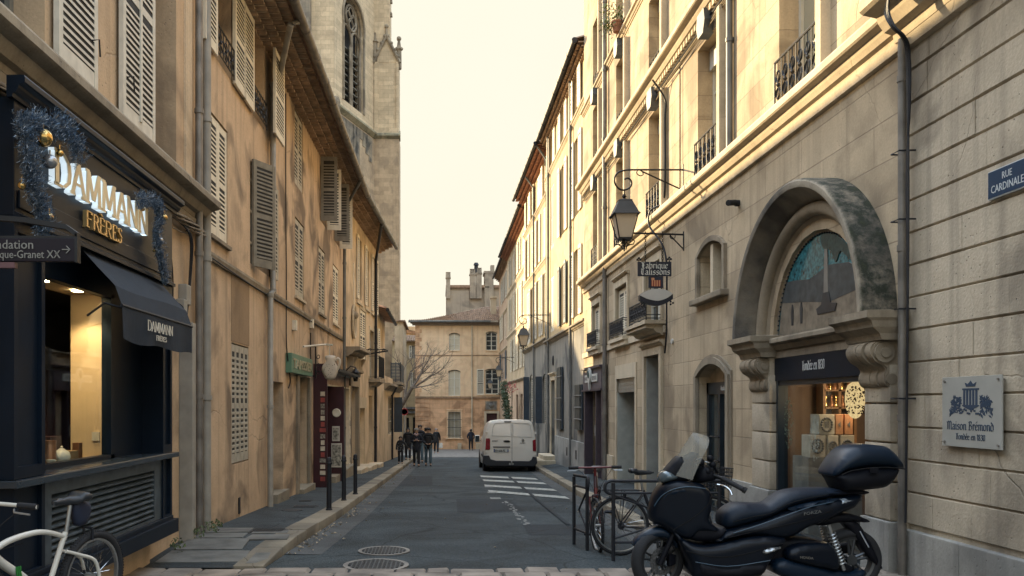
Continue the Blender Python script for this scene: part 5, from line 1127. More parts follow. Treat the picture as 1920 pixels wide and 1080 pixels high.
# pale houses far left behind the tree
YF = 92.0; FF = Fr((cu(735) * YF, YF), (cu(800) * YF, YF), 'R', 0.0); FF.n = Vector((0, -1)); fX = lambda u: (cu(u) - cu(735)) * YF; fZ = lambda v: cv(v) * YF
Fh = house('pale_house', (fX(770), YF + 3, road(92)), 'pale yellow house with small tiled roof behind the bare tree')
Fh.location = (cu(768) * YF, YF + 3, road(92)); ORG[Fh.name] = tuple(Fh.location)
m = MB(); wall(FF, m, 0, fX(800), road(92), fZ(640), [(fX(772), fX(778), fZ(672), fZ(648)), (fX(774), fX(779), fZ(725), fZ(698)), (fX(757), fX(767), fZ(838), fZ(783)), (fX(774), fX(787), fZ(838), fZ(782))]); shell(FF, m, 0, fX(800), road(92), fZ(640), 6); obj('wall', m, yellow, Fh)
for a, b, c, d in ((772, 778, 648, 672), (774, 779, 698, 725)):
    f = casement(FF, Fh, fX(a), fX(b), fZ(d), fZ(c), .2, rows=3, mat=shg); obj('shutter', shut_flat(FF, fX(a), -.3, fZ(d), fZ(c), .1), shlt, f)
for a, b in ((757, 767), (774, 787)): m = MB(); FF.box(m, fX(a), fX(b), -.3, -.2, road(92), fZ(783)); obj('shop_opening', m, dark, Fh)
m = MB(); FF.box(m, fX(740), fX(800), -.02, .35, fZ(767), fZ(763)); FF.box(m, fX(740), fX(800), -.02, .2, fZ(775), fZ(770)); obj('shop_cornice', m, greyst, Fh)
tiled(FF, Fh, 0, fX(800), .5, fZ(640), -5, fZ(622), .25, tileg)
YH = 110.0; m = MB(); Hh = house('distant_house', (cu(765) * YH, YH + 3, road(92)), 'distant pale grey house showing above the yellow one', 'house')
m.box(cu(740) * YH, cu(805) * YH, YH, YH + 6, road(92), cv(612) * YH); obj('wall', m, pale, Hh); m = MB(); m.prism([(cu(738) * YH, cv(612) * YH), (cu(806) * YH, cv(628) * YH), (cu(806) * YH, cv(634) * YH), (cu(738) * YH, cv(618) * YH)], lambda a, b, d: (a, d, b), YH - .5, YH + 6); obj('roof', m, tileg, Hh)
YI = 80.0; m = MB(); m.box(cu(740) * YI, cu(755) * YI, YI, YI + 9, road(80), cv(603) * YI); Ih = house('narrow_house', (cu(748) * YI, YI + 3, road(80)), 'narrow pale wall with a small eave just right of the church tower')
obj('wall', m, pale, Ih); m = MB(); m.box(cu(740) * YI, cu(760) * YI, YI - .3, YI + 9, cv(603) * YI, cv(600.5) * YI); obj('eave', m, tileg, Ih)
# round blue traffic sign and its post
ys_ = 60.0; t = thing('traffic_sign', (cu(759) * ys_, ys_, road(60)), 'round blue traffic sign at the street corner under the tree', 'sign')
m = MB(); m.lathe([(.001, -.02), (.25, -.02), (.25, .0), (.001, .0)], (cu(758.5) * ys_, ys_ - .05, cv(772) * ys_), 20, 'y'); obj('face', m, plain('sign blue', (.03, .06, .2), .4, var=.05), t)
m = MB(); m.lathe([(.25, -.03), (.25, -.02), (.215, -.02), (.215, -.03)], (cu(758.5) * ys_, ys_ - .05, cv(772) * ys_), 20, 'y'); obj('rim', m, plain('sign red', (.35, .03, .04), .4, var=.05), t)
m = MB(); m.tube([(cu(758.5) * ys_, ys_, road(60)), (cu(758.5) * ys_, ys_, cv(764) * ys_)], .035, 8); obj('post', m, zinc, t)
# bare plane tree leaning into the street
TR = thing('bare_tree', (-4.6, 62, road(62)), 'bare winter tree leaning over the square at the end of the street', 'tree')
m = MB(); bm2 = MB(); rg = random.Random(21)
def branch(p, d, r, ln, depth, mb):
    n = 5; pts = [Vector(p)]; dd_ = Vector(d).normalized(); rs = [r]
    for i in range(n):
        dd_ = (dd_ + Vector((rg.gauss(0, .10), rg.gauss(0, .10), rg.gauss(0, .07) + .035))).normalized(); pts.append(pts[-1] + dd_ * ln / n); rs.append(r * (1 - .55 * (i + 1) / n))
    mb.tube(pts, rs, 7 if r > .04 else 4)
    if depth <= 0: return
    for k in range(rg.choice((3, 4)) if depth > 1 else 4):
        t = rg.uniform(.35, 1.0) if k else 1.0; i = min(n - 1, int(t * n)); q = pts[i].lerp(pts[i + 1], t * n - i) if i < n else pts[-1]
        a = Vector((rg.gauss(0, .38), rg.gauss(0, .5), rg.gauss(0, .38))); branch(q, dd_ + a, r * .42 if k else r * .58, ln * rg.uniform(.5, .76), depth - 1, bm2)
base = Vector((-4.6, 62, road(62))); k1 = Vector((cu(760) * 61, 61, cv(748) * 61)); k2 = Vector((cu(772) * 60.5, 60.5, cv(728) * 60.5))
m.tube([base, base + Vector((.5, 0, 1.6)), k1, k2], [.32, .25, .17, .12], 10)
branch(k2, (.9, -.1, .5), .09, 1.6, 4, bm2); branch(k2, (.6, .1, .9), .09, 1.7, 4, bm2); branch(k1, (.1, .2, 1.2), .08, 2.1, 4, bm2); branch(k2, (1.1, .0, .2), .06, 1.4, 4, bm2); branch(k1, (-.25, .1, 1.1), .07, 1.8, 3, bm2); branch(k1, (.4, -.2, 1.0), .08, 2.0, 4, bm2)
bark = plain('dark bark', (.13, .105, .085), .9, var=.4, vs=8)
obj('trunk', m, bark, TR, smooth=60); obj('branches', bm2, bark, TR)
# ---------------------------------------------------------------- RIGHT: big ashlar house with the arch
XR = 4.5; FR = Fr((XR, 8.05), (XR, 26.0), 'R', 8.05)
sR = lambda u, o=0: FR.at(u, None, o)
Rh = house('ashlar_house', (XR, 17, side_rf(17)), 'sunlit ashlar house with the great mossy arch, on the right')
cols = [10.40, 13.88, 17.30, 20.62, 23.85]; hw = .64
L1a, L1b, L3a, L3b, L4 = 3.52, 3.83, 6.50, 6.82, 8.95
H = []
for c in cols:
    H.append((c - hw, c + hw, 3.86, 6.15, 0, .34)); H.append((c - hw, c + hw, 6.9, 8.62, 0, .34)); H.append((c - hw, c + hw, 9.2, 11.1, 0, .3))
mz = [(sR(1127), sR(1112), 1.65, 2.85), (sR(1178), sR(1156), 1.65, 2.92), (sR(1241), sR(1211), 1.70, 2.95)]
for q in mz: H.append(q + (0, .2))
sw = (sR(1359), sR(1312), 1.80, 2.68); H.append(sw + (.16, .3))
psh = (sR(1128), sR(1098), -2.3, .42); H.append(psh + (0, .4))
rsh = (sR(1192), sR(1157.5), -2.3, .62); H.append(rsh + (0, .55))
dor = (sR(1240), sR(1212), -2.3, 1.02); H.append(dor + (0, .6))
ad = (sR(1366), sR(1310), -2.2, .66); H.append(ad + (.2, .28))
ya, yb_ = 8.60, 11.08; yc = 10.0; zs_ = .80
H.append((ya, yb_, -2.0, zs_ - .2, 0, .10)); H.append((yc - 1.25, yc + 1.25, zs_ - .2, zs_ + 1.28, 1.2499, .10))
m = MB(); wall(FR, m, 8.05, 26.0, lambda s: side_rf(s) - .3, 12.7, H); shell(FR, m, 8.05, 26.0, -2.6, 12.7, 7); obj('wall', m, lime, Rh)
def dent(F, m, a, b, z0, z1, o, sp=.16):
    n = int((b - a) / sp)
    for i in range(n): F.box(m, a + i * sp, a + i * sp + sp * .55, .02, o, z0, z1)
m = MB(); FR.profile(m, corn(L1a, L1b, .24), 8.05, 26.05); FR.profile(m, [(-.02, L1a - .10), (.05, L1a - .09), (.06, L1a), (-.02, L1a)], 8.05, 26.05); obj('cornice', m, limeL, Rh)
m = MB(); FR.profile(m, corn(L3a, L3b, .26), 8.05, 26.1); dent(FR, m, 8.1, 26.0, L3a - .06, L3a + .04, .10); FR.profile(m, [(-.02, L3a - .16), (.04, L3a - .14), (.04, L3a - .07), (-.02, L3a - .06)], 8.05, 26.05); o = obj('cornice', m, limeL, Rh); o['label'] = 'dentilled upper cornice'
m = MB(); FR.profile(m, corn(L4, L4 + .16, .12), 8.05, 26.05); o = obj('sill_course', m, limeL, Rh)
m = MB(); FR.box(m, sR(1250), 26.05, -.01, .05, 1.42, 1.56); obj('sill_course', m, limeL, Rh)
blind = plain('pale roller blind', (.52, .50, .46), .7, var=.08); netc = plain('net curtain glass', (.36, .33, .24), .12, var=.12, vs=2)
for i, c in enumerate(cols):
    for z0, z1, fl in ((3.86, 6.15, 0), (6.9, 8.62, 1), (9.2, 11.1, 2)):
        f = casement(FR, Rh, c - hw, c + hw, z0, z1, .32, cols=2, rows=3, gl=netc, fw=.07)
        if fl < 2:
            m = MB(); FR.box(m, c - hw + .02, c + hw - .02, -.26, -.20, z1 - (.36 if fl == 0 else .2), z1); obj('blind_box', m, blind, f)
        m = MB(); railing(FR, m, c - hw - .02, c + hw + .02, .05 if fl == 0 else -.03, z0, z0 + (.66 if fl == 0 else .42), r=.013); obj('railing', m, black, f)
        m = MB(); FR.box(m, c - hw - .18, c - hw - .05, -.01, .12, z0, z1 + .12); obj('window_strip', m, limeL, f)
        if fl < 2:
            m = MB(); W = FR.W; m.prism([(c - .13, z1 - .02), (c + .13, z1 - .02), (c + .22, z1 + .18), (c + .17, z1 + .38), (c - .17, z1 + .38), (c - .22, z1 + .18)], lambda a, b, d: FR.W(a, d, b), -.02, .16); obj('keystone', m, plain('keystone shade grey', (.07, .085, .10), .6, var=.2), Rh)  # dark blue-grey puts the shade of the keystone faces into their colour
# mezzanine windows
for i, q in enumerate(mz):
    a, b, z0, z1 = q; m = MB(); ring(FR, m, a, b, z0, z1, .12, -.01, .05, top=.16); FR.profile(m, corn(z1 + .16, z1 + .26, .12), a - .16, b + .16); obj('window_surround', m, limeL, Rh)
    f = casement(FR, Rh, a, b, z0, z1, .18, gl=glassd)
    if i < 2: obj('shutter', shut_closed(FR, a + .02, b - .02, z0 + .02, z1 - .06, -.10, .06, False), shlt, f)
    m = MB(); oo = .16 if i < 2 else .34; railing(FR, m, a - .08, b + .08, oo, z0 - .02, z0 + .40, n=7, r=.012); railing(FR, m, a - .08, b + .08, oo, z0 + .05, z0 + .35, n=9, r=.010); obj('railing', m, black, f)
    m = MB()
    if i < 2: FR.box(m, a - .18, b + .18, 0, .18, z0 - .12, z0 - .04); FR.box(m, a - .16, b + .16, 0, .13, z0 - .24, z0 - .12)
    else: FR.box(m, a - .3, b + .3, 0, .42, z0 - .10, z0 - .03); FR.profile(m, corn(z0 - .32, z0 - .10, .38), a - .22, b + .22)
    obj('balcony_slab', m, limeL, Rh)
a, b, z0, z1 = sw[:4]
m = MB(); ring(FR, m, a, b, z0, z1, .10, -.01, .055, rise=.16); obj('window_surround', m, limeS, Rh, smooth=30)
m = MB(); FR.box(m, (a + b) / 2 - .07, (a + b) / 2 + .07, -.2, .0, z0, z1 - .04); obj('mullion', m, limeL, Rh)
m = MB(); FR.box(m, a - .18, b + .18, -.05, .14, z0 - .10, z0); obj('sill', m, limeS, Rh, bevel=.02)
m = MB(); m.quad(FR.W(a, -.24, z0), FR.W(b, -.24, z0), FR.W(b, -.24, z1), FR.W(a, -.24, z1)); obj('pane', m, plain('dusty pane', (.10, .11, .11), .25), Rh)
# plum shop at the far end
PS = thing('plum_shop_front', FR.W(23.7, .1, -2.2), 'plum painted shop front with round white emblem, far end of the ashlar house', 'shopfront')
a, b = sR(1094, .15), sR(1128, .15)
m = MB(); FR.box(m, a if a < b else b, max(a, b), 0, .16, .40, 1.0); obj('fascia', m, plain('plum fascia', (.105, .088, .10), .6), PS)
lo_, hi_ = min(a, b), max(a, b)
m = MB(); FR.box(m, lo_ - .04, hi_ + .04, 0, .22, 1.0, 1.06); FR.box(m, lo_ - .04, hi_ + .04, 0, .20, .36, .42); obj('fascia_trim', m, purple, PS)
m = MB()
for q0, q1 in ((lo_, lo_ + .14), (hi_ - .2, hi_), (lo_ + .85, lo_ + .95)): m = MB(); FR.box(m, q0, q1, -.1, .14, -2.4, .36); obj('side_post', m, purple, PS)
m = MB(); FR.box(m, lo_ + .14, hi_ - .2, -.38, -.3, -2.4, .4); obj('doorway', m, plain('near black plum', (.016, .010, .018), .5), PS)
em = plain('white enamel', (.62, .62, .58), .4, var=.06); c = (lo_ + hi_) / 2 + .02
m = MB(); FR.box(m, c - .95, c + .95, .17, .19, .62, .84); obj('name_panel', m, em, PS)
m = MB(); text(m, 'MAISON', .17, ffn(FR, c + .93, .192, .67, -1, .95), .004); obj('lettering', m, plain('dim grey letter', (.30, .29, .28), .5), PS); m = MB(); text(m, 'BREMOND', .17, ffn(FR, c - .25, .192, .67, -1, .74), .004); obj('lettering', m, plain('dim grey letter', (.30, .29, .28), .5), PS)
m = MB(); pp = catmull([(0, -.34), (.06, -.16), (.17, .0), (.18, .16), (.09, .29), (-.09, .29), (-.18, .16), (-.17, 0), (-.06, -.16)], 3)
m.prism([(c + x, .72 + y) for x, y in pp], lambda a, b, d: FR.W(a, d, b), .19, .25); obj('round_emblem', m, em, PS)
m = MB(); m.ball(FR.W(c, .25, .84), .10, 6, (.4, 1, 1.2)); obj('emblem_figure', m, plain('teal', (.02, .06, .06), .4), PS)
m = MB(); FR.box(m, lo_ + .97, lo_ + 1.0, .14, .15, -.9, -.6); obj('notice', m, em, PS)
pipe(FR, Rh, [(sR(1140), .09, 12.6), (sR(1140), .09, -2.1)], .06, zinc, lab='grey downpipe beside the plum shop')
# roller shutter doorway
a, b = rsh[:2]; m = MB(); ring(FR, m, a, b, side_rf(20), .62, .12, -.01, .03, top=.34); obj('door_surround', m, limeL, Rh)
m = MB()
for i in range(4): FR.box(m, a, b, -.12 - .0, -.02 - .004 * i, .28 + i * .085, .36 + i * .085)
obj('shutter_box', m, plain('aluminium', (.42, .43, .41), .35, .7, var=.1), Rh)
m = MB(); z = -2.3
while z < .3: FR.box(m, a, b, -.52, -.48, z, z + .075); z += .085
obj('roller_shutter', m, plain('grey slats', (.17, .19, .20), .5, .3), Rh)
m = MB(); FR.box(m, b - .03, b, -.50, -.0, -2.2, .28); obj('reveal_lining', m, plain('pale lining', (.40, .41, .37), .6), Rh)
a, b = dor[:2]; m = MB(); ring(FR, m, a, b, side_rf(18) + .42, 1.02, .16, -.01, .06, top=.14); ring(FR, m, a - .04, b + .04, 0, 1.10, .10, 0, .03, top=.1); FR.profile(m, corn(1.16, 1.30, .12), a - .26, b + .26); FR.box(m, b - .0, b + .30, -.02, .10, side_rf(18) - .1, side_rf(18) + .42); FR.box(m, a - .30, a, -.02, .10, side_rf(18) - .1, side_rf(18) + .42); obj('door_surround', m, limeL, Rh)
m = MB(); FR.box(m, a, b, -.56, -.48, -2.3, 1.02); obj('door', m, plain('black brown door', (.022, .017, .018), .4), Rh)
m = MB(); FR.box(m, b - .03, b, -.50, -.0, -2.2, 1.0); obj('reveal_lining', m, plain('pale lining', (.34, .35, .33), .6), Rh)
# arched glass door
a, b, z0, z1 = ad[:4]; m = MB(); ring(FR, m, a, b, side_rf(13.5), z1, .12, -.01, .06, rise=.2); ring(FR, m, a - .12, b + .12, side_rf(13.5), z1 + .10, .06, -.01, .03, rise=.24); obj('door_surround', m, limeS, Rh, smooth=30)
m = MB(); FR.box(m, a, b, -.26, -.2, z1 - .34, z1); obj('tympanum', m, lime, Rh)
blued = plain('blue black door paint', (.016, .026, .036), .3)
m = MB(); FR.box(m, a, a + .1, -.24, -.14, -2.2, z1 - .30); FR.box(m, b - .1, b, -.24, -.14, -2.2, z1 - .30); FR.box(m, a, b, -.24, -.14, z1 - .5, z1 - .3); c = a + (b - a) * .56; FR.box(m, c - .05, c + .05, -.24, -.13, -2.2, z1 - .5); FR.box(m, a, b, -.24, -.14, -2.2, -1.75)
gd = obj('glass_door', m, blued, Rh)
m = MB(); FR.box(m, a + .1, b - .1, -.20, -.19, -1.8, z1 - .5); obj('pane', m, glass('door glass', (.03, .045, .05), .03), gd)
m = MB(); text(m, 'Fondée en 1830', .11, ffn(FR, c - .1, -.13, z1 - .44, -1, .62), .003); obj('lettering', m, em, gd)
for z in (-.55, -.95): m = MB(); FR.tube(m, [(c - .02, -.12, z), (c - .02, -.05, z), (c - .24, -.05, z)], .016, 6); FR.tube(m, [(c + .05, -.12, z), (c + .05, -.05, z), (c + .20, -.05, z)], .016, 6); obj('door_handle', m, black, gd)
lace = plain('lace decal', (.28, .31, .30), .6, var=.8, vs=14)
m = MB(); rg = random.Random(4)
for i in range(14): z = -.05 - i * .1; FR.box(m, a + .24 + rg.random() * .08, c - .12 - rg.random() * .1, -.188, -.186, z - .05, z + .01)
obj('lace_curtain', m, lace, gd)
# plinths
m = MB(); FR.box(m, 11.7, ad[0] - .2, -.02, .06, side_rf(12) - .3, -1.15); obj('plinth', m, plinth, Rh)
m = MB(); FR.box(m, sR(1152), sR(1141), -.02, .05, side_rf(21) - .3, -1.35); FR.box(m, ad[1] + .2, dor[0] - .32, -.02, .05, side_rf(16) - .3, -1.25); obj('plinth', m, limeL, Rh)
# ---- the great arch
PT = thing('shop_portal', FR.W(9.9, .1, side_rf(9.9)), 'carved stone portal with mossy round arch over the sweet shop window', 'portal')
W = FR.W
for nm, (q0, q1) in (('pier', (8.10, 8.58)), ('pier', (11.06, 11.68))):
    z = -1.15; m = MB(); k = 0
    while z < .36:
        h = .30 if k % 2 else .30; FR.box(m, q0, q1, -.02, .12, z + .012, min(z + .375, .62)); FR.box(m, q0 + .02, q1 - .02, -.02, .10, z, z + .012); z += .385; k += 1
    FR.box(m, q0 + .02, q1 - .02, -.02, .11, .35, .66)
    obj(nm, m, rust, PT, smooth=30, bevel=.02)
    m = MB(); FR.box(m, q0 - .03, q1 + .03, -.02, .155, side_rf(9) - .3, -1.15); obj('pier_base', m, plinth, PT, bevel=.012)
for q0, q1 in ((8.02, 8.72), (11.02, 11.80)):            # capitals with scrolled consoles
    m = MB(); c = (q0 + q1) / 2
    prf = [(0, .60), (.24, .62), (.26, .68), (.34, .74), (.36, .80), (.41, .83), (.41, .90), (0, .92)]
    for i in range(len(prf) - 1):
        o0, za = prf[i]; o1, zb = prf[i + 1]
        if zb - za < .001: continue
        e0, e1 = o0 * .35 - .09, o1 * .35 - .09
        m.hexa([W(q0 - e0, -.02, za), W(q1 + e0, -.02, za), W(q1 + e0, o0, za), W(q0 - e0, o0, za), W(q0 - e1, -.02, zb), W(q1 + e1, -.02, zb), W(q1 + e1, o1, zb), W(q0 - e1, o1, zb)])
    obj('capital', m, limeS, PT)
    m = MB(); pr = []
    for t in range(11): an = math.pi * (-.5 + t * .13); pr.append((.20 + .10 * math.cos(an), .47 + .13 * math.sin(an)))
    base_ = [(-.02, .20), (.06, .17), (.12, .16), (.17, .20), (.18, .27), (.16, .33), (.20, .38), (.27, .42), (.32, .50), (.30, .58), (.20, .62), (-.02, .62)]
    base_ = catmull(base_, 3)
    w5 = (q1 - q0) * .72
    for i in range(4):
        l0 = c - w5 / 2 + w5 * i / 4; k = 1.0 if i in (1, 2) else .93
        FR.profile(m, [(o * k, z) for o, z in base_], l0 + .008, l0 + w5 / 4 - .008)
    FR.profile(m, [(o * .86, z) for o, z in base_], c - w5 / 2 - .01, c + w5 / 2 + .01)
    m.tube([W(c - w5 / 2 - .03, .17, .50), W(c - w5 / 2 + .01, .17, .50)], .10, 14); m.tube([W(c - w5 / 2 - .045, .17, .50), W(c - w5 / 2 + .01, .17, .50)], .05, 12)
    m.tube([W(c - w5 / 2 - .025, .10, .24), W(c - w5 / 2 + .01, .10, .24)], .055, 12)
    obj('scrolled_console', m, limeS, PT, smooth=40)
def arch_sweep(prof, n=40, a0=-.5, a1=180.5):           # prof (radius, o)
    m = MB(); vs = []; k = len(prof)
    for i in range(n + 1):
        t = R(a0 + (a1 - a0) * i / n)
        for r, o in prof: vs.append(W(yc + r * math.cos(t), o, zs_ + .03 + r * math.sin(t)))
    fs = [(i * k + j, i * k + (j + 1) % k, (i + 1) * k + (j + 1) % k, (i + 1) * k + j) for i in range(n) for j in range(k)]
    fs += [tuple(range(k))[::-1], tuple(n * k + j for j in range(k))]
    m.add(vs, fs); return m
hood = arch_sweep([(1.58, -.02), (1.58, .10), (1.60, .15), (1.635, .21), (1.68, .27), (1.71, .32), (1.72, .35), (1.75, .36), (1.79, .36), (1.815, .34), (1.82, .31), (1.82, -.02)])
# upper face weathered: moss lives on the outer skin, a material choice by shape of the growth
mo = mk('arch stone with moss'); mo_m, tt, bb = mo; n = tt.nodes.new; l = tt.links.new; bb.inputs['Roughness'].default_value = .95
g = n('ShaderNodeNewGeometry'); sx_ = n('ShaderNodeSeparateXYZ'); l(g.outputs['Position'], sx_.inputs[0])
nz1 = n('ShaderNodeTexNoise'); nz1.inputs['Scale'].default_value = 5.5; nz1.inputs['Detail'].default_value = 9; nz1.inputs['Roughness'].default_value = .7; l(g.outputs['Position'], nz1.inputs['Vector'])
nz2 = n('ShaderNodeTexNoise'); nz2.inputs['Scale'].default_value = 1.3; nz2.inputs['Detail'].default_value = 8; l(g.outputs['Position'], nz2.inputs['Vector'])
r1 = n('ShaderNodeValToRGB'); e = r1.color_ramp.elements; e[0].position = .38; e[0].color = (.006, .009, .011, 1); e[1].position = .74; e[1].color = (.055, .058, .028, 1); e2 = e.new(.5); e2.color = (.018, .026, .022, 1); l(nz1.outputs['Fac'], r1.inputs[0])
r2 = n('ShaderNodeValToRGB'); r2.color_ramp.elements[0].color = (.36, .31, .235, 1); r2.color_ramp.elements[1].color = (.085, .078, .068, 1); r2.color_ramp.elements[0].position = .38; r2.color_ramp.elements[1].position = .66; l(nz2.outputs['Fac'], r2.inputs[0])
dx = n('ShaderNodeMath'); dx.operation = 'SUBTRACT'; l(sx_.outputs['Y'], dx.inputs[0]); dx.inputs[1].default_value = yc
dz = n('ShaderNodeMath'); dz.operation = 'SUBTRACT'; l(sx_.outputs['Z'], dz.inputs[0]); dz.inputs[1].default_value = zs_ + .03
cb = n('ShaderNodeCombineXYZ'); l(dx.outputs[0], cb.inputs[0]); l(dz.outputs[0], cb.inputs[1]); ln_ = n('ShaderNodeVectorMath'); ln_.operation = 'LENGTH'; l(cb.outputs[0], ln_.inputs[0])
ad1 = n('ShaderNodeMath'); ad1.operation = 'MULTIPLY_ADD'; l(nz1.outputs['Fac'], ad1.inputs[0]); ad1.inputs[1].default_value = .10; l(ln_.outputs['Value'], ad1.inputs[2])
mm = n('ShaderNodeMapRange'); mm.inputs['From Min'].default_value = 1.845; mm.inputs['From Max'].default_value = 1.875; l(ad1.outputs[0], mm.inputs['Value'])
mxx = n('ShaderNodeMixRGB'); l(mm.outputs[0], mxx.inputs[0]); l(r2.outputs[0], mxx.inputs[1]); l(r1.outputs[0], mxx.inputs[2]); l(mxx.outputs[0], bb.inputs['Base Color'])
bp = n('ShaderNodeBump'); bp.inputs['Strength'].default_value = .9; bp.inputs['Distance'].default_value = .03; l(nz1.outputs['Fac'], bp.inputs['Height']); l(bp.outputs[0], bb.inputs['Normal'])
obj('arch_hood', hood, mo_m, PT, smooth=35)
tor = []
for i in range(10): an = 2 * math.pi * i / 10; tor.append((1.49 + .085 * math.cos(an), .05 + .085 * math.sin(an)))
obj('arch_moulding', arch_sweep(tor), limeS, PT, smooth=60)
obj('arch_inner_ring', arch_sweep([(1.215, -.12), (1.215, -.05), (1.29, -.03), (1.36, -.0), (1.41, .03), (1.59, .03), (1.59, -.12)]), limeS, PT, smooth=30)
m = MB()
for i in range(60): t = math.pi * (i + .5) / 60; m.ball(W(yc + 1.205 * math.cos(t), -.05, zs_ + .03 + 1.205 * math.sin(t)), .014, 4)
obj('beaded_frame', m, ironb, PT)
m = MB(); FR.profile(m, corn(.66, .86, .16), 8.6, 11.1); FR.box(m, 8.58, 11.1, -.02, .05, .60, .68); obj('lintel', m, limeS, PT)
m = MB(); FR.box(m, 8.56, 11.08, -.02, .045, .30, .61); obj('fascia', m, navy, PT)
wfd = pen_w('Fondée en 1830', .12); m = MB(); pen(m, 'Fondée en 1830', .115, ffn(FR, 10.22, .047, .41, -1, .62 / wfd), 42, 1.1, .004); obj('lettering', m, plain('light lettering', (.55, .56, .55), .5), PT)
# arch window: street reflection put into the glass colour as flat shapes
m = MB(); pts = [(yc + 1.21 * math.cos(math.pi * i / 30), zs_ + .03 + 1.21 * math.sin(math.pi * i / 30)) for i in range(31)]
m.prism(pts, lambda a, b, d: W(a, d, b), -.10, -.06)
sky_g = plain('sky reflection paint', (.035, .15, .18), .10, var=.7, vs=22)
ag = obj('arch_window', m, sky_g, PT)
def pic(name, poly, mt, o): m = MB(); m.prism([(yc - x * 1.21, zs_ + .03 + z * 1.21) for x, z in poly], lambda a, b, d: W(a, d, b), -.065, o); obj(name, m, mt, ag)
pav = plain('paving reflection paint', (.19, .165, .13), .4, var=.35, vs=10); hs = plain('house reflection paint', (.055, .068, .075), .4, var=.4, vs=9); ddk = plain('figure reflection paint', (.030, .035, .042), .4, var=.3)
pic('reflected_ground', [(-.99, .0), (.99, .0), (.93, .36), (.55, .34), (.2, .30), (-.3, .36), (-.90, .42)], pav, -.055)
pic('reflected_houses', [(-.90, .42), (-.3, .36), (.2, .30), (.93, .36), (.84, .52), (.6, .62), (.2, .66), (-.2, .58), (-.55, .62), (-.76, .63)], hs, -.052)
pic('reflected_column', [(.10, .25), (.20, .25), (.18, .95), (.13, .95)], plain('stone reflection paint', (.22, .21, .19), .4), -.050)
pic('reflected_basin', [(-.02, .20), (.34, .20), (.38, .27), (.26, .29), (.22, .40), (.09, .40), (.06, .29), (-.05, .26)], ddk, -.046)
for x in (-.62, -.40): pic('reflected_figure', [(x - .02, .15), (x + .02, .15), (x + .03, .30), (x + .01, .37), (x - .01, .37), (x - .03, .30)], ddk, -.048)
pic('reflected_leaves', catmull([(.05, .97), (.3, .94), (.6, .77), (.75, .60), (.6, .66), (.45, .75), (.35, .66), (.25, .80), (.1, .84)], 3), plain('foliage reflection paint', (.03, .06, .06), .4, var=.6, vs=20), -.049)
# shop window below
m = MB(); FR.box(m, 11.0, 11.07, -.1, .03, -2.0, .30); FR.box(m, 8.58, 8.64, -.1, .02, -2.0, .30); FR.box(m, 8.6, 11.07, -.1, .02, -2.0, -1.62); FR.box(m, 8.6, 11.07, -.1, .02, .24, .31); wf = obj('window_frame', m, blued, PT)
m = MB(); FR.box(m, 8.62, 11.02, -.055, -.05, -1.62, .25); obj('pane', m, glasst, wf)
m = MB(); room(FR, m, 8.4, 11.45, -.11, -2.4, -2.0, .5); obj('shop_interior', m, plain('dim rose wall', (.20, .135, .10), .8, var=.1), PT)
shl = plain('warm wood shelf', (.34, .19, .10), .5); m = MB(); yS = 11.15; qx = lambda u, Y=yS: cu(u) * Y; qz = lambda v, Y=yS: cv(v) * Y
for v in (704, 732, 765): m.box(qx(1546), qx(1604), yS, yS + .2, qz(v) - .012, qz(v) + .012)
for u in (1546, 1575, 1604): m.box(qx(u) - .018, qx(u) + .018, yS, yS + .2, qz(880), qz(702))
obj('display_shelves', m, shl, PT); m = MB(); m.box(qx(1546), qx(1604), yS + .2, yS + .22, qz(880), qz(702)); obj('shelf_back', m, plain('dark shelf back', (.05, .035, .03), .6), PT)
for k, (u, v) in enumerate(((1551, 732), (1560, 732), (1569, 732), (1582, 732), (1595, 732), (1552, 765), (1563, 765), (1571, 765), (1584, 765), (1597, 765))):
    m = MB(); m.lathe([(.035, .01), (.04, .05), (.022, .09), (.015, .12), (.026, .145), (.008, .18)], (qx(u), yS + .06, qz(v)), 10); obj('sweet_jar', m, ballg if k % 2 else cop, PT, smooth=60)
boxm = plain('printed gift box', (.50, .45, .38), .6, var=.25, vs=9); boxo = plain('apricot gift box', (.50, .24, .12), .6, var=.1); ros = plain('box rosette', (.14, .14, .14), .6); yB = 10.35; bxx = lambda u: cu(u) * yB; bzz = lambda v: cv(v) * yB
for k, (u0, u1, v0, v1, oc, lb) in enumerate(((1519, 1548, 816, 857, 0, 'lower gift box at the left of the pile in the arch window'), (1552, 1572, 816, 857, 0, 'lower gift box in the middle of the pile in the arch window'), (1576, 1602, 816, 857, 0, 'lower gift box at the right of the pile in the arch window'), (1536, 1565, 777, 815, 0, 'upper gift box with dark rosette in the arch window pile'), (1567, 1581, 777, 815, 1, 'narrow apricot box in the arch window, left of its twin'), (1584, 1599, 777, 815, 1, 'narrow apricot box in the arch window, right of its twin'))):
    m = MB(); m.box(bxx(u0), bxx(u1), yB, yB + .25, bzz(v1), bzz(v0)); t = thing('gift_box', (bxx((u0 + u1) / 2), yB + .12, bzz(v1)), lb, 'box', 'printed gift boxes stacked in the arch window'); obj('carton', m, boxo if oc else boxm, t, bevel=.006)
    m = MB(); cxx, czz = bxx((u0 + u1) / 2), bzz((v0 + v1) / 2); w9 = (bxx(u1) - bxx(u0)) * .34
    if oc: m.add([(cxx - .02, yB - .004, czz), (cxx + .015, yB - .004, czz + .04), (cxx + .015, yB - .004, czz - .04)], [(0, 1, 2)])
    else:
        for i in range(16): an = i * math.pi / 8; m.ball((cxx + w9 * math.cos(an), yB - .002, czz + w9 * 1.25 * math.sin(an)), .016, 4)
        m.box(cxx - w9 * .4, cxx + w9 * .4, yB - .005, yB, czz - w9 * .6, czz + w9 * .6)
    obj('rosette', m, ros, t)
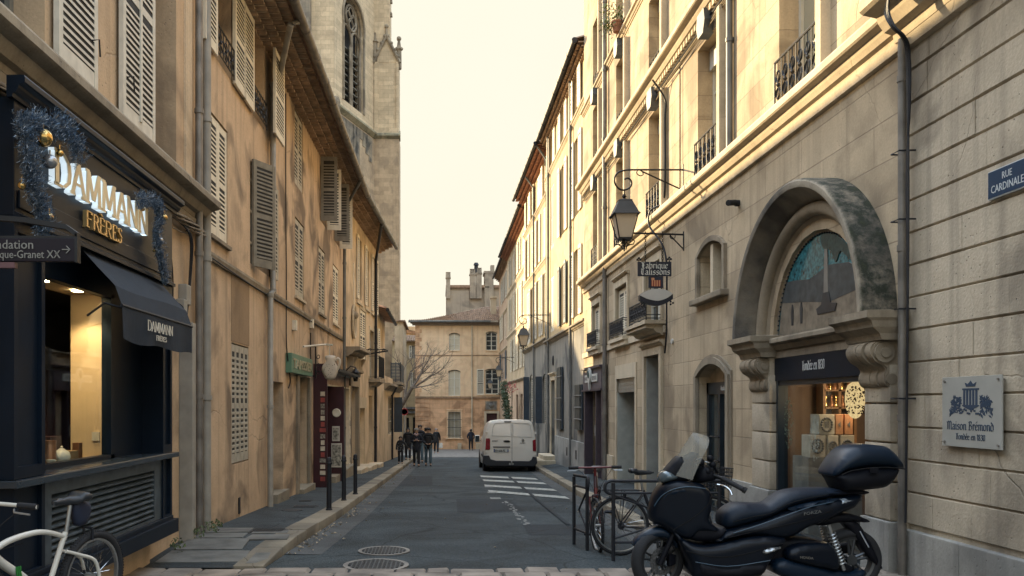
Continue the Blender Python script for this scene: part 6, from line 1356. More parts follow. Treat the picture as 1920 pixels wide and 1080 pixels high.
m = MB(); m.box(bxx(1512), bxx(1612), yB - .06, yB + .4, -1.9, bzz(857)); obj('display_table', m, plain('grey table cloth', (.20, .19, .18), .7, var=.3), PT)
yO = 9.75; m = MB(); pp = catmull([(0, .34), (.03, .28), (.10, .24), (.135, .13), (.125, .0), (.07, -.10), (0, -.13), (-.07, -.10), (-.125, .0), (-.135, .13), (-.10, .24), (-.03, .28)], 2); pp = [(x * .85, y * 1.05) for x, y in pp]; ox_, oz_ = cu(1604) * yO, cv(763) * yO
m.prism([(ox_ + x, oz_ + y) for x, y in pp], lambda a, b, d: (a, yO + d, b), 0, .02); GO = thing('hanging_ornament', (ox_, yO, oz_ - .13), 'glowing pierced egg shaped ornament hanging in the arch window', 'ornament'); obj('lit_shell', m, plain('lit paper', (1.0, .70, .34), emit=.16, var=.6, vs=22), GO)
m = MB(); rg = random.Random(2)
for i in range(110): m.ball((ox_ + rg.uniform(-.11, .11), yO - .002, oz_ + rg.uniform(-.08, .24)), rg.uniform(.005, .012), 4)
obj('cut_pattern', m, tin, GO); m = MB(); m.tube([(ox_, yO + .01, oz_ + .32), (ox_, yO + .01, .30)], .006, 5); obj('cord', m, ballg, GO)
for k, (a, z, s_) in enumerate(((10.85, -.25, .15), (10.1, -.42, .13))):      # white leafy window decals
    m = MB(); rg = random.Random(k + 8)
    for i in range(150):
        r = rg.random() ** .5; an = rg.random() * 6.28; x, y = s_ * r * math.cos(an), s_ * 2.2 * r * math.sin(an); q = rg.uniform(.008, .02); tq = rg.random() * 3
        m.add([W(a + x + q * math.cos(tq), -.046, z + y + q * math.sin(tq)), W(a + x - q * .5 * math.sin(tq), -.046, z + y + q * .5 * math.cos(tq)), W(a + x - q * math.cos(tq), -.046, z + y - q * math.sin(tq)), W(a + x + q * .5 * math.sin(tq), -.046, z + y - q * .5 * math.cos(tq))], [(0, 1, 2, 3)])
    obj('window_decal', m, plain('window decal', (.36, .40, .36) if k else (.16, .22, .16), .6, var=.5, vs=20), wf)
ld = bpy.data.lights.new('shop_lamp', 'POINT'); ld.energy = 4.5; ld.color = (1, .74, .48); ld.shadow_soft_size = .12
lo = bpy.data.objects.new('shop_lamp', ld); COL.objects.link(lo); lo.location = W(10.2, -.75, .15)
m = MB(); c = W(10.2, -.75, .46); m.lathe([(.06, 0), (.06, .03)], c, 12); obj('ceiling_lamp', m, lampm, PT)
# small camera on the wall
m = MB(); c = FR.at(1386, 381); FR.tube(m, [(c[0], 0, c[1]), (c[0], .06, c[1])], .05, 12); FR.tube(m, [(c[0] + .0, .06, c[1] + .01), (c[0] - .10, .20, c[1] - .02)], .045, 12); single('wall_spotlight', m, ironb, 'small dark round spotlight on the wall left of the arch', 'spotlight', smooth=50)
# cables on the ashlar house
a1_ = sR(1252)
cable(FR, Rh, [(a1_, .30, L3a - .1), (a1_ - .03, .06, L3a - .5), (a1_, .05, 5.6), (a1_, .05, 4.4), (a1_ + .1, .08, 4.0), (a1_ + .35, .25, 3.9), (a1_ + .35, .28, 3.6), (a1_ + .05, .12, 3.2), (a1_ - .12, .06, 2.8), (a1_ - .14, .06, 2.0), (a1_ - .13, .06, 1.4), (a1_ + .0, .06, 1.0)], .019, black, n=6, sub=6)
cable(FR, Rh, [(sR(1279), .04, L3a), (sR(1279), .04, 5), (sR(1279), .04, 4.0)], .012, ironb)
cable(FR, Rh, [(25.9, .05, L3a - .1), (20, .05, L3a - .12), (14, .05, L3a - .1), (8.2, .06, L3a - .12)], .02, ironb)
m = MB()
for k in range(3): FR.tube(m, [(25.8 - i * .5, .06 + .02 * math.sin(i + k), L3a - .20 - .03 * k + .02 * math.sin(i * .8 + k * 2)) for i in range(35)], .012, 5)
obj('cable_run', m, plain('old cable run', (.16, .12, .07), .7), Rh)
pipe(FR, Rh, [(sR(1375), .06, 12.5), (sR(1375), .06, L1b + .02)], .05, zincd, lab='thin pipe right of an upper window'); 
m = MB(); c = FR.at(1262, 640); m.lathe([(.05, -.005), (.05, .04)], (XR - .03, c[0], c[1]), 14, 'x'); obj('door_bell', m, em, Rh)
# corner pipe with bundled cables
pipe(FR, Rh, [(7.94, .09, 3.48), (7.94, .09, 3.1), (7.94, .09, -1.75)], .038, zinc, lab='grey corner downpipe between the two stone houses')
m = MB()
for k in range(4):
    q5 = [(*FR.at(u_, v_, o_)[:1], o_, FR.at(u_, v_, o_)[1]) for u_, v_, o_ in ((1668, -14, .36), (1659 + k * 2.5, 22, .36), (1672 + k * 2, 50, .34), (1690 + k * 2, 68, .26), (1699 + k * 2, 95, .17), (1702 + k * 1.5, 180, .13), (1703 - k, 330, .12), (1702, 560, .11), (1698, 980, .11))]; FR.tube(m, catmull(q5, 6, False), .011, 6)
obj('cable_bundle', m, ironb, Rh)
for z in (2.4, 1.75, .9, .05): m = MB(); FR.tube(m, [(8.02, 0, z), (8.02, .15, z), (7.88, .15, z), (7.87, .0, z)], .009, 5); obj('pipe_bracket', m, ironb, Rh)
# flower pot on an upper sill
pc_ = FR.at(1157, 45); PP = thing('flower_pot', FR.W(20.4, .14, 9.11), 'terracotta pot of straggling green plants on a high right sill', 'plant pot')
m = MB(); m.lathe([(.09, 0), (.13, .22), (.145, .22), (.145, .26), (.12, .26)], FR.W(20.4, .16, 9.11), 14); obj('pot', m, redtile, PP, smooth=40)
leafm = plain('green leaf', (.10, .13, .035), .7, var=.5, vs=20)
def leaves(m, c, r, n, rg, s=.035, up=.0):
    for i in range(n):
        d = Vector((rg.gauss(0, 1), rg.gauss(0, 1), rg.gauss(0, .8) + up)).normalized() * r * rg.random() ** .4; p = Vector(c) + d; a = Vector((rg.gauss(0, 1), rg.gauss(0, 1), rg.gauss(0, 1))).normalized(); b = a.orthogonal().normalized(); q = s * rg.uniform(.6, 1.3)
        m.add([p + a * q, p + b * q * .5, p - a * q, p - b * q * .5], [(0, 1, 2, 3)])
m = MB(); rg = random.Random(6); c = Vector(FR.W(20.4, .22, 9.5)); leaves(m, c, .38, 260, rg, .05); leaves(m, Vector(FR.W(20.5, .35, 9.25)), .25, 120, rg, .04); obj('foliage', m, leafm, PP)
# ---------------------------------------------------------------- RIGHT: rusticated street corner house
FK = Fr((4.5, 3.4), (4.5, 8.02), 'R', 3.4)
K = house('rusticated_house', (4.5, 6, side_rf(6)), 'rusticated limestone corner house with street name plate, at the right edge')
m = MB(); wall(FK, m, 3.4, 8.02, -2.1, 3.5, [], o=-.03); shell(FK, m, 3.4, 8.02, -2.1, 8.5, 6); wall(FK, m, 3.4, 8.02, 3.5, 8.5, [(4.6, 5.8, 4.4, 6.6)]); obj('wall', m, rust, K)
m = MB(); rg = random.Random(11); k = 0; z = .084 - .3105 * 4
sp_ = .3105; row = 0; tops = []
while z < 3.4:
    y = 3.4 - (.3 if row % 2 else 0); y1 = 8.015
    while y < y1:
        l_ = (.45, .78, .55, .70)[rg.randrange(4)]; b = min(y + l_, y1)
        if y1 - b < .2: b = y1
        if b > 3.45:
            a = max(3.4, y); oo = .0 + rg.uniform(-.004, .004); W2 = FK.W; g_ = .007; f_ = -.03; z0_, z1_ = z + g_, min(z + sp_ - g_, 3.49); e_ = .0015; gi = .008
            m.hexa([W2(a + e_, f_, z0_ - .006), W2(b - e_, f_, z0_ - .006), W2(b - e_, oo - .004, z0_ + gi), W2(a + e_, oo - .004, z0_ + gi), W2(a + e_, f_, z1_ + .006), W2(b - e_, f_, z1_ + .006), W2(b - e_, oo - .004, z1_ - gi), W2(a + e_, oo - .004, z1_ - gi)])
        y = b
        if b >= y1: break
    z += sp_; row += 1
obj('stone_courses', m, rust, K)
m = MB(); y = 3.4
while y < 8.0: b = min(y + 1.25, 8.04); FK.box(m, y + .003, b - .003, -.06, .045, -2.0, -1.205); y += 1.25
obj('plinth', m, plinth, K, bevel=.01)
m = MB(); FK.profile(m, corn(3.50, 3.95, .42), 3.4, 8.10); FK.profile(m, [(-.02, 3.38), (.05, 3.40), (.07, 3.5), (-.02, 3.5)], 3.4, 8.06); obj('cornice', m, limeL, K)
# street plate
Kp = thing('street_plate', FK.W(6.57, .03, 1.66), 'blue enamel street name plate reading RUE CARDINALE', 'sign'); y0, y1 = 6.33, 6.80; z0, z1 = 1.66, 1.888
eb = plain('sign enamel blue', (.012, .045, .095), .25, var=.05); ew = plain('sign enamel white', (.55, .60, .62), .3, var=.03)
m = MB(); FK.box(m, y0, y1, .0, .022, z0, z1); obj('border', m, ew, Kp); m = MB(); FK.box(m, y0 + .008, y1 - .008, .022, .026, z0 + .008, z1 - .008); obj('plate', m, eb, Kp)
m = MB(); text(m, 'RUE', .078, ffn(FK, (y0 + y1) / 2 + .0, .0262, z0 + .132, -1, .85), .002, align='CENTER'); obj('lettering', m, ew, Kp); m = MB(); text(m, 'CARDINALE', .088, ffn(FK, (y0 + y1) / 2, .0262, z0 + .042, -1, .80), .002, align='CENTER'); obj('lettering', m, ew, Kp)
# acrylic plaque
Kq = thing('shop_plaque', FK.W(6.98, .05, -.37), 'square frosted plaque with dark crest and shop name on the corner house', 'plaque'); y0, y1 = 6.60, 7.385; z0, z1 = -.370, .232
fr_ = plain('frosted acrylic', (.36, .36, .33), .4, var=.06); nb = plain('dark blue print', (.030, .055, .095), .5, var=.1)
m = MB(); FK.box(m, y0, y1, .03, .042, z0, z1); obj('panel', m, fr_, Kq, bevel=.003)
m = MB()
for a in (y0 + .04, y1 - .04):
    for z in (z0 + .035, z1 - .035): FK.tube(m, [(a, 0, z), (a, .052, z)], .011, 8)
obj('fixing_stud', m, zinc, Kq)
cx_, cz_ = (y0 + y1) / 2 - .0, .03
def kf(x, z, d): return FK.W(cx_ - x * 1.25, .042 + d, cz_ + z)
m = MB()                                                # crest: crown, striped shield, foliage supporters, ribbon
for i in range(5): m.prism([(-.075 + i * .032, -.04), (-.055 + i * .032, -.04), (-.055 + i * .032, .085), (-.075 + i * .032, .085)], kf, 0, .003)
m.prism([(-.085, .085), (.09, .085), (.09, .10), (-.085, .10)], kf, 0, .003); m.prism([(-.085, -.05), (0, -.085), (.09, -.05), (.09, -.04), (-.085, -.04)], kf, 0, .0032)
m.prism([(-.045, .115), (.05, .115), (.062, .15), (.03, .135), (.0025, .165), (-.025, .135), (-.057, .15)], kf, 0, .003)
rg = random.Random(15)
for sg in (1, -1):
    for i in range(80):
        t = rg.random(); x = sg * (.10 + .13 * rg.random() * (1 - .2 * t)); z = -.12 + .17 * t * (1 - abs(x) * 1.2) + rg.uniform(-.02, .02); r = rg.uniform(.007, .017); an = rg.random() * 3
        m.prism([(x + r * 1.5 * math.cos(an), z + r * 1.5 * math.sin(an)), (x - r * .6 * math.sin(an), z + r * .6 * math.cos(an)), (x - r * 1.5 * math.cos(an), z - r * 1.5 * math.sin(an)), (x + r * .6 * math.sin(an), z - r * .6 * math.cos(an))], kf, 0, .002 + .0012 * rg.random())
for i in range(10): x = -.09 + i * .018; z = -.105 + .02 * math.sin(i * 1.3); m.prism([(x, z), (x + .018, z + .003), (x + .016, z + .018), (x, z + .014)], kf, 0, .0042)
obj('crest', m, nb, Kq)
wm = pen_w('Maison Brémond', .075); m = MB(); pen(m, 'Maison Brémond', .072, lambda a, b, d: FK.W(y1 - .075 - a * (.64 / wm), .042 + d, -.222 + b), 42, 1.3, .003); obj('lettering', m, nb, Kq); m = MB(); wm2 = pen_w('Fondée en 1830', .05); pen(m, 'Fondée en 1830', .052, lambda a, b, d: FK.W(y1 - .20 - a * (.37 / wm2), .042 + d, -.305 + b), 42, 1.25, .003); obj('lettering', m, nb, Kq)
# ---------------------------------------------------------------- RIGHT: row of far houses
def row_house(name, label, X0, Y0, X1, Y1, zt, floors, cen, whw, wallm, lowm, zstr, leafm_, seed, ground, eave=.35, soffit=None, X_open=.5, strings=(), dep=7, low_holes=()):
    F = Fr((X0, Y0), (X1, Y1), 'R', Y0); h = house(name, ((X0 + X1) / 2, (Y0 + Y1) / 2, side_rf((Y0 + Y1) / 2)), label)
    H = [(c - whw, c + whw, z0, z1, 0, .25) for c in cen for z0, z1 in floors]; rg = random.Random(seed)
    m = MB(); wall(F, m, Y0, Y1, zstr, zt, H); shell(F, m, Y0, Y1, -4, zt, dep); obj('wall', m, wallm, h)
    m = MB(); wall(F, m, Y0, Y1, lambda s: side_rf(s) - .4, zstr, list(low_holes)); obj('ground_floor_wall', m, lowm, h)
    for fi, (z0, z1) in enumerate(floors):
        for ci, c in enumerate(cen):
            f = casement(F, h, c - whw, c + whw, z0, z1, .22, rows=4, gl=glassl if rg.random() < .4 else glassd)
            lm = leafm_[(fi * 7 + ci * 3 + seed) % len(leafm_)]
            if rg.random() < .22: obj('shutter', shut_closed(F, c - whw + .01, c + whw - .01, z0 + .02, z1 - .02, -.05, .085), lm, f); continue
            for sg in (-1, 1):
                if rg.random() < .3: o = shut_out(F, c + sg * whw, whw * .95 * sg, z0, z1, 0, .085) if False else shut_flat(F, c + sg * (whw + .01), sg * whw * .97, z0, z1, .085, .05)
                else: o = shut_flat(F, c + sg * (whw + .01), sg * whw * .97, z0, z1, .085)
                obj('shutter', o, lm, f)
    for zz_ in strings: m = MB(); F.profile(m, corn(zz_ - .09, zz_ + .09, .10), Y0, Y1); obj('sill_course', m, limeL, h)
    m = MB(); F.profile(m, corn(zstr - .12, zstr + .06, .15), Y0, Y1); obj('string_course', m, limeS, h)
    tiled(F, h, Y0, Y1, eave + .05, zt + .12, -4, zt + 1.3, .25, tileg); gutter(F, h, Y0, Y1, eave + .10, zt + .06, .08, ironb)
    if soffit:
        m = MB(); n = int((Y1 - Y0) / .22)
        for r in range(3):
            for i in range(n):
                a = Y0 + (i + .5) * .22
                m.quad(F.W(a - .10, eave * r / 3, zt - .3 + r * .12), F.W(a, eave * r / 3, zt - .25 + r * .12), F.W(a, eave * (r + 1) / 3, zt - .25 + r * .12), F.W(a - .10, eave * (r + 1) / 3, zt - .3 + r * .12)); m.quad(F.W(a, eave * r / 3, zt - .25 + r * .12), F.W(a + .10, eave * r / 3, zt - .3 + r * .12), F.W(a + .10, eave * (r + 1) / 3, zt - .3 + r * .12), F.W(a, eave * (r + 1) / 3, zt - .25 + r * .12))
            F.box(m, Y0, Y1, 0, eave * (r + 1) / 3 - .02, zt - .24 + r * .12, zt - .2 + r * .12)
        obj('soffit', m, soffit, h)
    return F, h
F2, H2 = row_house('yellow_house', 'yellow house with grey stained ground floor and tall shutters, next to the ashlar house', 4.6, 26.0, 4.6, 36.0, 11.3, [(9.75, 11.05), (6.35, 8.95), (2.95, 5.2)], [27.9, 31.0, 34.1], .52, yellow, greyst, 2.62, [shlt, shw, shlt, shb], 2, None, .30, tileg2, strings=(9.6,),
    low_holes=[(31.2, 32.4, -.9, 1.33, 0, .2), (26.9, 27.7, -.8, .57, 0, .2), (33.0, 34.3, -2.25, .95, 0, .3)])
for a, b, c, d in ((31.2, 32.4, -.9, 1.33), (26.9, 27.7, -.8, .57)):
    f = casement(F2, H2, a, b, c, d, .15, mat=shb); obj('shutter', shut_flat(F2, a + .9, -1.0, c - .05, d + .05, 0, .06), plain('brown black board', (.055, .058, .052), .6, var=.3), f); obj('shutter', shut_flat(F2, a, -.30, c - .05, d + .05, 0, .03), shn, f)
    m = MB()
    for z in (c + .3, (c + d) / 2, d - .3): F2.tube(m, [(a - .5, .12, z), (b + .1, .12, z)], .015, 5)
    obj('security_bar', m, plain('pale iron', (.25, .25, .24), .5), f)
m = MB(); F2.box(m, 33.0, 34.3, -.28, -.22, -2.4, .95); obj('door', m, plain('grey door', (.20, .20, .18), .6), H2); m = MB(); ring(F2, m, 33.0, 34.3, -2.3, .95, .16, -.01, .05); F2.profile(m, corn(1.11, 1.26, .14), 32.8, 34.5); obj('door_surround', m, limeL, H2)
m = MB(); F2.box(m, 26.0, 32.9, -.02, .07, -2.6, -1.25); obj('plinth', m, plinth, H2, bevel=.01)
for a in (27.6, 29.6): m = MB(); F2.box(m, a, a + .22, .07, .08, -1.85, -1.55); obj('vent_grille', m, black, H2)
for a in (34.75, 28.8): pipe(F2, H2, [(a, .09, 11.2), (a, .09, 2.7), (a, .09, -2.2)], .05, zincd)
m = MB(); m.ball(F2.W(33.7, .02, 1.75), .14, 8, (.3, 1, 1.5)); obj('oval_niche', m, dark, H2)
t = thing('entrance_steps', (4.2, 33.6, road(33)), 'two pale stone entrance steps on the right pavement beyond the van', 'steps')
for k, (x0, y0, y1, h) in enumerate(((3.75, 32.6, 35.0, .17), (4.1, 32.8, 34.7, .34))): m = MB(); m.box(x0, 4.6, y0, y1, road(34) , side_rf(33.5) - .13 + h); obj('step', m, limeL, t, bevel=.02)
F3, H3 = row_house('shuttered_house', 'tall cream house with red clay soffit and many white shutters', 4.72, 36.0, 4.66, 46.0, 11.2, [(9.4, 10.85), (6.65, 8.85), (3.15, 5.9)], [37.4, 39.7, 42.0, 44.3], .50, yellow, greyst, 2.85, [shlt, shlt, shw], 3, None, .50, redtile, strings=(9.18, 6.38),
    low_holes=[(36.8, 38.2, -.9, 1.35, .3, .2), (39.3, 40.4, -2.6, 1.1, .3, .3), (41.9, 43.4, -.9, 1.5, .3, .2)])
for a, b, c, d in ((36.8, 38.2, -.9, 1.35), (41.9, 43.4, -.9, 1.5)):
    f = casement(F3, H3, a, b, c, d, .15, mat=shb, rise=.3); obj('shutter', shut_out(F3, b, .30, c, d - .1, R(75), 0), shn, f); obj('shutter', shut_flat(F3, a, -.55, c, d - .1, .09, .04), shg, f)
m = MB(); F3.box(m, 39.3, 40.4, -.28, -.22, -2.8, 1.1); obj('door', m, shb, H3)
for a in (36.15, 40.9): pipe(F3, H3, [(a, .5, 11.2), (a, .09, 10.6), (a, .09, 3), (a, .09, -2.5)], .05, zincd)
m = MB(); F3.tube(m, [(36.05, .5, 11.15), (36.3, .2, 10.9), (36.3, .06, 10.2)], .04, 6); obj('gutter_outlet', m, zinc, H3)
F4, H4 = row_house('rose_house', 'pale house with red soffit boards and close set windows, fourth on the right', 4.95, 46.0, 5.0, 62.0, 10.9, [(8.3, 10.2), (5.2, 7.4), (2.2, 4.4)], [47.3, 49.6, 51.9, 54.2, 56.5, 58.8], .50, pale, pink, 1.5, [shlt, shw, shlt], 4, None, .50, redtile, strings=(7.9, 4.8),
    low_holes=[(47, 48.2, -2.8, .5, 0, .2), (50, 51.4, -1.5, .6, 0, .2), (53, 54.4, -1.5, .6, 0, .2)])
for a, b, c, d in ((47, 48.2, -2.8, .5), (50, 51.4, -1.5, .6), (53, 54.4, -1.5, .6)): f = casement(F4, H4, a, b, c, d, .15, mat=plumd)
F5, H5 = row_house('end_row_house', 'last pale house on the right row beside the orange house', 5.3, 62.0, 5.4, 76.0, 11.4, [(8.6, 10.6), (5.4, 7.6), (2.0, 4.3)], [63.5, 66, 68.5, 71, 73.5], .5, pink, pink, .9, [shlt, shb, shw], 5, None, .45, tileg2, strings=(7.5, 4.5),
    low_holes=[(63, 64.3, -3, 0, 0, .2), (67, 68.5, -2.2, -.2, 0, .2)])
for a, b, c, d in ((63, 64.3, -3, 0), (67, 68.5, -2.2, -.2)): f = casement(F5, H5, a, b, c, d, .15, mat=plumd)
# chimneys and climbing plant
m = MB(); F4.box(m, 50, 51, -1.6, -1, 11.2, 13.0); obj('chimney', m, chimst, H4)
IV = thing('climbing_plant', (4.4, 56, road(56)), 'dark green climber with red flowers on the far right house front', 'climbing plant')
m = MB(); rg = random.Random(12)
for i in range(900):
    z = rg.uniform(-2.6, 1.35); w6 = .55 * (.5 + .5 * math.sin(z * 1.7 + 1)) + .15; c = (4.25 + rg.gauss(0, .10) - .25 * math.exp(-((z - .9) ** 2)), 52 + rg.gauss(0, w6), z); leaves(m, c, .12, 3, rg, .07)
obj('foliage', m, plain('ivy leaf', (.035, .065, .025), .6, var=.5, vs=10), IV)
m = MB(); leaves(m, (4.3, 51.6, 1.1), .5, 60, rg, .06); leaves(m, (4.4, 51.2, .9), .4, 50, rg, .06); obj('flowers', m, plain('red petals', (.35, .03, .05), .6, var=.4), IV); m = MB(); m.tube([(4.6, 52, road(52)), (4.5, 52.1, -1), (4.5, 51.9, 1)], .03, 6); obj('stem', m, bark, IV)
# ---------------------------------------------------------------- street lamps on scrolled brackets
lampglass = glass('frosted lantern glass', (.55, .47, .36), .25, spec=.5)
def street_lamp(x, y, z, label):
    """wall lantern: arm reaches towards -X from the wall at (x, y, z)"""
    t = thing('street_lamp', (x, y, z), label, 'street lamp', 'iron lanterns on scrolled wall brackets'); P = lambda a, b: (x - a, y, z + b)
    m = MB(); pts = [P(0, 0), P(.55, 0), P(.95, 0), P(1.08, -.01), P(1.20, -.05), P(1.265, -.14), P(1.265, -.24), P(1.20, -.34), P(1.10, -.375), P(1.00, -.34), P(.955, -.27), P(.97, -.19), P(1.03, -.155), P(1.09, -.18)]
    m.tube(catmull(pts, 4, False), .017, 8); m.tube([P(0, -.38), P(.76, -.03)], .014, 6)
    m.tube(catmull([P(.76, -.03), P(.83, 0.0), P(.86, -.06), P(.80, -.11), P(.74, -.09), P(.75, -.05)], 4, False), .010, 6); m.box(x - .012, x + .03, y - .03, y + .03, z - .46, z + .10)
    obj('bracket', m, black, t, smooth=50)
    c = P(1.09, -.375)
    m = MB(); m.tube([c, (c[0], y, c[2] - .12)], .012, 6); m.lathe([(.02, 0), (.045, -.02), (.02, -.05), (.06, -.07), (.075, -.10), (.10, -.115)], (c[0], y, c[2] - .10), 10); m.ball((c[0], y, c[2] - .10), .03, 6); obj('finial', m, black, t, smooth=50)
    q = c[2] - .21
    def fr(m, w0, z0, w1, z1): m.hexa([(c[0] - w0, y - w0, z0), (c[0] + w0, y - w0, z0), (c[0] + w0, y + w0, z0), (c[0] - w0, y + w0, z0), (c[0] - w1, y - w1, z1), (c[0] + w1, y - w1, z1), (c[0] + w1, y + w1, z1), (c[0] - w1, y + w1, z1)])
    m = MB(); fr(m, .225, q - .24, .12, q); fr(m, .25, q - .265, .235, q - .24); fr(m, .13, q, .11, q + .02); obj('lantern_roof', m, plain('grey lantern roof', (.045, .05, .055), .45, .5), t)
    m = MB(); fr(m, .105, q - .68, .195, q - .265); obj('lantern_glass', m, lampglass, t)
    m = MB(); fr(m, .125, q - .71, .125, q - .68)
    for sx in (-1, 1):
        for sy in (-1, 1): m.tube([(c[0] + sx * .115, y + sy * .115, q - .69), (c[0] + sx * .21, y + sy * .21, q - .265)], .013, 5)
    for sg in (0, 1, 2, 3):
        ca, sa = math.cos(sg * math.pi / 2), math.sin(sg * math.pi / 2); m.tube([(c[0] + ca * r, y + sa * r, q - h) for r, h in ((.15, .70), (.19, .73), (.17, .79), (.11, .80), (.05, .83), (.03, .89))], .012, 5)
        m.tube([(c[0] + ca * (.09 + .04 * math.cos(k)), y + sa * (.09 + .04 * math.cos(k)), q - .76 + .04 * math.sin(k)) for k in range(6)], .008, 4)
    m.tube([(c[0], y, q - .70), (c[0], y, q - .92)], [.03, .012], 6); obj('lantern_frame', m, black, t)
    return t
street_lamp(4.5, 15.4, 4.33, 'largest iron lantern with frosted glass on the sunlit ashlar wall, nearest of the lamps')
street_lamp(4.55, 34.5, 3.68, 'iron lantern before the yellow house, second of the receding lamps')
street_lamp(4.97, 55, 3.07, 'small iron lantern near the end of the right row, third of the receding lamps')
street_lamp(5.3, 70, 2.56, 'smallest and lowest iron lantern, in front of the orange end house')
# ---------------------------------------------------------------- sign bracket of the sweet maker
YS = 15.35; sx_ = lambda u: cu(u) * YS; sz_ = lambda v: cv(v) * YS
m = MB(); m.tube([(4.5, YS, sz_(440)), (sx_(1187), YS, sz_(437))], .018, 6); m.tube([(4.5, YS, sz_(470)), (4.5, YS, sz_(434))], .02, 6); m.tube([(4.48, YS, sz_(466)), (sx_(1256), YS, sz_(441))], .012, 6); m.tube([(sx_(1256) - .05 * math.cos(k * .7) + .05, YS, sz_(443) - .05 * math.sin(k * .7)) for k in range(8)], .009, 5)
single('sign_bracket', m, black, 'slender black iron bracket from which the sweet maker signs hang', 'bracket')
Sg = thing('hanging_sign', (sx_(1227), YS, sz_(519)), 'black hanging board with white gothic letters below the big lantern', 'sign')
m = MB(); m.box(sx_(1195.5), sx_(1258.5), YS - .02, YS + .02, sz_(518), sz_(491)); obj('board', m, plain('sign black', (.012, .016, .03), .4), Sg, bevel=.004)
wt = plain('sign white', (.62, .62, .56), .5, var=.05); fb = lambda x0, z0, k: (lambda a, b, d: (x0 + a * k, YS - .022 - d, z0 + b))
m = MB(); wa_ = pen_w('Fabrique', .115); pen(m, 'Fabrique', .112, fb(sx_(1202.5), sz_(503.5), .50 / wa_), 42, 1.35, .004); wb_ = pen_w('Calissons', .115); pen(m, 'Calissons', .115, fb(sx_(1201.5), sz_(515.5), .535 / wb_), 42, 1.35, .004); obj('lettering', m, wt, Sg)
m = MB()
for u, v0, v1 in ((1210, 437, 491), (1242.5, 437, 491)):
    z = sz_(v1); k = 0
    while z < sz_(v0):
        w5 = .018; m.tube([(sx_(u) + (w5 * math.cos(j * 1.047) if k % 2 else 0), YS + (0 if k % 2 else w5 * math.cos(j * 1.047)), z + .024 + .024 * math.sin(j * 1.047)) for j in range(7)], .005, 4); z += .037; k += 1
obj('chain', m, black, Sg)
m = MB()
for u, v in ((1198, 487), (1255, 486)): 
    for an in (0, 1.57, 3.14): m.ball((sx_(u) + .03 * math.cos(an), YS, sz_(v) + .03 * math.sin(an)), .022, 5)
    m.tube([(sx_(u), YS, sz_(v) - .06), (sx_(u), YS, sz_(v))], .01, 5)
obj('finial', m, black, Sg)
Sc = thing('crest_sign', (sx_(1229), YS, sz_(540)), 'small dark hanging panel with a red and yellow striped shield', 'sign')
m = MB(); m.box(sx_(1216), sx_(1243), YS - .012, YS + .012, sz_(540), sz_(518.5)); obj('panel', m, plain('crest navy', (.015, .018, .035), .5), Sc)
red = plain('shield red', (.22, .025, .015), .5, var=.06); org = plain('shield apricot', (.55, .26, .13), .5, var=.06)
m = MB(); m.box(sx_(1221), sx_(1238.5), YS - .016, YS - .012, sz_(537), sz_(525.5)); obj('shield', m, red, Sc); m = MB()
for k in range(4): m.box(sx_(1221.8 + k * 4.4), sx_(1224 + k * 4.4), YS - .020, YS - .016, sz_(537), sz_(525.5))
m.box(sx_(1221), sx_(1226.5), YS - .020, YS - .016, sz_(525.5), sz_(521)); obj('shield_stripe', m, org, Sc)
Sl = thing('lozenge_sign', (sx_(1231), YS, sz_(572)), 'almond shaped white sweet sign with black rim hanging lowest', 'sign')
top_ = catmull([(1199, 554), (1207, 548), (1218, 543.5), (1231, 542), (1245, 543.5), (1254, 547), (1261, 551.5)], 4, False); bot_ = catmull([(1261, 551.5), (1250, 559), (1238, 563.5), (1228, 564), (1214, 561), (1205, 557), (1199, 554)], 4, False)
lens = [(sx_(u), sz_(v)) for u, v in top_ + bot_[1:-1]]
lo_l = [(sx_(u), sz_(v + 9)) for u, v in bot_]; m = MB(); rimp = [(sx_(u), sz_(v)) for u, v in bot_] + lo_l[::-1]
m.prism([(a, b) for a, b in rimp], lambda a, b, d: (a, YS + d, b), -.03, .10); m.prism([(a + (a - sx_(1230)) * .03, b) for a, b in lens], lambda a, b, d: (a, YS + d, b), -.015, .10); obj('black_rim', m, plain('sign black', (.012, .015, .025), .4), Sl)
m = MB(); m.prism([(a, b) for a, b in lens], lambda a, b, d: (a, YS + d, b), -.035, .02); obj('icing_face', m, plain('icing white', (.50, .48, .44), .5, var=.04), Sl)
m = MB(); m.tube([(sx_(1219), YS, sz_(540)), (sx_(1219), YS, sz_(546))], .008, 5); m.tube([(sx_(1240), YS, sz_(540)), (sx_(1240), YS, sz_(546))], .008, 5)
for u, v in ((1205, 572), (1259, 568)):
    for an in (0, 2.1, 4.2): m.ball((sx_(u) + .03 * math.cos(an), YS, sz_(v) + .03 * math.sin(an)), .02, 5)
obj('hook', m, black, Sl)
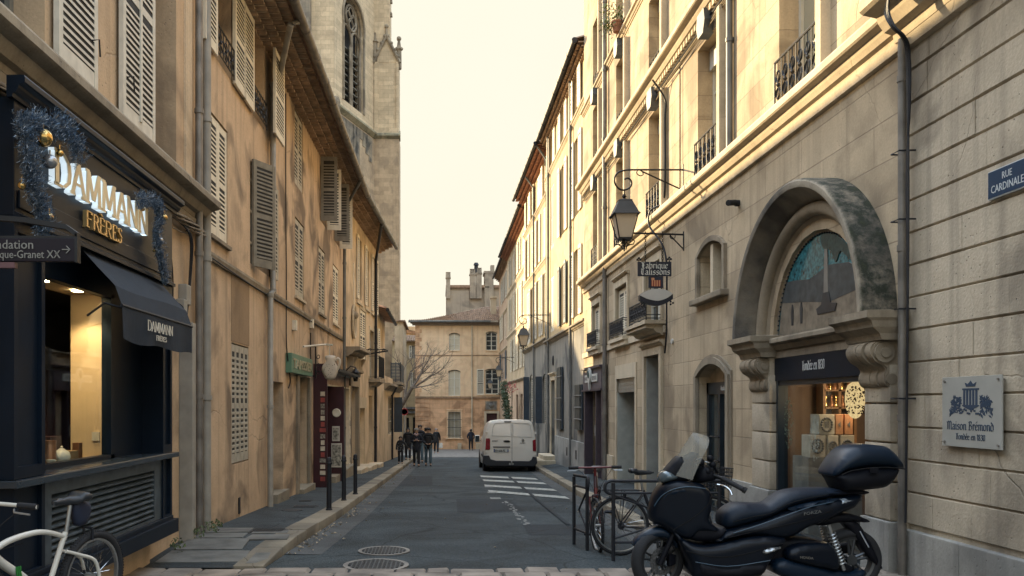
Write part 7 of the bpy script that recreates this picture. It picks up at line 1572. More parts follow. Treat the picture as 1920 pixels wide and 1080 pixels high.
# ---------------------------------------------------------------- bollards
def bollard(Y, X, h, label):
    z = side_l(Y); t = thing('bollard', (X, Y, z), label, 'bollard', 'slim dark bollards on the left pavement')
    m = MB(); m.lathe([(.055, 0), (.055, .02), (.042, .03), (.040, h - .12)], (X, Y, z), 14); obj('post', m, ironb, t, smooth=40)
    m = MB(); m.lathe([(.040, 0), (.052, .01), (.052, .035), (.043, .045), (.043, .095), (.030, .115), (.004, .122)], (X, Y, z + h - .12), 14); obj('cap', m, ironb, t, smooth=40)
bollard(13.5, -1.80, .86, 'nearest dark bollard on the left pavement before the oxblood shop'); bollard(15.4, -1.78, .84, 'middle one of three dark bollards on the left pavement'); bollard(17.1, -1.74, .82, 'farthest of three dark bollards on the left pavement')
WL = thing('wall_lantern', FC.W(25.1, .1, .6), 'small black wall lantern beside the oxblood shop door', 'lantern'); c = FC.W(25.1, .35, cv(705) * 25); m = MB(); m.lathe([(.06, -.16), (.10, .1), (.13, .11), (.05, .2), (.02, .26)], c, 8); obj('lantern', m, black, WL); m = MB(); m.tube([FC.W(25.1, 0, c[2] + .1), FC.W(25.1, .2, c[2] + .3), (c[0], c[1], c[2] + .26)], .02, 6); obj('arm', m, black, WL)
# weeds by the pipes
m = MB(); rg = random.Random(31)
for a in (9.8, 10.3, 10.6, 9.1, 20.2): leaves(m, (-2.86, a, side_l(a) + .06), .10, 45 if a < 11 else 20, rg, .022, .5)
o = obj('weeds', m, plain('weed', (.06, .085, .03), .7, var=.5, vs=30)); o['kind'] = 'stuff'; o['label'] = 'small green weeds at the foot of the pipes and walls'; o['category'] = 'weeds'
# ---------------------------------------------------------------- two-wheelers
rubber = plain('tyre rubber', (.014, .015, .018), .8, var=.2, bump=.3, bs=60); alu = plain('brushed alloy', (.40, .42, .43), .35, .85, var=.1); chrome = plain('chrome', (.55, .57, .58), .12, 1, var=.02)
class Bk:                                               # local frame: x forward, y left, z up, rotated by heading
    def __init__(s, o, hd, lean=0): s.o = Vector(o); s.c, s.s, s.l = math.cos(hd), math.sin(hd), lean
    def __call__(s, x, y, z): yy = y * math.cos(s.l) - z * math.sin(s.l); zz = z * math.cos(s.l) + y * math.sin(s.l); return (s.o.x + x * s.c - yy * s.s, s.o.y + x * s.s + yy * s.c, s.o.z + zz)
def bwheel(par, P, cx, r, hub=.03, tw=.022, tread=False, steer=0, spokes=28, cz=None, nm='wheel'):
    cz = r if cz is None else cz; cs, sn = math.cos(steer), math.sin(steer); Q = lambda a, y, b: P(cx + a * cs - y * sn, a * sn + y * cs, cz + b)
    m = MB(); n = 40; m.tube([Q(math.cos(2 * math.pi * i / n) * (r - tw), 0, math.sin(2 * math.pi * i / n) * (r - tw)) for i in range(n + 1)], tw, 8)
    if tread:
        for i in range(96):
            an = 2 * math.pi * i / 96; ca, sa = math.cos(an), math.sin(an); q = .007
            for yy in (-.014, .0, .014):
                rr = r - .004; m.add([Q(ca * rr - sa * q, yy - .005, sa * rr + ca * q), Q(ca * rr + sa * q, yy - .005, sa * rr - ca * q), Q(ca * rr + sa * q, yy + .005, sa * rr - ca * q), Q(ca * rr - sa * q, yy + .005, sa * rr + ca * q), Q(ca * (rr + .009), yy, sa * (rr + .009))], [(0, 1, 4), (1, 2, 4), (2, 3, 4), (3, 0, 4)])
    w_ = obj(nm, m, rubber, par, smooth=60)
    m = MB(); rr = r - tw * 2.0; k = 40
    for y0, y1, ra, rb in ((-.012, .012, rr, rr), (-.012, -.012, rr, rr - .014), (.012, .012, rr, rr - .014), (-.012, .012, rr - .014, rr - .014)):
        m.add([Q(math.cos(2 * math.pi * i / k) * ra, y0, math.sin(2 * math.pi * i / k) * ra) for i in range(k)] + [Q(math.cos(2 * math.pi * i / k) * rb, y1, math.sin(2 * math.pi * i / k) * rb) for i in range(k)], [(i, (i + 1) % k, (i + 1) % k + k, i + k) for i in range(k)])
    obj('rim', m, alu, w_)
    m = MB()
    for i in range(spokes): an = 2 * math.pi * i / spokes; a2 = an + (.35 if i % 2 else -.35); sd_ = .028 if i % 4 < 2 else -.028; m.tube([Q(math.cos(a2) * hub * .8, sd_, math.sin(a2) * hub * .8), Q(math.cos(an) * (rr - .012), 0, math.sin(an) * (rr - .012))], .0016, 3)
    obj('spokes', m, chrome, w_)
    m = MB(); m.tube([Q(0, -.045, 0), Q(0, .045, 0)], hub * .7, 10); obj('hub', m, alu, w_)
    return w_
def bicycle(o, hd, lean, r, mats, label, tread=False, basket=False, rack=False, guards=False, bag=False, steer=0.0, city=False, bars='flat', curved=False, group=None, saddle_z=.86, bar_z=1.0):
    fm, acc = mats; t = thing('bicycle', o, label, 'bicycle', group); P = Bk(o, hd, lean); wb = 1.04
    bwheel(t, P, 0, r, tread=tread, tw=.026 if tread else .019); fw = bwheel(t, P, wb, r, tread=tread, tw=.026 if tread else .019, steer=steer)
    bb_ = (.42, 0, r - .05); st = (.27, 0, saddle_z - .20); hd_t = (.86, 0, bar_z - .10); hd_b = (.90, 0, bar_z - .24)
    m = MB(); T_ = lambda *p, rr=.016: m.tube([P(*q) for q in p], rr, 8)
    T_(st, bb_, rr=.018)
    if curved:
        m.tube(catmull([P(.885, 0, .60), P(.74, 0, .655), P(.55, 0, .675), P(.42, 0, .66), P(st[0], 0, st[2] - .03)], 4, False), [.020 - .004 * i / 16 for i in range(17)], 10); m.tube(catmull([P(*hd_b), P(.80, 0, .55), P(.62, 0, .42), P(*bb_)], 4, False), .027, 10)
        for sg in (-1, 1): m.tube(catmull([P(st[0] + .01, sg * .02, st[2] - .12), P(.17, sg * .035, st[2] - .16), P(.05, sg * .055, r + .12), P(0, sg * .06, r)], 4, False), .012, 7)
    elif city: T_(hd_b, (.5, 0, .42), bb_, rr=.02); T_(hd_t, (.36, 0, .52), rr=.014)
    else: T_(hd_t, (st[0], 0, st[2] - .03)); T_(hd_b, bb_, rr=.019)
    T_(hd_t, hd_b, rr=.021)
    for sg in (-1, 1):
        T_((bb_[0], sg * .03, bb_[2]), (0, sg * .06, r), rr=.010)
        if not curved: T_((st[0], sg * .02, st[2] - .04), (0, sg * .06, r), rr=.009)
    obj('frame', m, fm, t, smooth=60)
    cs, sn = math.cos(steer), math.sin(steer); S_ = lambda x, y, z: P(wb + (x - wb) * cs - y * sn, (x - wb) * sn + y * cs, z) if steer else P(x, y, z)
    m = MB(); m.tube([P(hd_b[0], 0, hd_b[2]), P(.925, 0, r + .33)], .02, 8)
    for sg in (-1, 1): m.tube([P(.925, 0, r + .34), S_(.93, sg * .05, r + .32), S_(wb, sg * .05, r)], .012, 7)
    obj('fork', m, acc, t, smooth=60)
    m = MB(); m.tube([P(st[0], 0, st[2] - .05), P(st[0] - .035, 0, saddle_z - .02)], .014, 8); obj('seat_post', m, alu, t, smooth=60)
    m = MB(); sp = catmull([(.155, 0), (.13, .018), (.04, .022), (-.04, .06), (-.11, .075), (-.13, .05), (-.13, -.05), (-.11, -.075), (-.04, -.06), (.04, -.022), (.13, -.018)], 3)
    pillow(m, sp, lambda a, b, d: P(st[0] - .03 + a, b, saddle_z + d * .9 + (.02 if a < -.05 else 0)), .012, .032, .03, .025); obj('saddle', m, plain('saddle leather', (.018, .022, .028), .45), t, smooth=70)
    m = MB(); bx = .86
    if bars == 'flat': bp_ = [(bx, -.31, bar_z), (bx + .02, -.12, bar_z), (bx + .03, 0, bar_z), (bx + .02, .12, bar_z), (bx, .31, bar_z)]
    else: bp_ = [(bx - .12, -.28, bar_z + .06), (bx, -.25, bar_z + .06), (bx + .04, -.08, bar_z + .02), (bx + .04, .08, bar_z + .02), (bx, .25, bar_z + .06), (bx - .12, .28, bar_z + .06)]
    m.tube(catmull([P(*q) for q in bp_], 3, False), .012, 8); m.tube([P(.87, 0, hd_t[2]), P(bx + .02, 0, bar_z)], .016, 8); obj('handlebar', m, acc if bars == 'flat' else alu, t, smooth=60)
    for sg in (-1, 1):
        m = MB(); q = bp_[0] if sg < 0 else bp_[-1]; q2 = bp_[1] if sg < 0 else bp_[-2]; g1_ = Vector(q); g2_ = Vector(q).lerp(Vector(q2), .62 if bars == 'flat' else 1); m.tube([P(*g1_), P(*g2_)], .018, 8); obj('grip', m, rubber, t, smooth=60)
        m = MB(); m.tube([P(g2_.x + .03, g2_.y, g2_.z - .02), P(g2_.x + .06, g2_.y + sg * .03, g2_.z - .03), P(g2_.x + .05, g2_.y + sg * .13, g2_.z - .035)], .006, 6); obj('brake_lever', m, alu, t)
    m = MB(); m.tube([P(bb_[0], -.07, bb_[2]), P(bb_[0], .07, bb_[2])], .03, 12)
    m.tube([P(bb_[0], -.055, bb_[2]), P(bb_[0], -.050, bb_[2])], .085, 20); m.tube([P(bb_[0], -.08, bb_[2]), P(bb_[0] + .12, -.085, bb_[2] - .12)], .009, 6); m.tube([P(bb_[0], .08, bb_[2]), P(bb_[0] - .12, .085, bb_[2] + .12)], .009, 6)
    m.box(0, 0, 0, 0, 0, 0) if 0 else None
    for sg, q in ((-1, (bb_[0] + .12, bb_[2] - .12)), (1, (bb_[0] - .12, bb_[2] + .12))): m.tube([P(q[0], sg * .09, q[1]), P(q[0], sg * .17, q[1])], .022, 6)
    m.tube([P(bb_[0], -.052, bb_[2] + .08), P(0, -.052, r + .035)], .004, 4); m.tube([P(bb_[0], -.052, bb_[2] - .08), P(0, -.052, r - .035)], .004, 4); m.tube([P(0, -.056, r), P(0, -.048, r)], .04, 14)
    obj('drivetrain', m, ironb, t)
    m = MB(); m.tube(catmull([P(bx, .2, bar_z - .02), P(bx + .10, .10, bar_z - .16), P(bx + .06, .02, bar_z - .30), P(.92, .03, r + .40)], 4, False), .0035, 4); m.tube(catmull([P(bx, -.2, bar_z - .02), P(bx + .12, -.08, bar_z - .14), P(bx + .04, -.02, bar_z - .28), P(.6, -.02, .62)], 4, False), .0035, 4); obj('brake_cable', m, black, t)
    for wx in (0, wb): m = MB(); m.tube([P(wx - (.0 if wx else -.06), -.035, 2 * r - .06 + .09), P(wx + (.0 if wx else .05), -.03, 2 * r - .05)], .010, 5); m.tube([P(wx - (.0 if wx else -.06), .035, 2 * r - .06 + .09), P(wx + (.0 if wx else .05), .03, 2 * r - .05)], .010, 5); m.tube([P(wx + (0 if wx else .06), -.035, 2 * r + .03), P(wx + (0 if wx else .06), .035, 2 * r + .03)], .008, 5); obj('brakes', m, ironb, t)
    if guards:
        for wx, st_ in ((0, 0), (wb, steer)):
            m = MB(); w5 = .024
            for i in range(16):
                a0, a1 = R(15 + i * 10), R(25 + i * 10); q = lambda an, y: P(wx + math.cos(an) * (r + .022), y, r + math.sin(an) * (r + .022)); m.quad(q(a0, -w5), q(a1, -w5), q(a1, w5), q(a0, w5))
            obj('mudguard', m, fm, t, smooth=60)
    if rack:
        m = MB()
        for sg in (-1, 1): m.tube([P(.24, sg * .04, 2 * r + .06), P(-.22, sg * .06, 2 * r + .065)], .006, 6); m.tube([P(0, sg * .06, r), P(-.12, sg * .06, 2 * r + .06)], .005, 5); m.tube([P(0, sg * .06, r), P(.04, sg * .06, 2 * r + .06)], .005, 5)
        for q in (.2, .0, -.2): m.tube([P(q, -.06, 2 * r + .065), P(q, .06, 2 * r + .065)], .005, 5)
        obj('luggage_rack', m, ironb, t)
    if basket:
        m = MB(); z0, z1 = bar_z - .26, bar_z - .04; x0, x1 = .95, 1.22
        for k in range(6): z = z0 + (z1 - z0) * k / 5; e = .02 * k / 5; m.tube([P(x0 - e, -.15 - e, z), P(x1 + e, -.15 - e, z), P(x1 + e, .15 + e, z), P(x0 - e, .15 + e, z), P(x0 - e, -.15 - e, z)], .0045, 4)
        for k in range(11):
            a = x0 + (x1 - x0) * k / 10; b = -.15 + .3 * k / 10
            for sg in (-1, 1): m.tube([P(a, sg * .15, z0), P(a, sg * .17, z1)], .003, 4)
            for xx, e in ((x0, -.02), (x1, .02)): m.tube([P(xx, b, z0), P(xx + e, b * 1.1, z1)], .003, 4)
        m.tube([P(1.1, 0, z0), P(1.1, 0, 2 * r + .02)], .006, 5); obj('basket', m, ironb, t)
    if bag:
        m = MB(); q = catmull([(-.02, .03), (-.10, .02), (-.165, -.02), (-.15, -.12), (-.06, -.145), (-.02, -.06)], 3); pillow(m, q, lambda a, b, d: P(st[0] - .03 + a - .01, d, saddle_z - .03 + b), .02, .038, .05, .025); obj('saddle_bag', m, plain('bag nylon', (.012, .018, .04), .7), t, smooth=70)
    return t, P
whitef = plain('white bicycle paint', (.62, .60, .54), .3, var=.04, coat=.3); redf = plain('red bicycle paint', (.11, .009, .011), .35, var=.06, coat=.3); blkf = plain('black bicycle paint', (.014, .016, .022), .35, coat=.2)
# white mountain bike, lower left
oy = 5.62; ox = cu(169) * oy; oz = road(oy) + .105
t, P = bicycle((ox, oy, oz), R(-90 - 17), R(-3), .305, (whitef, whitef), 'white mountain bicycle with green claw mark, leaning by the tea shop', tread=True, bag=True, curved=True, saddle_z=.84, bar_z=.90)
gm = plain('claw green', (.03, .22, .04), .5); m = MB()
for k in range(3):
    pts = [(.70 - k * .014, .50), (.695 - k * .014, .46), (.683 - k * .014, .42), (.676 - k * .012, .39)]
    for (a, b), (c2, d2) in zip(pts, pts[1:]): m.hexa([P(a - .005, .031, b), P(a + .005, .031, b), P(a + .005, .037, b), P(a - .005, .037, b), P(c2 - .004, .030, d2), P(c2 + .004, .030, d2), P(c2 + .004, .037, d2), P(c2 - .004, .037, d2)])
obj('claw_emblem', m, gm, t)
# red bicycle, seen from its front
bicycle((2.06, 10.75, road(10.75) + .0), R(-90 - 12), R(2), .33, (plain('dark red grey frame', (.05, .02, .025), .4), redf), 'red handled bicycle seen end-on, locked to the left stand', steer=.25, saddle_z=.92, bar_z=1.0)
# black city bicycle, seen from its side
bicycle((cu(1163) * 9.35, 9.35, road(9.35)), R(3), R(-2), .335, (blkf, blkf), 'black city bicycle with rack and basket, half hidden by the scooter', guards=True, rack=True, basket=True, city=True, bars='up', saddle_z=.93, bar_z=1.02)
# stands
def stand(x0, x1, y0, y1, label, h=.86, tone=ironb):
    t = thing('bicycle_stand', (x0, y0, road(y0)), label, 'bicycle stand', 'dark iron bicycle stands'); z0, z1 = road(y0), road(y1); L_ = lambda a, z: (x0 + (x1 - x0) * a, y0 + (y1 - y0) * a, z0 + (z1 - z0) * a + z)
    for q in (0, 1): m = MB(); m.tube([L_(q, 0), L_(q, h - .02)], .021, 8); obj('post', m, tone, t)
    m = MB(); m.tube(catmull([L_(-.02, h - .14), L_(-.07, h - .11), L_(-.075, h - .04), L_(-.03, h), L_(.1, h), L_(.9, h), L_(1.0, h)], 4, False), .018, 8); m.tube([L_(0, h - .13), L_(1, h - .13)], .014, 6); m.tube([L_(0, .20), L_(1, .20)], .014, 6); m.tube([L_(0, h - .15), L_(.62, .52 * h)], .012, 6); m.tube([L_(0, .24), L_(.6, .52 * h)], .012, 6); obj('rail', m, tone, t)
stand(cu(1150) * 8.95, 3.02, 8.95, 9.0, 'iron bicycle stand with curled rail end beside the black city bicycle')
stand(cu(1101) * 9.75, cu(1080) * 10.15, 9.75, 10.3, 'narrow iron stand seen end-on, holding the red handled bicycle')
# ---------------------------------------------------------------- scooter
YSC = 7.25
def sp_(a, b): return (cu(a / 2.8235 + 1040) * YSC, cv(b / 2.8235 + 780) * YSC)
SC = thing('motor_scooter', (sp_(1050, 800)[0], YSC, road(YSC)), 'large dark blue maxi scooter with top box, parked in front of the arch', 'scooter')
body = plain('midnight blue scooter paint', (.002, .005, .011), .36, .0, spec=.24, coat=.04, var=.05); mattb = plain('matt black plastic', (.004, .005, .009), .55, spec=.2, var=.1); satin = plain('satin blue plastic', (.004, .013, .028), .40, .0, spec=.28, coat=.04, var=.05); seatm = plain('seat vinyl', (.006, .013, .026), .5, spec=.28, bump=.15, bs=200)
GP = [(sp_(a, 0)[0], b) for a, b in ((420, .30), (500, .40), (560, .66), (640, .88), (740, 1), (1200, 1), (1450, .9), (1600, .68), (1700, .5))]
def panel(name, pts, h0, h1, mt, rad=.08, yo=0.0, step=.032, par=None, cm=3, tilt=0):
    pl_ = [sp_(*p) for p in pts]; pl_ = catmull(pl_, cm) if cm > 1 else pl_; m = MB(); pillow(m, pl_, lambda a, b, d: (a, YSC + yo - d * (1 if h1 < .12 else .9 * lerp(GP, a)), b), h0, h1, rad, step); return obj(name, m, mt, par or SC, smooth=75)
# wheels
def trim(name, pts, y, r, mt): m = MB(); m.tube(catmull([(sp_(a, b)[0], YSC - y * .905 * lerp(GP, sp_(a, b)[0]), sp_(a, b)[1]) for a, b in pts], 4, False), r, 5); return obj(name, m, mt, SC, smooth=60)
edge = plain('edge highlight paint', (.035, .070, .105), .35, var=.1); gapm = plain('panel gap', (.001, .001, .002), .9)  # edge lines lighter than the body: highlights put into the colour
trim('cowl_highlight', [(512, 470), (545, 415), (600, 378), (680, 362), (760, 372)], .238, .0045, edge); trim('cowl_gap', [(795, 400), (770, 455), (700, 520), (640, 560), (600, 590)], .228, .004, gapm)
trim('floor_gap', [(655, 690), (760, 715), (880, 718), (1010, 690), (1100, 660), (1170, 648)], .262, .004, gapm); trim('floor_highlight', [(700, 745), (860, 766), (1040, 742), (1080, 735)], .282, .004, edge)
trim('tail_highlight', [(900, 600), (1040, 555), (1180, 505), (1300, 465), (1420, 440)], .238, .004, edge); trim('tail_gap', [(880, 622), (1020, 590), (1160, 560), (1300, 525), (1420, 480)], .232, .004, gapm)
trim('seat_seam', [(905, 545), (1000, 520), (1100, 500), (1160, 465), (1260, 430), (1400, 405)], .205, .004, gapm)
def swheel(c, r, wd, nm, steer=0, disc=True):
    x, z = sp_(*c); z = road(YSC) + r; cs, sn = math.cos(steer), math.sin(steer); Q = lambda a, y, b: (x + a * cs - y * sn, YSC + a * sn + y * cs, z + b)
    m = MB(); prof = [(r - .075, -wd * .36), (r - .05, -wd * .5), (r - .02, -wd * .42), (r - .004, -wd * .2), (r, 0), (r - .004, wd * .2), (r - .02, wd * .42), (r - .05, wd * .5), (r - .075, wd * .36)]; n = 48; k = len(prof)
    m.add([Q(math.cos(2 * math.pi * i / n) * a, b, math.sin(2 * math.pi * i / n) * a) for i in range(n) for a, b in prof], [(i * k + j, i * k + j + 1, ((i + 1) % n) * k + j + 1, ((i + 1) % n) * k + j) for i in range(n) for j in range(k - 1)])
    w_ = obj(nm, m, rubber, SC, smooth=60)
    m = MB(); rr = r - .075
    for a0, b0, a1, b1 in ((rr, -wd * .36, rr - .02, -wd * .30), (rr - .02, -wd * .30, rr - .02, wd * .3), (rr - .02, wd * .30, rr, wd * .36)):
        m.add([Q(math.cos(2 * math.pi * i / n) * a0, b0, math.sin(2 * math.pi * i / n) * a0) for i in range(n)] + [Q(math.cos(2 * math.pi * i / n) * a1, b1, math.sin(2 * math.pi * i / n) * a1) for i in range(n)], [(i, (i + 1) % n, (i + 1) % n + n, i + n) for i in range(n)])
    for i in range(5):
        for s_ in (-.16, .16): an = 2 * math.pi * i / 5 + .3; m.tube([Q(math.cos(an + s_ * 1.6) * .035, -.02, math.sin(an + s_ * 1.6) * .035), Q(math.cos(an + s_) * (rr - .015), -.03, math.sin(an + s_) * (rr - .015))], [.014, .010], 6)
    m.tube([Q(0, -.05, 0), Q(0, .05, 0)], .045, 14); obj('alloy_rim', m, plain('dark alloy', (.075, .082, .09), .35, .7), w_, smooth=40)
    if disc:
        m = MB(); ro, ri, yd = .125, .075, -.062
        for ya_, in ((yd,), (yd + .005,)): m.add([Q(math.cos(2 * math.pi * i / 36) * q, ya_, math.sin(2 * math.pi * i / 36) * q) for q in (ro, ri) for i in range(36)], [(i, (i + 1) % 36, (i + 1) % 36 + 36, i + 36) for i in range(36)])
        obj('brake_disc', m, plain('disc steel', (.22, .23, .24), .3, .9, var=.5, vs=60), w_)
        m = MB(); m.hexa([Q(.06, -.085, -.05), Q(.13, -.085, -.03), Q(.13, -.04, -.03), Q(.06, -.04, -.05), Q(.06, -.085, .06), Q(.13, -.085, .05), Q(.13, -.04, .05), Q(.06, -.04, .06)]); obj('brake_caliper', m, mattb, w_, bevel=.008)
    return w_
swheel((545, 775), .268, .115, 'front_wheel', R(24)); swheel((1560, 800), .275, .135, 'rear_wheel', 0, False)
m = MB(); x, z = sp_(545, 775)
for sy in (-.075, .075): m.tube([(x + .0, YSC + sy, z), (x + .19, YSC + sy, z + .42)], [.022, .026], 10)
obj('front_fork', m, mattb, SC, smooth=60)
panel('front_fender', [(412, 682), (425, 650), (455, 622), (490, 600), (540, 585), (572, 588), (600, 602), (630, 640), (650, 690), (628, 690), (600, 655), (560, 640), (510, 645), (460, 665), (425, 685)], .045, .085, satin, .05, step=.03)
panel('front_cowl', [(498, 520), (505, 470), (525, 415), (560, 365), (600, 342), (640, 338), (700, 345), (752, 352), (790, 385), (803, 430), (800, 490), (788, 540), (840, 590), (810, 605), (740, 600), (690, 640), (620, 620), (555, 575), (515, 560)], .16, .225, body, .06)
panel('cowl_crest', [(515, 470), (560, 398), (620, 365), (700, 372), (660, 400), (590, 420), (545, 455)], .19, .236, satin, .04)
panel('headlight', [(548, 335), (560, 300), (590, 288), (625, 306), (640, 330), (600, 342), (565, 352)], .10, .21, plain('headlight lens', (.10, .13, .15), .08, .3), .07)
panel('upper_fairing', [(560, 318), (590, 278), (625, 240), (655, 212), (668, 222), (690, 218), (735, 193), (744, 204), (722, 250), (712, 290), (700, 335), (640, 345), (590, 340)], .10, .135, mattb, .05, step=.03)
m = MB(); Ws = [(632, 225), (655, 175), (685, 122), (712, 95), (745, 88)]; We = [(700, 300), (716, 260), (735, 200), (762, 150), (772, 105)]
ns = 10; rows_ = []
for i in range(15):
    t_ = i / 14; c0 = sp_(600 + 62 * t_ + 68 * t_ ** 1.2, 310 - 222 * t_); hwid = .21 * (1 - .12 * t_) * (1 if t_ < .7 else math.sqrt(max(.04, 1 - ((t_ - .7) / .305) ** 2))); rows_.append([(c0[0] + .15 * (abs(j / ns - .5) * 2) ** 2 * (1 - .2 * t_), YSC + hwid * (j / ns - .5) * 2, c0[1] - .03 * (abs(j / ns - .5) * 2) ** 3) for j in range(ns + 1)])
for k in range(14):
    for j in range(ns): m.quad(rows_[k][j], rows_[k][j + 1], rows_[k + 1][j + 1], rows_[k + 1][j])
wsm, tt, bb = mk('windscreen plastic'); o_ = tt.nodes['Material Output']; tr = tt.nodes.new('ShaderNodeBsdfTransparent'); tr.inputs[0].default_value = (.80, .82, .80, 1); mxs = tt.nodes.new('ShaderNodeMixShader'); mxs.inputs[0].default_value = .30; bb.inputs['Base Color'].default_value = (.52, .50, .44, 1); bb.inputs['Roughness'].default_value = .12; tt.links.new(tr.outputs[0], mxs.inputs[1]); tt.links.new(bb.outputs[0], mxs.inputs[2]); tt.links.new(mxs.outputs[0], o_.inputs[0])
obj('windscreen', m, wsm, SC, smooth=80)
m = MB(); a, b = sp_(760, 262); c0, d0 = sp_(915, 365); m.tube(catmull([(a, YSC + .1, b), sp3 := (sp_(800, 300)[0], YSC - .12, sp_(800, 300)[1]), (sp_(840, 318)[0], YSC - .24, sp_(840, 318)[1])], 4, False), .016, 8); m.tube([(a, YSC + .1, b), (sp_(790, 240)[0], YSC + .34, sp_(790, 250)[1])], .016, 8); obj('handlebar', m, black, SC, smooth=60)
m = MB(); m.tube([(sp_(838, 316)[0], YSC - .24, sp_(838, 316)[1]), (c0, YSC - .38, d0)], .021, 10); m.tube([(c0, YSC - .38, d0), (c0 + .02, YSC - .39, d0 - .012)], .027, 10); obj('grip', m, rubber, SC, smooth=60)
m = MB(); m.tube([(sp_(790, 240)[0], YSC + .30, sp_(790, 250)[1]), (sp_(830, 262)[0], YSC + .42, sp_(830, 262)[1])], .021, 10); obj('grip', m, rubber, SC, smooth=60)
m = MB(); m.tube(catmull([(sp_(800, 345)[0], YSC - .30, sp_(800, 345)[1]), (sp_(828, 350)[0], YSC - .34, sp_(828, 350)[1]), (sp_(848, 368)[0], YSC - .38, sp_(848, 368)[1]), (sp_(854, 392)[0], YSC - .40, sp_(854, 392)[1])], 4, False), .008, 6); obj('brake_lever', m, chrome, SC, smooth=60)
panel('dashboard', [(735, 275), (765, 250), (800, 262), (830, 300), (835, 330), (800, 345), (760, 350), (730, 340)], .10, .20, mattb, .05)
for (a, b, q) in ((742, 238, .035), (792, 218, .028), (805, 250, .03), (778, 285, .03)):
    m = MB(); x, z = sp_(a, b); m.ball((x, YSC - .16, z), q, 8); m.tube([(x, YSC - .16, z), (x + .05, YSC - .12, z - .07)], .012, 6); obj('switch_gear', m, mattb, SC, smooth=60)
panel('leg_shield', [(745, 480), (790, 545), (845, 590), (870, 575), (875, 600), (845, 640), (770, 650), (690, 640), (640, 600)], .16, .20, mattb, .05)
panel('floorboard', [(600, 590), (640, 625), (690, 655), (760, 668), (860, 655), (1000, 622), (1120, 618), (1180, 640), (1130, 700), (1085, 770), (1050, 822), (960, 842), (740, 842), (700, 820), (690, 765), (655, 690)], .20, .26, body, .06)
panel('side_skirt', [(720, 745), (860, 770), (1040, 745), (1075, 770), (1050, 815), (960, 832), (745, 830)], .22, .275, mattb, .03)
panel('seat', [(872, 568), (876, 515), (915, 478), (965, 460), (1040, 462), (1105, 462), (1150, 432), (1205, 400), (1290, 384), (1400, 380), (1490, 384), (1530, 392), (1500, 408), (1400, 430), (1260, 462), (1190, 492), (1100, 532), (1000, 560), (900, 585)], .11, .20, seatm, .10)
panel('tail_body', [(800, 648), (870, 600), (940, 570), (1040, 545), (1140, 508), (1240, 470), (1340, 450), (1450, 428), (1560, 408), (1602, 418), (1590, 450), (1555, 480), (1490, 505), (1400, 548), (1300, 585), (1230, 625), (1150, 640), (1020, 622), (900, 640), (840, 660)], .13, .225, body, .07)
panel('tail_trim', [(1190, 478), (1260, 458), (1400, 432), (1460, 428), (1420, 445), (1300, 470), (1230, 488)], .20, .245, satin, .04, step=.03)
panel('tail_light', [(1425, 452), (1470, 430), (1560, 424), (1578, 432), (1545, 455), (1480, 470)], .16, .22, plain('tail lens', (.28, .32, .36), .12, .4, var=.5, vs=30), .03, step=.03)
m = MB(); x, z = sp_(1258, 508); text(m, 'FORZA', .036, lambda a, b, d: (x + a * 1.3, YSC - .225 - d, z + b + a * .20), .003); obj('model_lettering', m, zincd, SC)
panel('grab_rail', [(1360, 408), (1470, 388), (1600, 388), (1640, 400), (1600, 410), (1480, 412), (1380, 420)], .15, .18, mattb, .03, step=.03)
panel('rear_mudguard', [(1330, 560), (1420, 520), (1520, 508), (1600, 528), (1645, 548), (1640, 558), (1570, 556), (1480, 560), (1400, 575)], .06, .10, mattb, .04, step=.035)
panel('plate_holder', [(1500, 545), (1560, 550), (1600, 575), (1650, 660), (1700, 765), (1716, 798), (1700, 795), (1640, 735), (1590, 650), (1530, 575)], .06, .075, mattb, .03, step=.03)
m = MB(); q = [sp_(1588, 604), sp_(1628, 592), sp_(1672, 672), sp_(1634, 688)]
Pn = lambda a, b, d=0: tuple(Vector((sp_(1588, 604)[0], YSC - .085, sp_(1588, 604)[1])) + (Vector(((sp_(1628, 592)[0] - sp_(1588, 604)[0]), .14, (sp_(1628, 592)[1] - sp_(1588, 604)[1]))) * a) + (Vector((sp_(1634, 688)[0] - sp_(1588, 604)[0], 0.0, sp_(1634, 688)[1] - sp_(1588, 604)[1])) * b) + Vector((.9, -.25, .3)).normalized() * d)
m.hexa([Pn(0, 0, 0), Pn(1, 0, 0), Pn(1, 1, 0), Pn(0, 1, 0), Pn(0, 0, .008), Pn(1, 0, .008), Pn(1, 1, .008), Pn(0, 1, .008)])
pl_o = obj('licence_plate', m, plain('plate white', (.40, .43, .45), .4, var=.03), SC)
m = MB(); text(m, 'DH', .42, lambda a, b, d: Pn(.30 + a * .9, .42 - b * .85, .009 + d * .003), 1, 1, .02); text(m, 'SA07', .40, lambda a, b, d: Pn(.10 + a * .78, .84 - b * .85, .009 + d * .003), 1, 1, .02); obj('plate_lettering', m, black, pl_o)
m = MB(); m.hexa([Pn(0.01, 0.02, .008), Pn(.10, .02, .008), Pn(.10, .98, .008), Pn(.01, .98, .008), Pn(0.01, 0.02, .010), Pn(.10, .02, .010), Pn(.10, .98, .010), Pn(.01, .98, .010)]); obj('plate_band', m, plain('plate blue', (.02, .05, .16), .4), pl_o)
panel('drive_cover', [(1120, 755), (1180, 738), (1290, 760), (1400, 790), (1520, 815), (1600, 800), (1610, 830), (1540, 862), (1300, 862), (1140, 820)], .12, .19, satin, .06, -.04)
panel('air_box', [(1180, 700), (1225, 668), (1310, 655), (1400, 655), (1440, 690), (1462, 760), (1450, 800), (1380, 790), (1260, 765), (1190, 740)], .13, .20, body, .05, -.05)
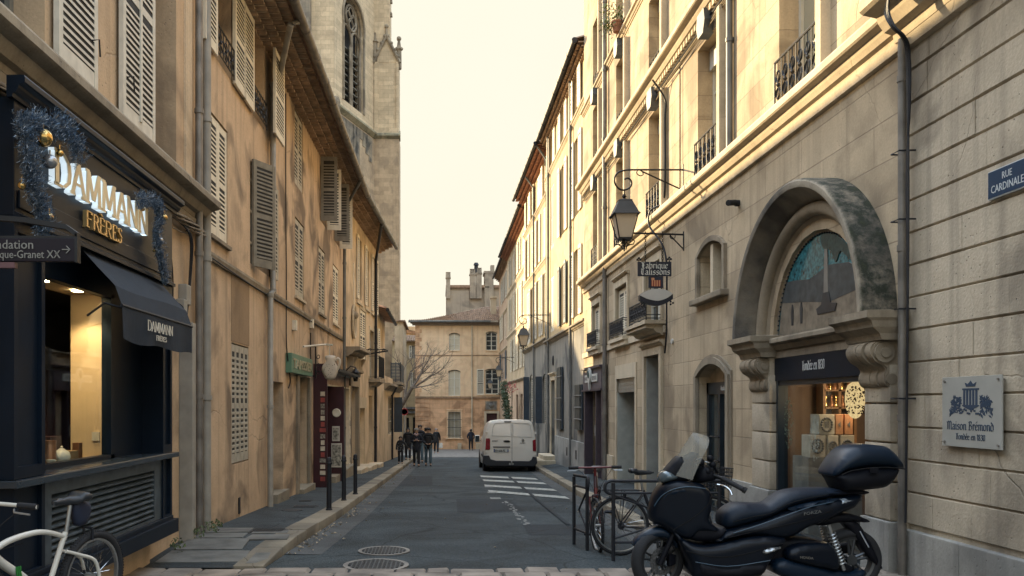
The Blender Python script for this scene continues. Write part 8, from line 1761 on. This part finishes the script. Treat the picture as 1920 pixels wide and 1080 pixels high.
m = MB(); x, z = sp_(1238, 728); text(m, 'HONDA', .030, lambda a, b, d: (x + a, YSC - .232 - d, z + b - a * .08), .003); obj('maker_lettering', m, zinc, SC)
panel('engine_case', [(1050, 700), (1140, 655), (1240, 640), (1400, 660), (1500, 760), (1560, 800), (1480, 840), (1150, 800)], .08, .11, mattb, .05)
for (a0, b0, a1, b1, y) in ((1412, 565, 1492, 800, -.13), (1452, 560, 1500, 760, .13)):
    m = MB(); p0, p1 = Vector((*[sp_(a0, b0)[0]], YSC + y, sp_(a0, b0)[1])), Vector((sp_(a1, b1)[0], YSC + y, sp_(a1, b1)[1])); m.tube([p0, p1], .018, 8); ax_ = (p1 - p0); u_ = ax_.normalized(); e1 = u_.orthogonal().normalized(); e2 = u_.cross(e1)
    m.tube([p0 + ax_ * (.15 + .7 * k / 90) + (e1 * math.cos(k * .7) + e2 * math.sin(k * .7)) * .033 for k in range(91)], .007, 5); obj('rear_shock', m, alu, SC, smooth=60)
m = MB(); m.tube([(sp_(1150, 800)[0], YSC + .13, sp_(0, 800)[1]), (sp_(1300, 780)[0], YSC + .19, sp_(0, 780)[1]), (sp_(1620, 720)[0], YSC + .22, sp_(0, 720)[1])], [.03, .06, .055], 12); obj('exhaust', m, mattb, SC, smooth=60)
panel('foot_peg', [(1045, 688), (1080, 672), (1130, 668), (1140, 678), (1100, 695), (1055, 708)], .25, .30, alu, .02, step=.02)
m = MB(); m.tube([(sp_(1000, 820)[0], YSC - .16, sp_(0, 820)[1]), (sp_(960, 900)[0], YSC - .30, road(YSC) + .01)], .014, 6); m.tube([(sp_(960, 900)[0] - .03, YSC - .30, road(YSC) + .01), (sp_(960, 900)[0] + .04, YSC - .32, road(YSC) + .01)], .018, 6); obj('side_stand', m, mattb, SC)
TB = thing('top_box', (sp_(1620, 380)[0], YSC, sp_(1620, 388)[1]), 'dark blue scooter luggage box mounted behind the seat', 'luggage box')
def tpanel(name, pts, h0, h1, mt, rad): 
    pl_ = catmull([sp_(*p) for p in pts], 3); m = MB(); pillow(m, pl_, lambda a, b, d: (a, YSC - d, b), h0, h1, rad, .03); return obj(name, m, mt, TB, smooth=75)
tpanel('lid', [(1432, 305), (1438, 280), (1462, 238), (1500, 188), (1545, 160), (1600, 149), (1660, 150), (1715, 160), (1760, 195), (1795, 238), (1806, 262), (1790, 272), (1700, 262), (1600, 266), (1500, 285), (1450, 312)], .13, .225, satin, .11)
tpanel('lower_case', [(1446, 308), (1500, 288), (1600, 270), (1700, 266), (1782, 274), (1770, 310), (1740, 350), (1700, 372), (1600, 384), (1520, 390), (1485, 384), (1465, 345)], .12, .21, mattb, .10)
m = MB(); m.tube(catmull([(sp_(a, b)[0], YSC - .232, sp_(a, b)[1]) for a, b in ((1452, 300), (1500, 280), (1600, 264), (1700, 262), (1778, 270))], 4, False), .005, 5); obj('lid_seam', m, gapm, TB)
m = MB(); m.box(sp_(1595, 0)[0], sp_(1640, 0)[0], YSC - .236, YSC - .22, sp_(0, 290)[1], sp_(0, 262)[1]); obj('latch', m, mattb, TB, bevel=.004)
# ---------------------------------------------------------------- van
VY = 30.2; vxc = (cu(908) + cu(1007)) / 2 * VY; V = thing('delivery_van', (vxc, VY + 2.3, road(VY + 2.3)), 'white delivery van parked on the right kerb, seen from behind', 'van'); vz0 = road(VY)
vwhite = plain('white van paint', (.70, .675, .61), .28, spec=.5, coat=.4, var=.05, vs=2)
def vsec(s):                                            # half width, roof z, floor z at length s from the rear
    return None
def vring(hw, top, bot, tum, n=6):                      # body section outline, x to z, tumblehome
    pts = [(-hw * .97, bot), (-hw, bot + .25), (-hw, bot + .62), (-hw + tum * .35, bot + .95), (-hw + tum, top - .22), (-hw + tum + .05, top - .09), (-hw + tum + .16, top - .02), (-hw * .4, top + .015), (0, top + .02)]
    return pts + [(-x, z) for x, z in pts[-2::-1]]
secs = [(0.0, .915, 1.80, .36, .12), (.04, .945, 1.86, .32, .12), (.25, .96, 1.89, .28, .12), (1.2, .96, 1.90, .25, .13), (2.6, .96, 1.88, .25, .15), (3.1, .955, 1.82, .25, .22), (3.75, .945, 1.25, .25, .14), (4.35, .92, 1.08, .25, .12), (4.6, .82, .85, .30, .10)]
slope = lambda s: -.0365 * s
m = MB(); rings = [[(vxc + x, VY + s, vz0 + slope(s) + z) for x, z in vring(hw, tp, bt, tm)] for s, hw, tp, bt, tm in secs]; k = len(rings[0])
m.add([p for r_ in rings for p in r_], [(i * k + j, i * k + j + 1, (i + 1) * k + j + 1, (i + 1) * k + j) for i in range(len(rings) - 1) for j in range(k - 1)] + [tuple(range(k))[::-1], tuple((len(rings) - 1) * k + j for j in range(k))] + [(i * k, (i + 1) * k, (i + 1) * k + k - 1, i * k + k - 1) for i in range(len(rings) - 1)])
obj('body', m, vwhite, V, smooth=35)
vx = lambda u: cu(u) * VY; vzz = lambda v: cv(v) * VY; 
def vp(poly, y0, y1): m = MB(); m.prism([(vx(u), vzz(v)) for u, v in poly], lambda a, b, d: (a, VY + d, b), y0, y1); return m
seam = plain('van seam', (.12, .12, .115), .6)
m = vp([(959.6, 793), (960.4, 793), (960.4, 863), (959.6, 863)], -.004, .01); obj('door_gap', m, seam, V)
m = MB()                                                # pressed window recesses outlines
for pts in ([(922.5, 817), (924.5, 800), (928, 793.5), (957, 792.5), (958, 818)], [(962, 818.5), (962, 793), (990, 794), (994, 798), (997.5, 819.5)]):
    c = catmull(pts, 1); q = [(vx(u), VY - .006, vzz(v)) for u, v in pts]; m.tube(q + [q[0]], .008, 5)
obj('pressed_panel', m, plain('van crease', (.40, .40, .38), .4), V)
for pts in ([(911, 822), (918, 821.5), (919, 824), (919, 842), (917.5, 843.5), (910, 843.5)], [(998.5, 826), (1001, 824.5), (1004.5, 824), (1005.3, 846), (999, 846)]):
    m = vp(pts, -.03, .08); obj('tail_light', m, plain('red lens', (.20, .012, .02), .2, var=.3, vs=14), V, bevel=.01)
m = vp([(906, 854), (917, 854), (920, 861), (930, 863.5), (992, 864.5), (996, 862), (999, 856), (1006, 857), (1007, 868), (1002, 874), (912, 873), (905, 868)], -.10, .10); obj('bumper', m, plain('grey black bumper', (.020, .024, .030), .6), V, bevel=.02)
m = vp([(945, 789.8), (959, 789.8), (958, 791.6), (946, 791.6)], -.012, .02); obj('brake_light', m, black, V)
m = vp([(943, 827), (947, 825.5), (953, 825.5), (957, 827), (955, 829.3), (946, 829.3)], -.025, .01); obj('door_handle', m, black, V, bevel=.01)
m = vp([(924, 837), (957, 837), (956, 839.5), (925, 839.5)], -.02, .01); obj('plate_recess', m, seam, V)
m = vp([(925.5, 841.5), (953.5, 841.5), (953.5, 848), (925.5, 848)], -.018, .0); lp = obj('licence_plate', m, plain('van plate', (.50, .52, .50), .4, var=.02), V)
m = MB(); text(m, 'EX-608-PE', .115, lambda a, b, d: (vx(928.3) + a * .72, VY - .019 - d, vzz(847.2) + b), .003, 1, .002); obj('plate_lettering', m, black, lp)
m = vp([(925.6, 841.6), (927.8, 841.6), (927.8, 847.9), (925.6, 847.9)], -.021, -.018); m2 = vp([(951.6, 841.6), (953.4, 841.6), (953.4, 847.9), (951.6, 847.9)], -.021, -.018); m.add(m2.v, m2.f); obj('plate_band', m, plain('plate blue', (.02, .05, .16), .4), lp)
m = MB(); text(m, 'EXPERT', .062, lambda a, b, d: (vx(922.5) + a * .98, VY - .006 - d, vzz(828) + b), .004, 1, .002); obj('lettering', m, seam, V); m = MB(); text(m, 'PEUGEOT', .052, lambda a, b, d: (vx(974.8) + a * .92, VY - .006 - d, vzz(831.8) + b), .004, 1, .001); obj('lettering', m, seam, V)
m = MB()                                                # rampant animal emblem
for pts in ([(979.0, 823.5), (981, 822.8), (982.3, 824), (981.8, 826), (983.2, 828.3), (982.6, 829.4), (980.8, 827.4), (979.0, 829.3), (978.2, 828.8), (979.4, 826.6), (979.8, 825.2)],
            [(979.6, 824.8), (977.2, 824.2), (977.2, 825), (979.6, 826)], [(981.4, 825), (983.8, 824.6), (983.8, 825.4), (981.4, 826)]):
    m.prism([(vx(u), vzz(v)) for u, v in pts], lambda a, b, d: (a, VY + d, b), -.014, .0)
obj('emblem', m, chrome, V)
for sx, u in ((-1, 911.5), (1, 1004)):
    for v in (810 if sx < 0 else 812, 848 if sx < 0 else 851): m = vp([(u - 1.6, v - 2), (u + 1.6, v - 2), (u + 1.6, v + 2.2), (u - 1.6, v + 2.2)], -.03, .05); obj('hinge', m, vwhite, V, bevel=.01)
m = MB(); m.tube([(vx(958.5), VY - .02, vzz(872)), (vx(958.5), VY - .16, vzz(870)), (vx(958.5), VY - .16, vzz(866.5))], .02, 7); m.ball((vx(958.5), VY - .16, vzz(865.8)), .03, 8); obj('tow_ball', m, alu, V); m = MB(); m.lathe([(.04, -.06), (.04, -.01)], (vx(955.8), VY - .05, vzz(869.5)), 10, 'y'); m.lathe([(.04, -.06), (.04, -.01)], (vx(961), VY - .05, vzz(869.5)), 10, 'y'); obj('socket', m, alu, V)
for sx in (-1, 1):
    for s in (.82, 3.85):
        w_ = MB(); cxw = vxc + sx * .84; w_.lathe([(.20, -.11), (.31, -.11), (.335, -.08), (.335, .08), (.31, .11), (.20, .11)], (cxw, VY + s, vz0 + slope(s) + .335), 24, 'x'); wo = obj('wheel', w_, rubber, V, smooth=40)
        w_ = MB(); w_.lathe([(.01, -.07), (.20, -.09), (.20, .09), (.01, .07)], (cxw, VY + s, vz0 + slope(s) + .335), 20, 'x'); obj('wheel_rim', w_, alu, wo, smooth=40)
        w_ = MB(); w_.lathe([(.01, -.004), (.40, -.004), (.40, .004), (.01, .004)], (vxc + sx * .958, VY + s, vz0 + slope(s) + .36), 24, 'x'); obj('wheel_arch', w_, mattb, V)
m = MB(); m.box(vxc - .88, vxc + .88, VY + .15, VY + 4.4, vz0 + slope(2) + .22, vz0 + slope(2) + .30); obj('underbody', m, black, V)
for sx in (-1, 1):
    m = MB(); c = (vxc + sx * 1.07, VY + 3.2, vz0 + slope(3.2) + 1.17); m.box(c[0] - .10, c[0] + .10, c[1] - .06, c[1] + .06, c[2] - .13, c[2] + .15); mo_ = obj('door_mirror', m, vwhite, V, bevel=.03); m = MB(); m.box(c[0] - .08, c[0] + .08, c[1] - .068, c[1] - .06, c[2] - .11, c[2] + .13); obj('mirror_glass', m, glassd, mo_)
    m = MB(); m.tube([(vxc + sx * .94, c[1], c[2] - .06), (c[0], c[1], c[2] - .06)], .03, 6); obj('mirror_arm', m, black, mo_)
    m = MB(); m.add([(vxc + sx * (.962 - .05), VY + 2.45, vz0 + slope(2.4) + 1.0), (vxc + sx * .925, VY + 3.35, vz0 + slope(3.3) + 1.02), (vxc + sx * .80, VY + 3.05, vz0 + slope(3) + 1.62), (vxc + sx * .845, VY + 2.45, vz0 + slope(2.4) + 1.66)], [(0, 1, 2, 3)]); obj('side_window', m, glassd, V)
    m = MB(); m.box(vxc + sx * .955 - .012, vxc + sx * .955 + .012, VY + .3, VY + 2.3, vz0 + slope(1) + .50, vz0 + slope(1) + .58); obj('side_moulding', m, mattb, V)
m = MB(); m.add([(vxc - .78, VY + 3.74, vz0 + slope(3.7) + 1.27), (vxc + .78, VY + 3.74, vz0 + slope(3.7) + 1.27), (vxc + .70, VY + 3.13, vz0 + slope(3.1) + 1.815), (vxc - .70, VY + 3.13, vz0 + slope(3.1) + 1.815)], [(0, 1, 2, 3)]); obj('windscreen', m, glassd, V)
# ---------------------------------------------------------------- people
skin = plain('skin', (.42, .27, .19), .6, var=.05); hairb = plain('dark hair', (.012, .010, .010), .7); hairg = plain('grey hair', (.20, .19, .18), .8); coatn = plain('navy coat', (.012, .016, .028), .8, var=.2); coatk = plain('black coat', (.010, .011, .014), .8, var=.2); jeans = plain('washed jeans', (.085, .135, .17), .85, var=.2); trd = plain('dark trousers', (.012, .014, .020), .85, var=.2); shoe = plain('dark shoe', (.012, .011, .012), .5)
def skinned(V_, E_, Rr, sub=1):
    me = bpy.data.meshes.new('s'); me.from_pydata([tuple(v) for v in V_], E_, []); o = bpy.data.objects.new('s', me); COL.objects.link(o); o.modifiers.new('s', 'SKIN'); sv = me.skin_vertices[0].data
    for i, r in enumerate(Rr): sv[i].radius = (r, r) if not isinstance(r, tuple) else r
    for i in range(len(V_)): sv[i].use_root = (i == 0)
    mo_ = o.modifiers.new('u', 'SUBSURF'); mo_.levels = sub; mo_.render_levels = sub
    dg = bpy.context.evaluated_depsgraph_get(); e = o.evaluated_get(dg); me2 = e.to_mesh(); m = MB(); m.add([tuple(v.co) for v in me2.vertices], [tuple(p.vertices) for p in me2.polygons]); e.to_mesh_clear(); bpy.data.objects.remove(o); bpy.data.meshes.remove(me); return m
def person(x, y, h, face, label, coat, legs, hair, stride=.10, arms='down', coat_len=.44, fluffy=1.0, lean=0, extra=None, gz=road, kid=False):
    """face: heading angle, body looks along it; everything scales with the height h"""
    z0 = gz(y); t = thing('person', (x, y, z0), label, 'person', 'people walking at the end of the street'); c, s = math.cos(face), math.sin(face)
    W_ = lambda f, l_, z: (x + (f * c - l_ * s) * h, y + (f * s + l_ * c) * h, z0 + z * h)
    hs_ = 1.12 if kid else 1.0; st = stride
    hip, kn, an = .50, .28, .045
    legsp = {}
    J = {'pel': (0, 0, .53), 'ch': (.01, 0, .70), 'nk': (.01, 0, .83), 'nk2': (.015, 0, .86), 'hd': (.02, 0, .91), 'top': (.015, 0, .95)}
    for sg, nm in ((1, 'l'), (-1, 'r')):
        q = st * sg; J['h' + nm] = (0, sg * .055, .50); J['k' + nm] = (q * .55 + .02, sg * .058, .285); J['a' + nm] = (q * 1.1 - .01, sg * .06, .05 + (.02 if q < 0 else 0)); J['t' + nm] = (q * 1.1 + .07, sg * .066, .022)
        J['s' + nm] = (.0, sg * .100, .785)
        if arms == 'clasp': J['e' + nm] = (.02, sg * .145, .645); J['w' + nm] = (.12, sg * .05, .575); J['f' + nm] = (.14, sg * .015, .57)
        elif arms == 'pocket': J['e' + nm] = (-.05, sg * .165, .645); J['w' + nm] = (.02, sg * .13, .54); J['f' + nm] = (.04, sg * .11, .515)
        elif arms == 'hold' : J['e' + nm] = (-.01, sg * .15, .64); J['w' + nm] = (.10, sg * .06, .66); J['f' + nm] = (.13, sg * .03, .68)
        elif arms == 'out' and sg > 0: J['e' + nm] = (.0, .19, .67); J['w' + nm] = (.03, .29, .55); J['f' + nm] = (.03, .33, .52)
        else: J['e' + nm] = (-.02 - q * .25, sg * .135, .645); J['w' + nm] = (.02 - q * .6, sg * .15, .505); J['f' + nm] = (.03 - q * .65, sg * .15, .455)
    keys = list(J); ix = {k_: i for i, k_ in enumerate(keys)}
    ed = [('pel', 'ch'), ('ch', 'nk'), ('nk', 'nk2'), ('nk2', 'hd'), ('hd', 'top')] + [e for nm in 'lr' for e in (('pel', 'h' + nm), ('h' + nm, 'k' + nm), ('k' + nm, 'a' + nm), ('a' + nm, 't' + nm), ('nk', 's' + nm), ('s' + nm, 'e' + nm), ('e' + nm, 'w' + nm), ('w' + nm, 'f' + nm))]
    ra = {'pel': .075, 'ch': .08, 'nk': .045, 'nk2': .030, 'hd': .050 * hs_, 'top': .036 * hs_}
    for nm in 'lr': ra.update({'h' + nm: .052, 'k' + nm: .034, 'a' + nm: .022, 't' + nm: .018, 's' + nm: .032, 'e' + nm: .022, 'w' + nm: .015, 'f' + nm: .011})
    m = skinned([W_(*J[k_]) for k_ in keys], [(ix[a], ix[b]) for a, b in ed], [ra[k_] * h for k_ in keys], 2)
    hd_ = W_(*J['hd']); m.tube([W_(.062 * hs_, 0, .915), W_(.083 * hs_, 0, .900), W_(.068 * hs_, 0, .893)], .008 * h, 5)
    for nm, sg in (('l', 1), ('r', -1)):
        f0 = Vector(J['f' + nm]); d0 = (f0 - Vector(J['w' + nm])).normalized()
        for q in range(4): o_ = Vector((.012 * (q - 1.5), 0, 0)); m.tube([W_(*(f0 + o_ * .6)), W_(*(f0 + o_ + d0 * (.022 + .004 * (1.5 - abs(q - 1.5))))), W_(*(f0 + o_ + d0 * .034 + Vector((0, -sg * .008, 0))))], .0045 * h, 4)
        m.tube([W_(*f0), W_(*(f0 + Vector((.022, -sg * .006, .0)) + d0 * .012))], .005 * h, 4); m.ball(W_(.005, sg * .056 * hs_, .912), .010 * h, 4)
    obj('body', m, skin, t, smooth=80)
    m = MB(); [m.ball(W_(.064 * hs_, sg * .020, .922), .0065 * h, 5) for sg in (1, -1)]; m.box(0, 0, 0, 0, 0, 0) if 0 else m.tube([W_(.066 * hs_, -.014, .880), W_(.066 * hs_, .014, .880)], .0035 * h, 4); obj('eyes_and_mouth', m, hairb, t)
    kz = ['pel', 'hl', 'kl', 'al', 'hr', 'kr', 'ar']; m = skinned([W_(*J[k_]) for k_ in kz], [(0, 1), (1, 2), (2, 3), (0, 4), (4, 5), (5, 6)], [q * h for q in (.083, .062, .043, .036, .062, .043, .036)], 2); obj('trousers', m, legs, t, smooth=80)
    for nm in 'lr': m = MB(); a, b = W_(*J['a' + nm]), W_(*J['t' + nm]); hx = W_(J['a' + nm][0] - .03, J['a' + nm][1], .022); m.tube([hx, (a[0], a[1], z0 + .03 * h), b], [.024 * h, .026 * h, .017 * h], 8); obj('shoe', m, shoe, t, smooth=60)
    kz = ['ch', 'nk', 'pel', 'sl', 'el', 'wl', 'sr', 'er', 'wr']; Vv = [W_(*J[k_]) for k_ in kz] + [W_(.0, 0, .53 - (coat_len - .40) * 1.2), W_(.008, 0, .868)]
    m = skinned(Vv, [(0, 1), (0, 2), (2, 9), (1, 3), (3, 4), (4, 5), (1, 6), (6, 7), (7, 8), (1, 10)], [(.092 * h * fluffy, .088 * h * fluffy), .072 * h, (.105 * h * fluffy, .09 * h * fluffy), .045 * h * fluffy, .036 * h * fluffy, .028 * h, .045 * h * fluffy, .036 * h * fluffy, .028 * h, (.112 * h * fluffy, .095 * h), .045 * h], 2); obj('coat', m, coat, t, smooth=80)
    m = MB(); mh, hk = hair; 
    if hk == 'curly':
        rg = random.Random(3); [m.ball(W_(-.005 + rg.gauss(0, .03), rg.gauss(0, .035), .950 + rg.gauss(0, .018)), .030 * h, 5) for _ in range(16)]; [m.ball(W_(-.03, sg * .045, .925), .03 * h, 5) for sg in (1, -1)]
    else:
        m.ball(W_(-.008, 0, .935), .062 * h * hs_, 8, (1, 1, .82)); m.ball(W_(-.024, 0, .912), .055 * h * hs_, 8)
        if hk == 'long': m.ball(W_(-.03, 0, .87), .052 * h, 7, (1, 1, 1.4)); m.ball(W_(-.02, .03, .86), .03 * h, 6); m.ball(W_(-.02, -.03, .86), .03 * h, 6)
        if hk == 'hat': m.lathe([(.070 * h, 0), (.068 * h, .012 * h), (.058 * h, .04 * h), (.03 * h, .055 * h), (.002, .058 * h)], W_(0, 0, .935), 14)
    obj('hair' if hk != 'hat' else 'hat', m, mh, t, smooth=80)
    if extra: extra(t, W_, J, h)
    return t
def px(u, v, kerb=0.0):
    Y = (1.365 - kerb) / (-cv(v) - .0365); return cu(u) * Y, Y
S_ = R(-90)
x, y = px(752, 870, .13)
def dots(t, W_, J, h):
    m = MB(); rg = random.Random(4)
    for i in range(26): an = rg.uniform(-1.3, 1.3); m.ball(W_(.118 * math.cos(an), .118 * math.sin(an), rg.uniform(.46, .76)), .011 * h, 4)
    obj('coat_pattern', m, plain('pale dots', (.22, .24, .28), .8), t)
person(x - .02, y, 1.16, S_, 'child in patterned dark coat walking on the left pavement, one arm held out', coatk, trd, (hairb, 'long'), .07, 'out', .46, 1.15, extra=dots, gz=side_l, kid=True)
x, y = px(765, 863, .13)
person(x, y, 1.56, S_, 'woman in dark coat with long hair just behind the child', coatk, trd, (hairb, 'long'), .08, 'down', .50, 1.05, gz=side_l)
x, y = px(781, 874.5)
def scarf(t, W_, J, h):
    m = MB(); m.tube([W_(.06, -.05, .84), W_(.09, 0, .80), W_(.07, .05, .84)], .03 * h, 7); m.box(*[q for p in zip(W_(.10, -.03, .66), W_(.135, .03, .72)) for q in sorted(p)]); obj('scarf', m, plain('pinkish scarf', (.30, .22, .22), .8, var=.3, vs=30), t)
person(x, y, 1.64, S_, 'adult in dark cap and long coat with pale scarf, walking in the road', coatn, trd, (hairg, 'hat'), .09, 'hold', .56, 1.12, extra=scarf)
x, y = px(787.5, 867)
person(x, y, 1.84, S_, 'tall man in dark jacket walking behind the adult with the scarf', coatn, jeans, (hairb, 'short'), .09, 'down', .46, 1.08)
x, y = px(803, 873.5)
person(x, y, 1.66, S_, 'curly haired person in dark coat and blue jeans, hands clasped', coatk, jeans, (hairb, 'curly'), .05, 'clasp', .50, 1.1)
x, y = px(818, 850.5)
def shopping(t, W_, J, h):
    pass
person(x, y, 1.80, S_, 'grey haired man in dark jacket carrying a white bag, farther down the road', coatk, trd, (hairg, 'short'), .10, 'down', .45, 1.1)
BG = thing('carrier_bag', (x + .27, y - .05, road(y) + .38), 'white carrier bag in the hand of the grey haired man', 'bag'); m = MB(); zb = road(y); m.hexa([(x + .16, y - .10, zb + .40), (x + .46, y - .10, zb + .40), (x + .46, y + .04, zb + .40), (x + .16, y + .04, zb + .40), (x + .15, y - .09, zb + .72), (x + .44, y - .09, zb + .74), (x + .44, y + .03, zb + .74), (x + .15, y + .03, zb + .72)]); obj('bag_body', m, plain('white bag', (.55, .54, .50), .6), BG, bevel=.02)
m = MB(); m.tube([(x + .20, y - .03, zb + .72), (x + .27, y - .03, zb + .83), (x + .38, y - .03, zb + .73)], .01, 5); obj('bag_handle', m, shw, BG)
x, y = px(883, 844.5)
person(x, y, 1.82, R(90), 'man in dark jacket seen from behind near the orange house, hands in pockets', coatn, trd, (hairb, 'short'), .02, 'pocket', .43, 1.15)
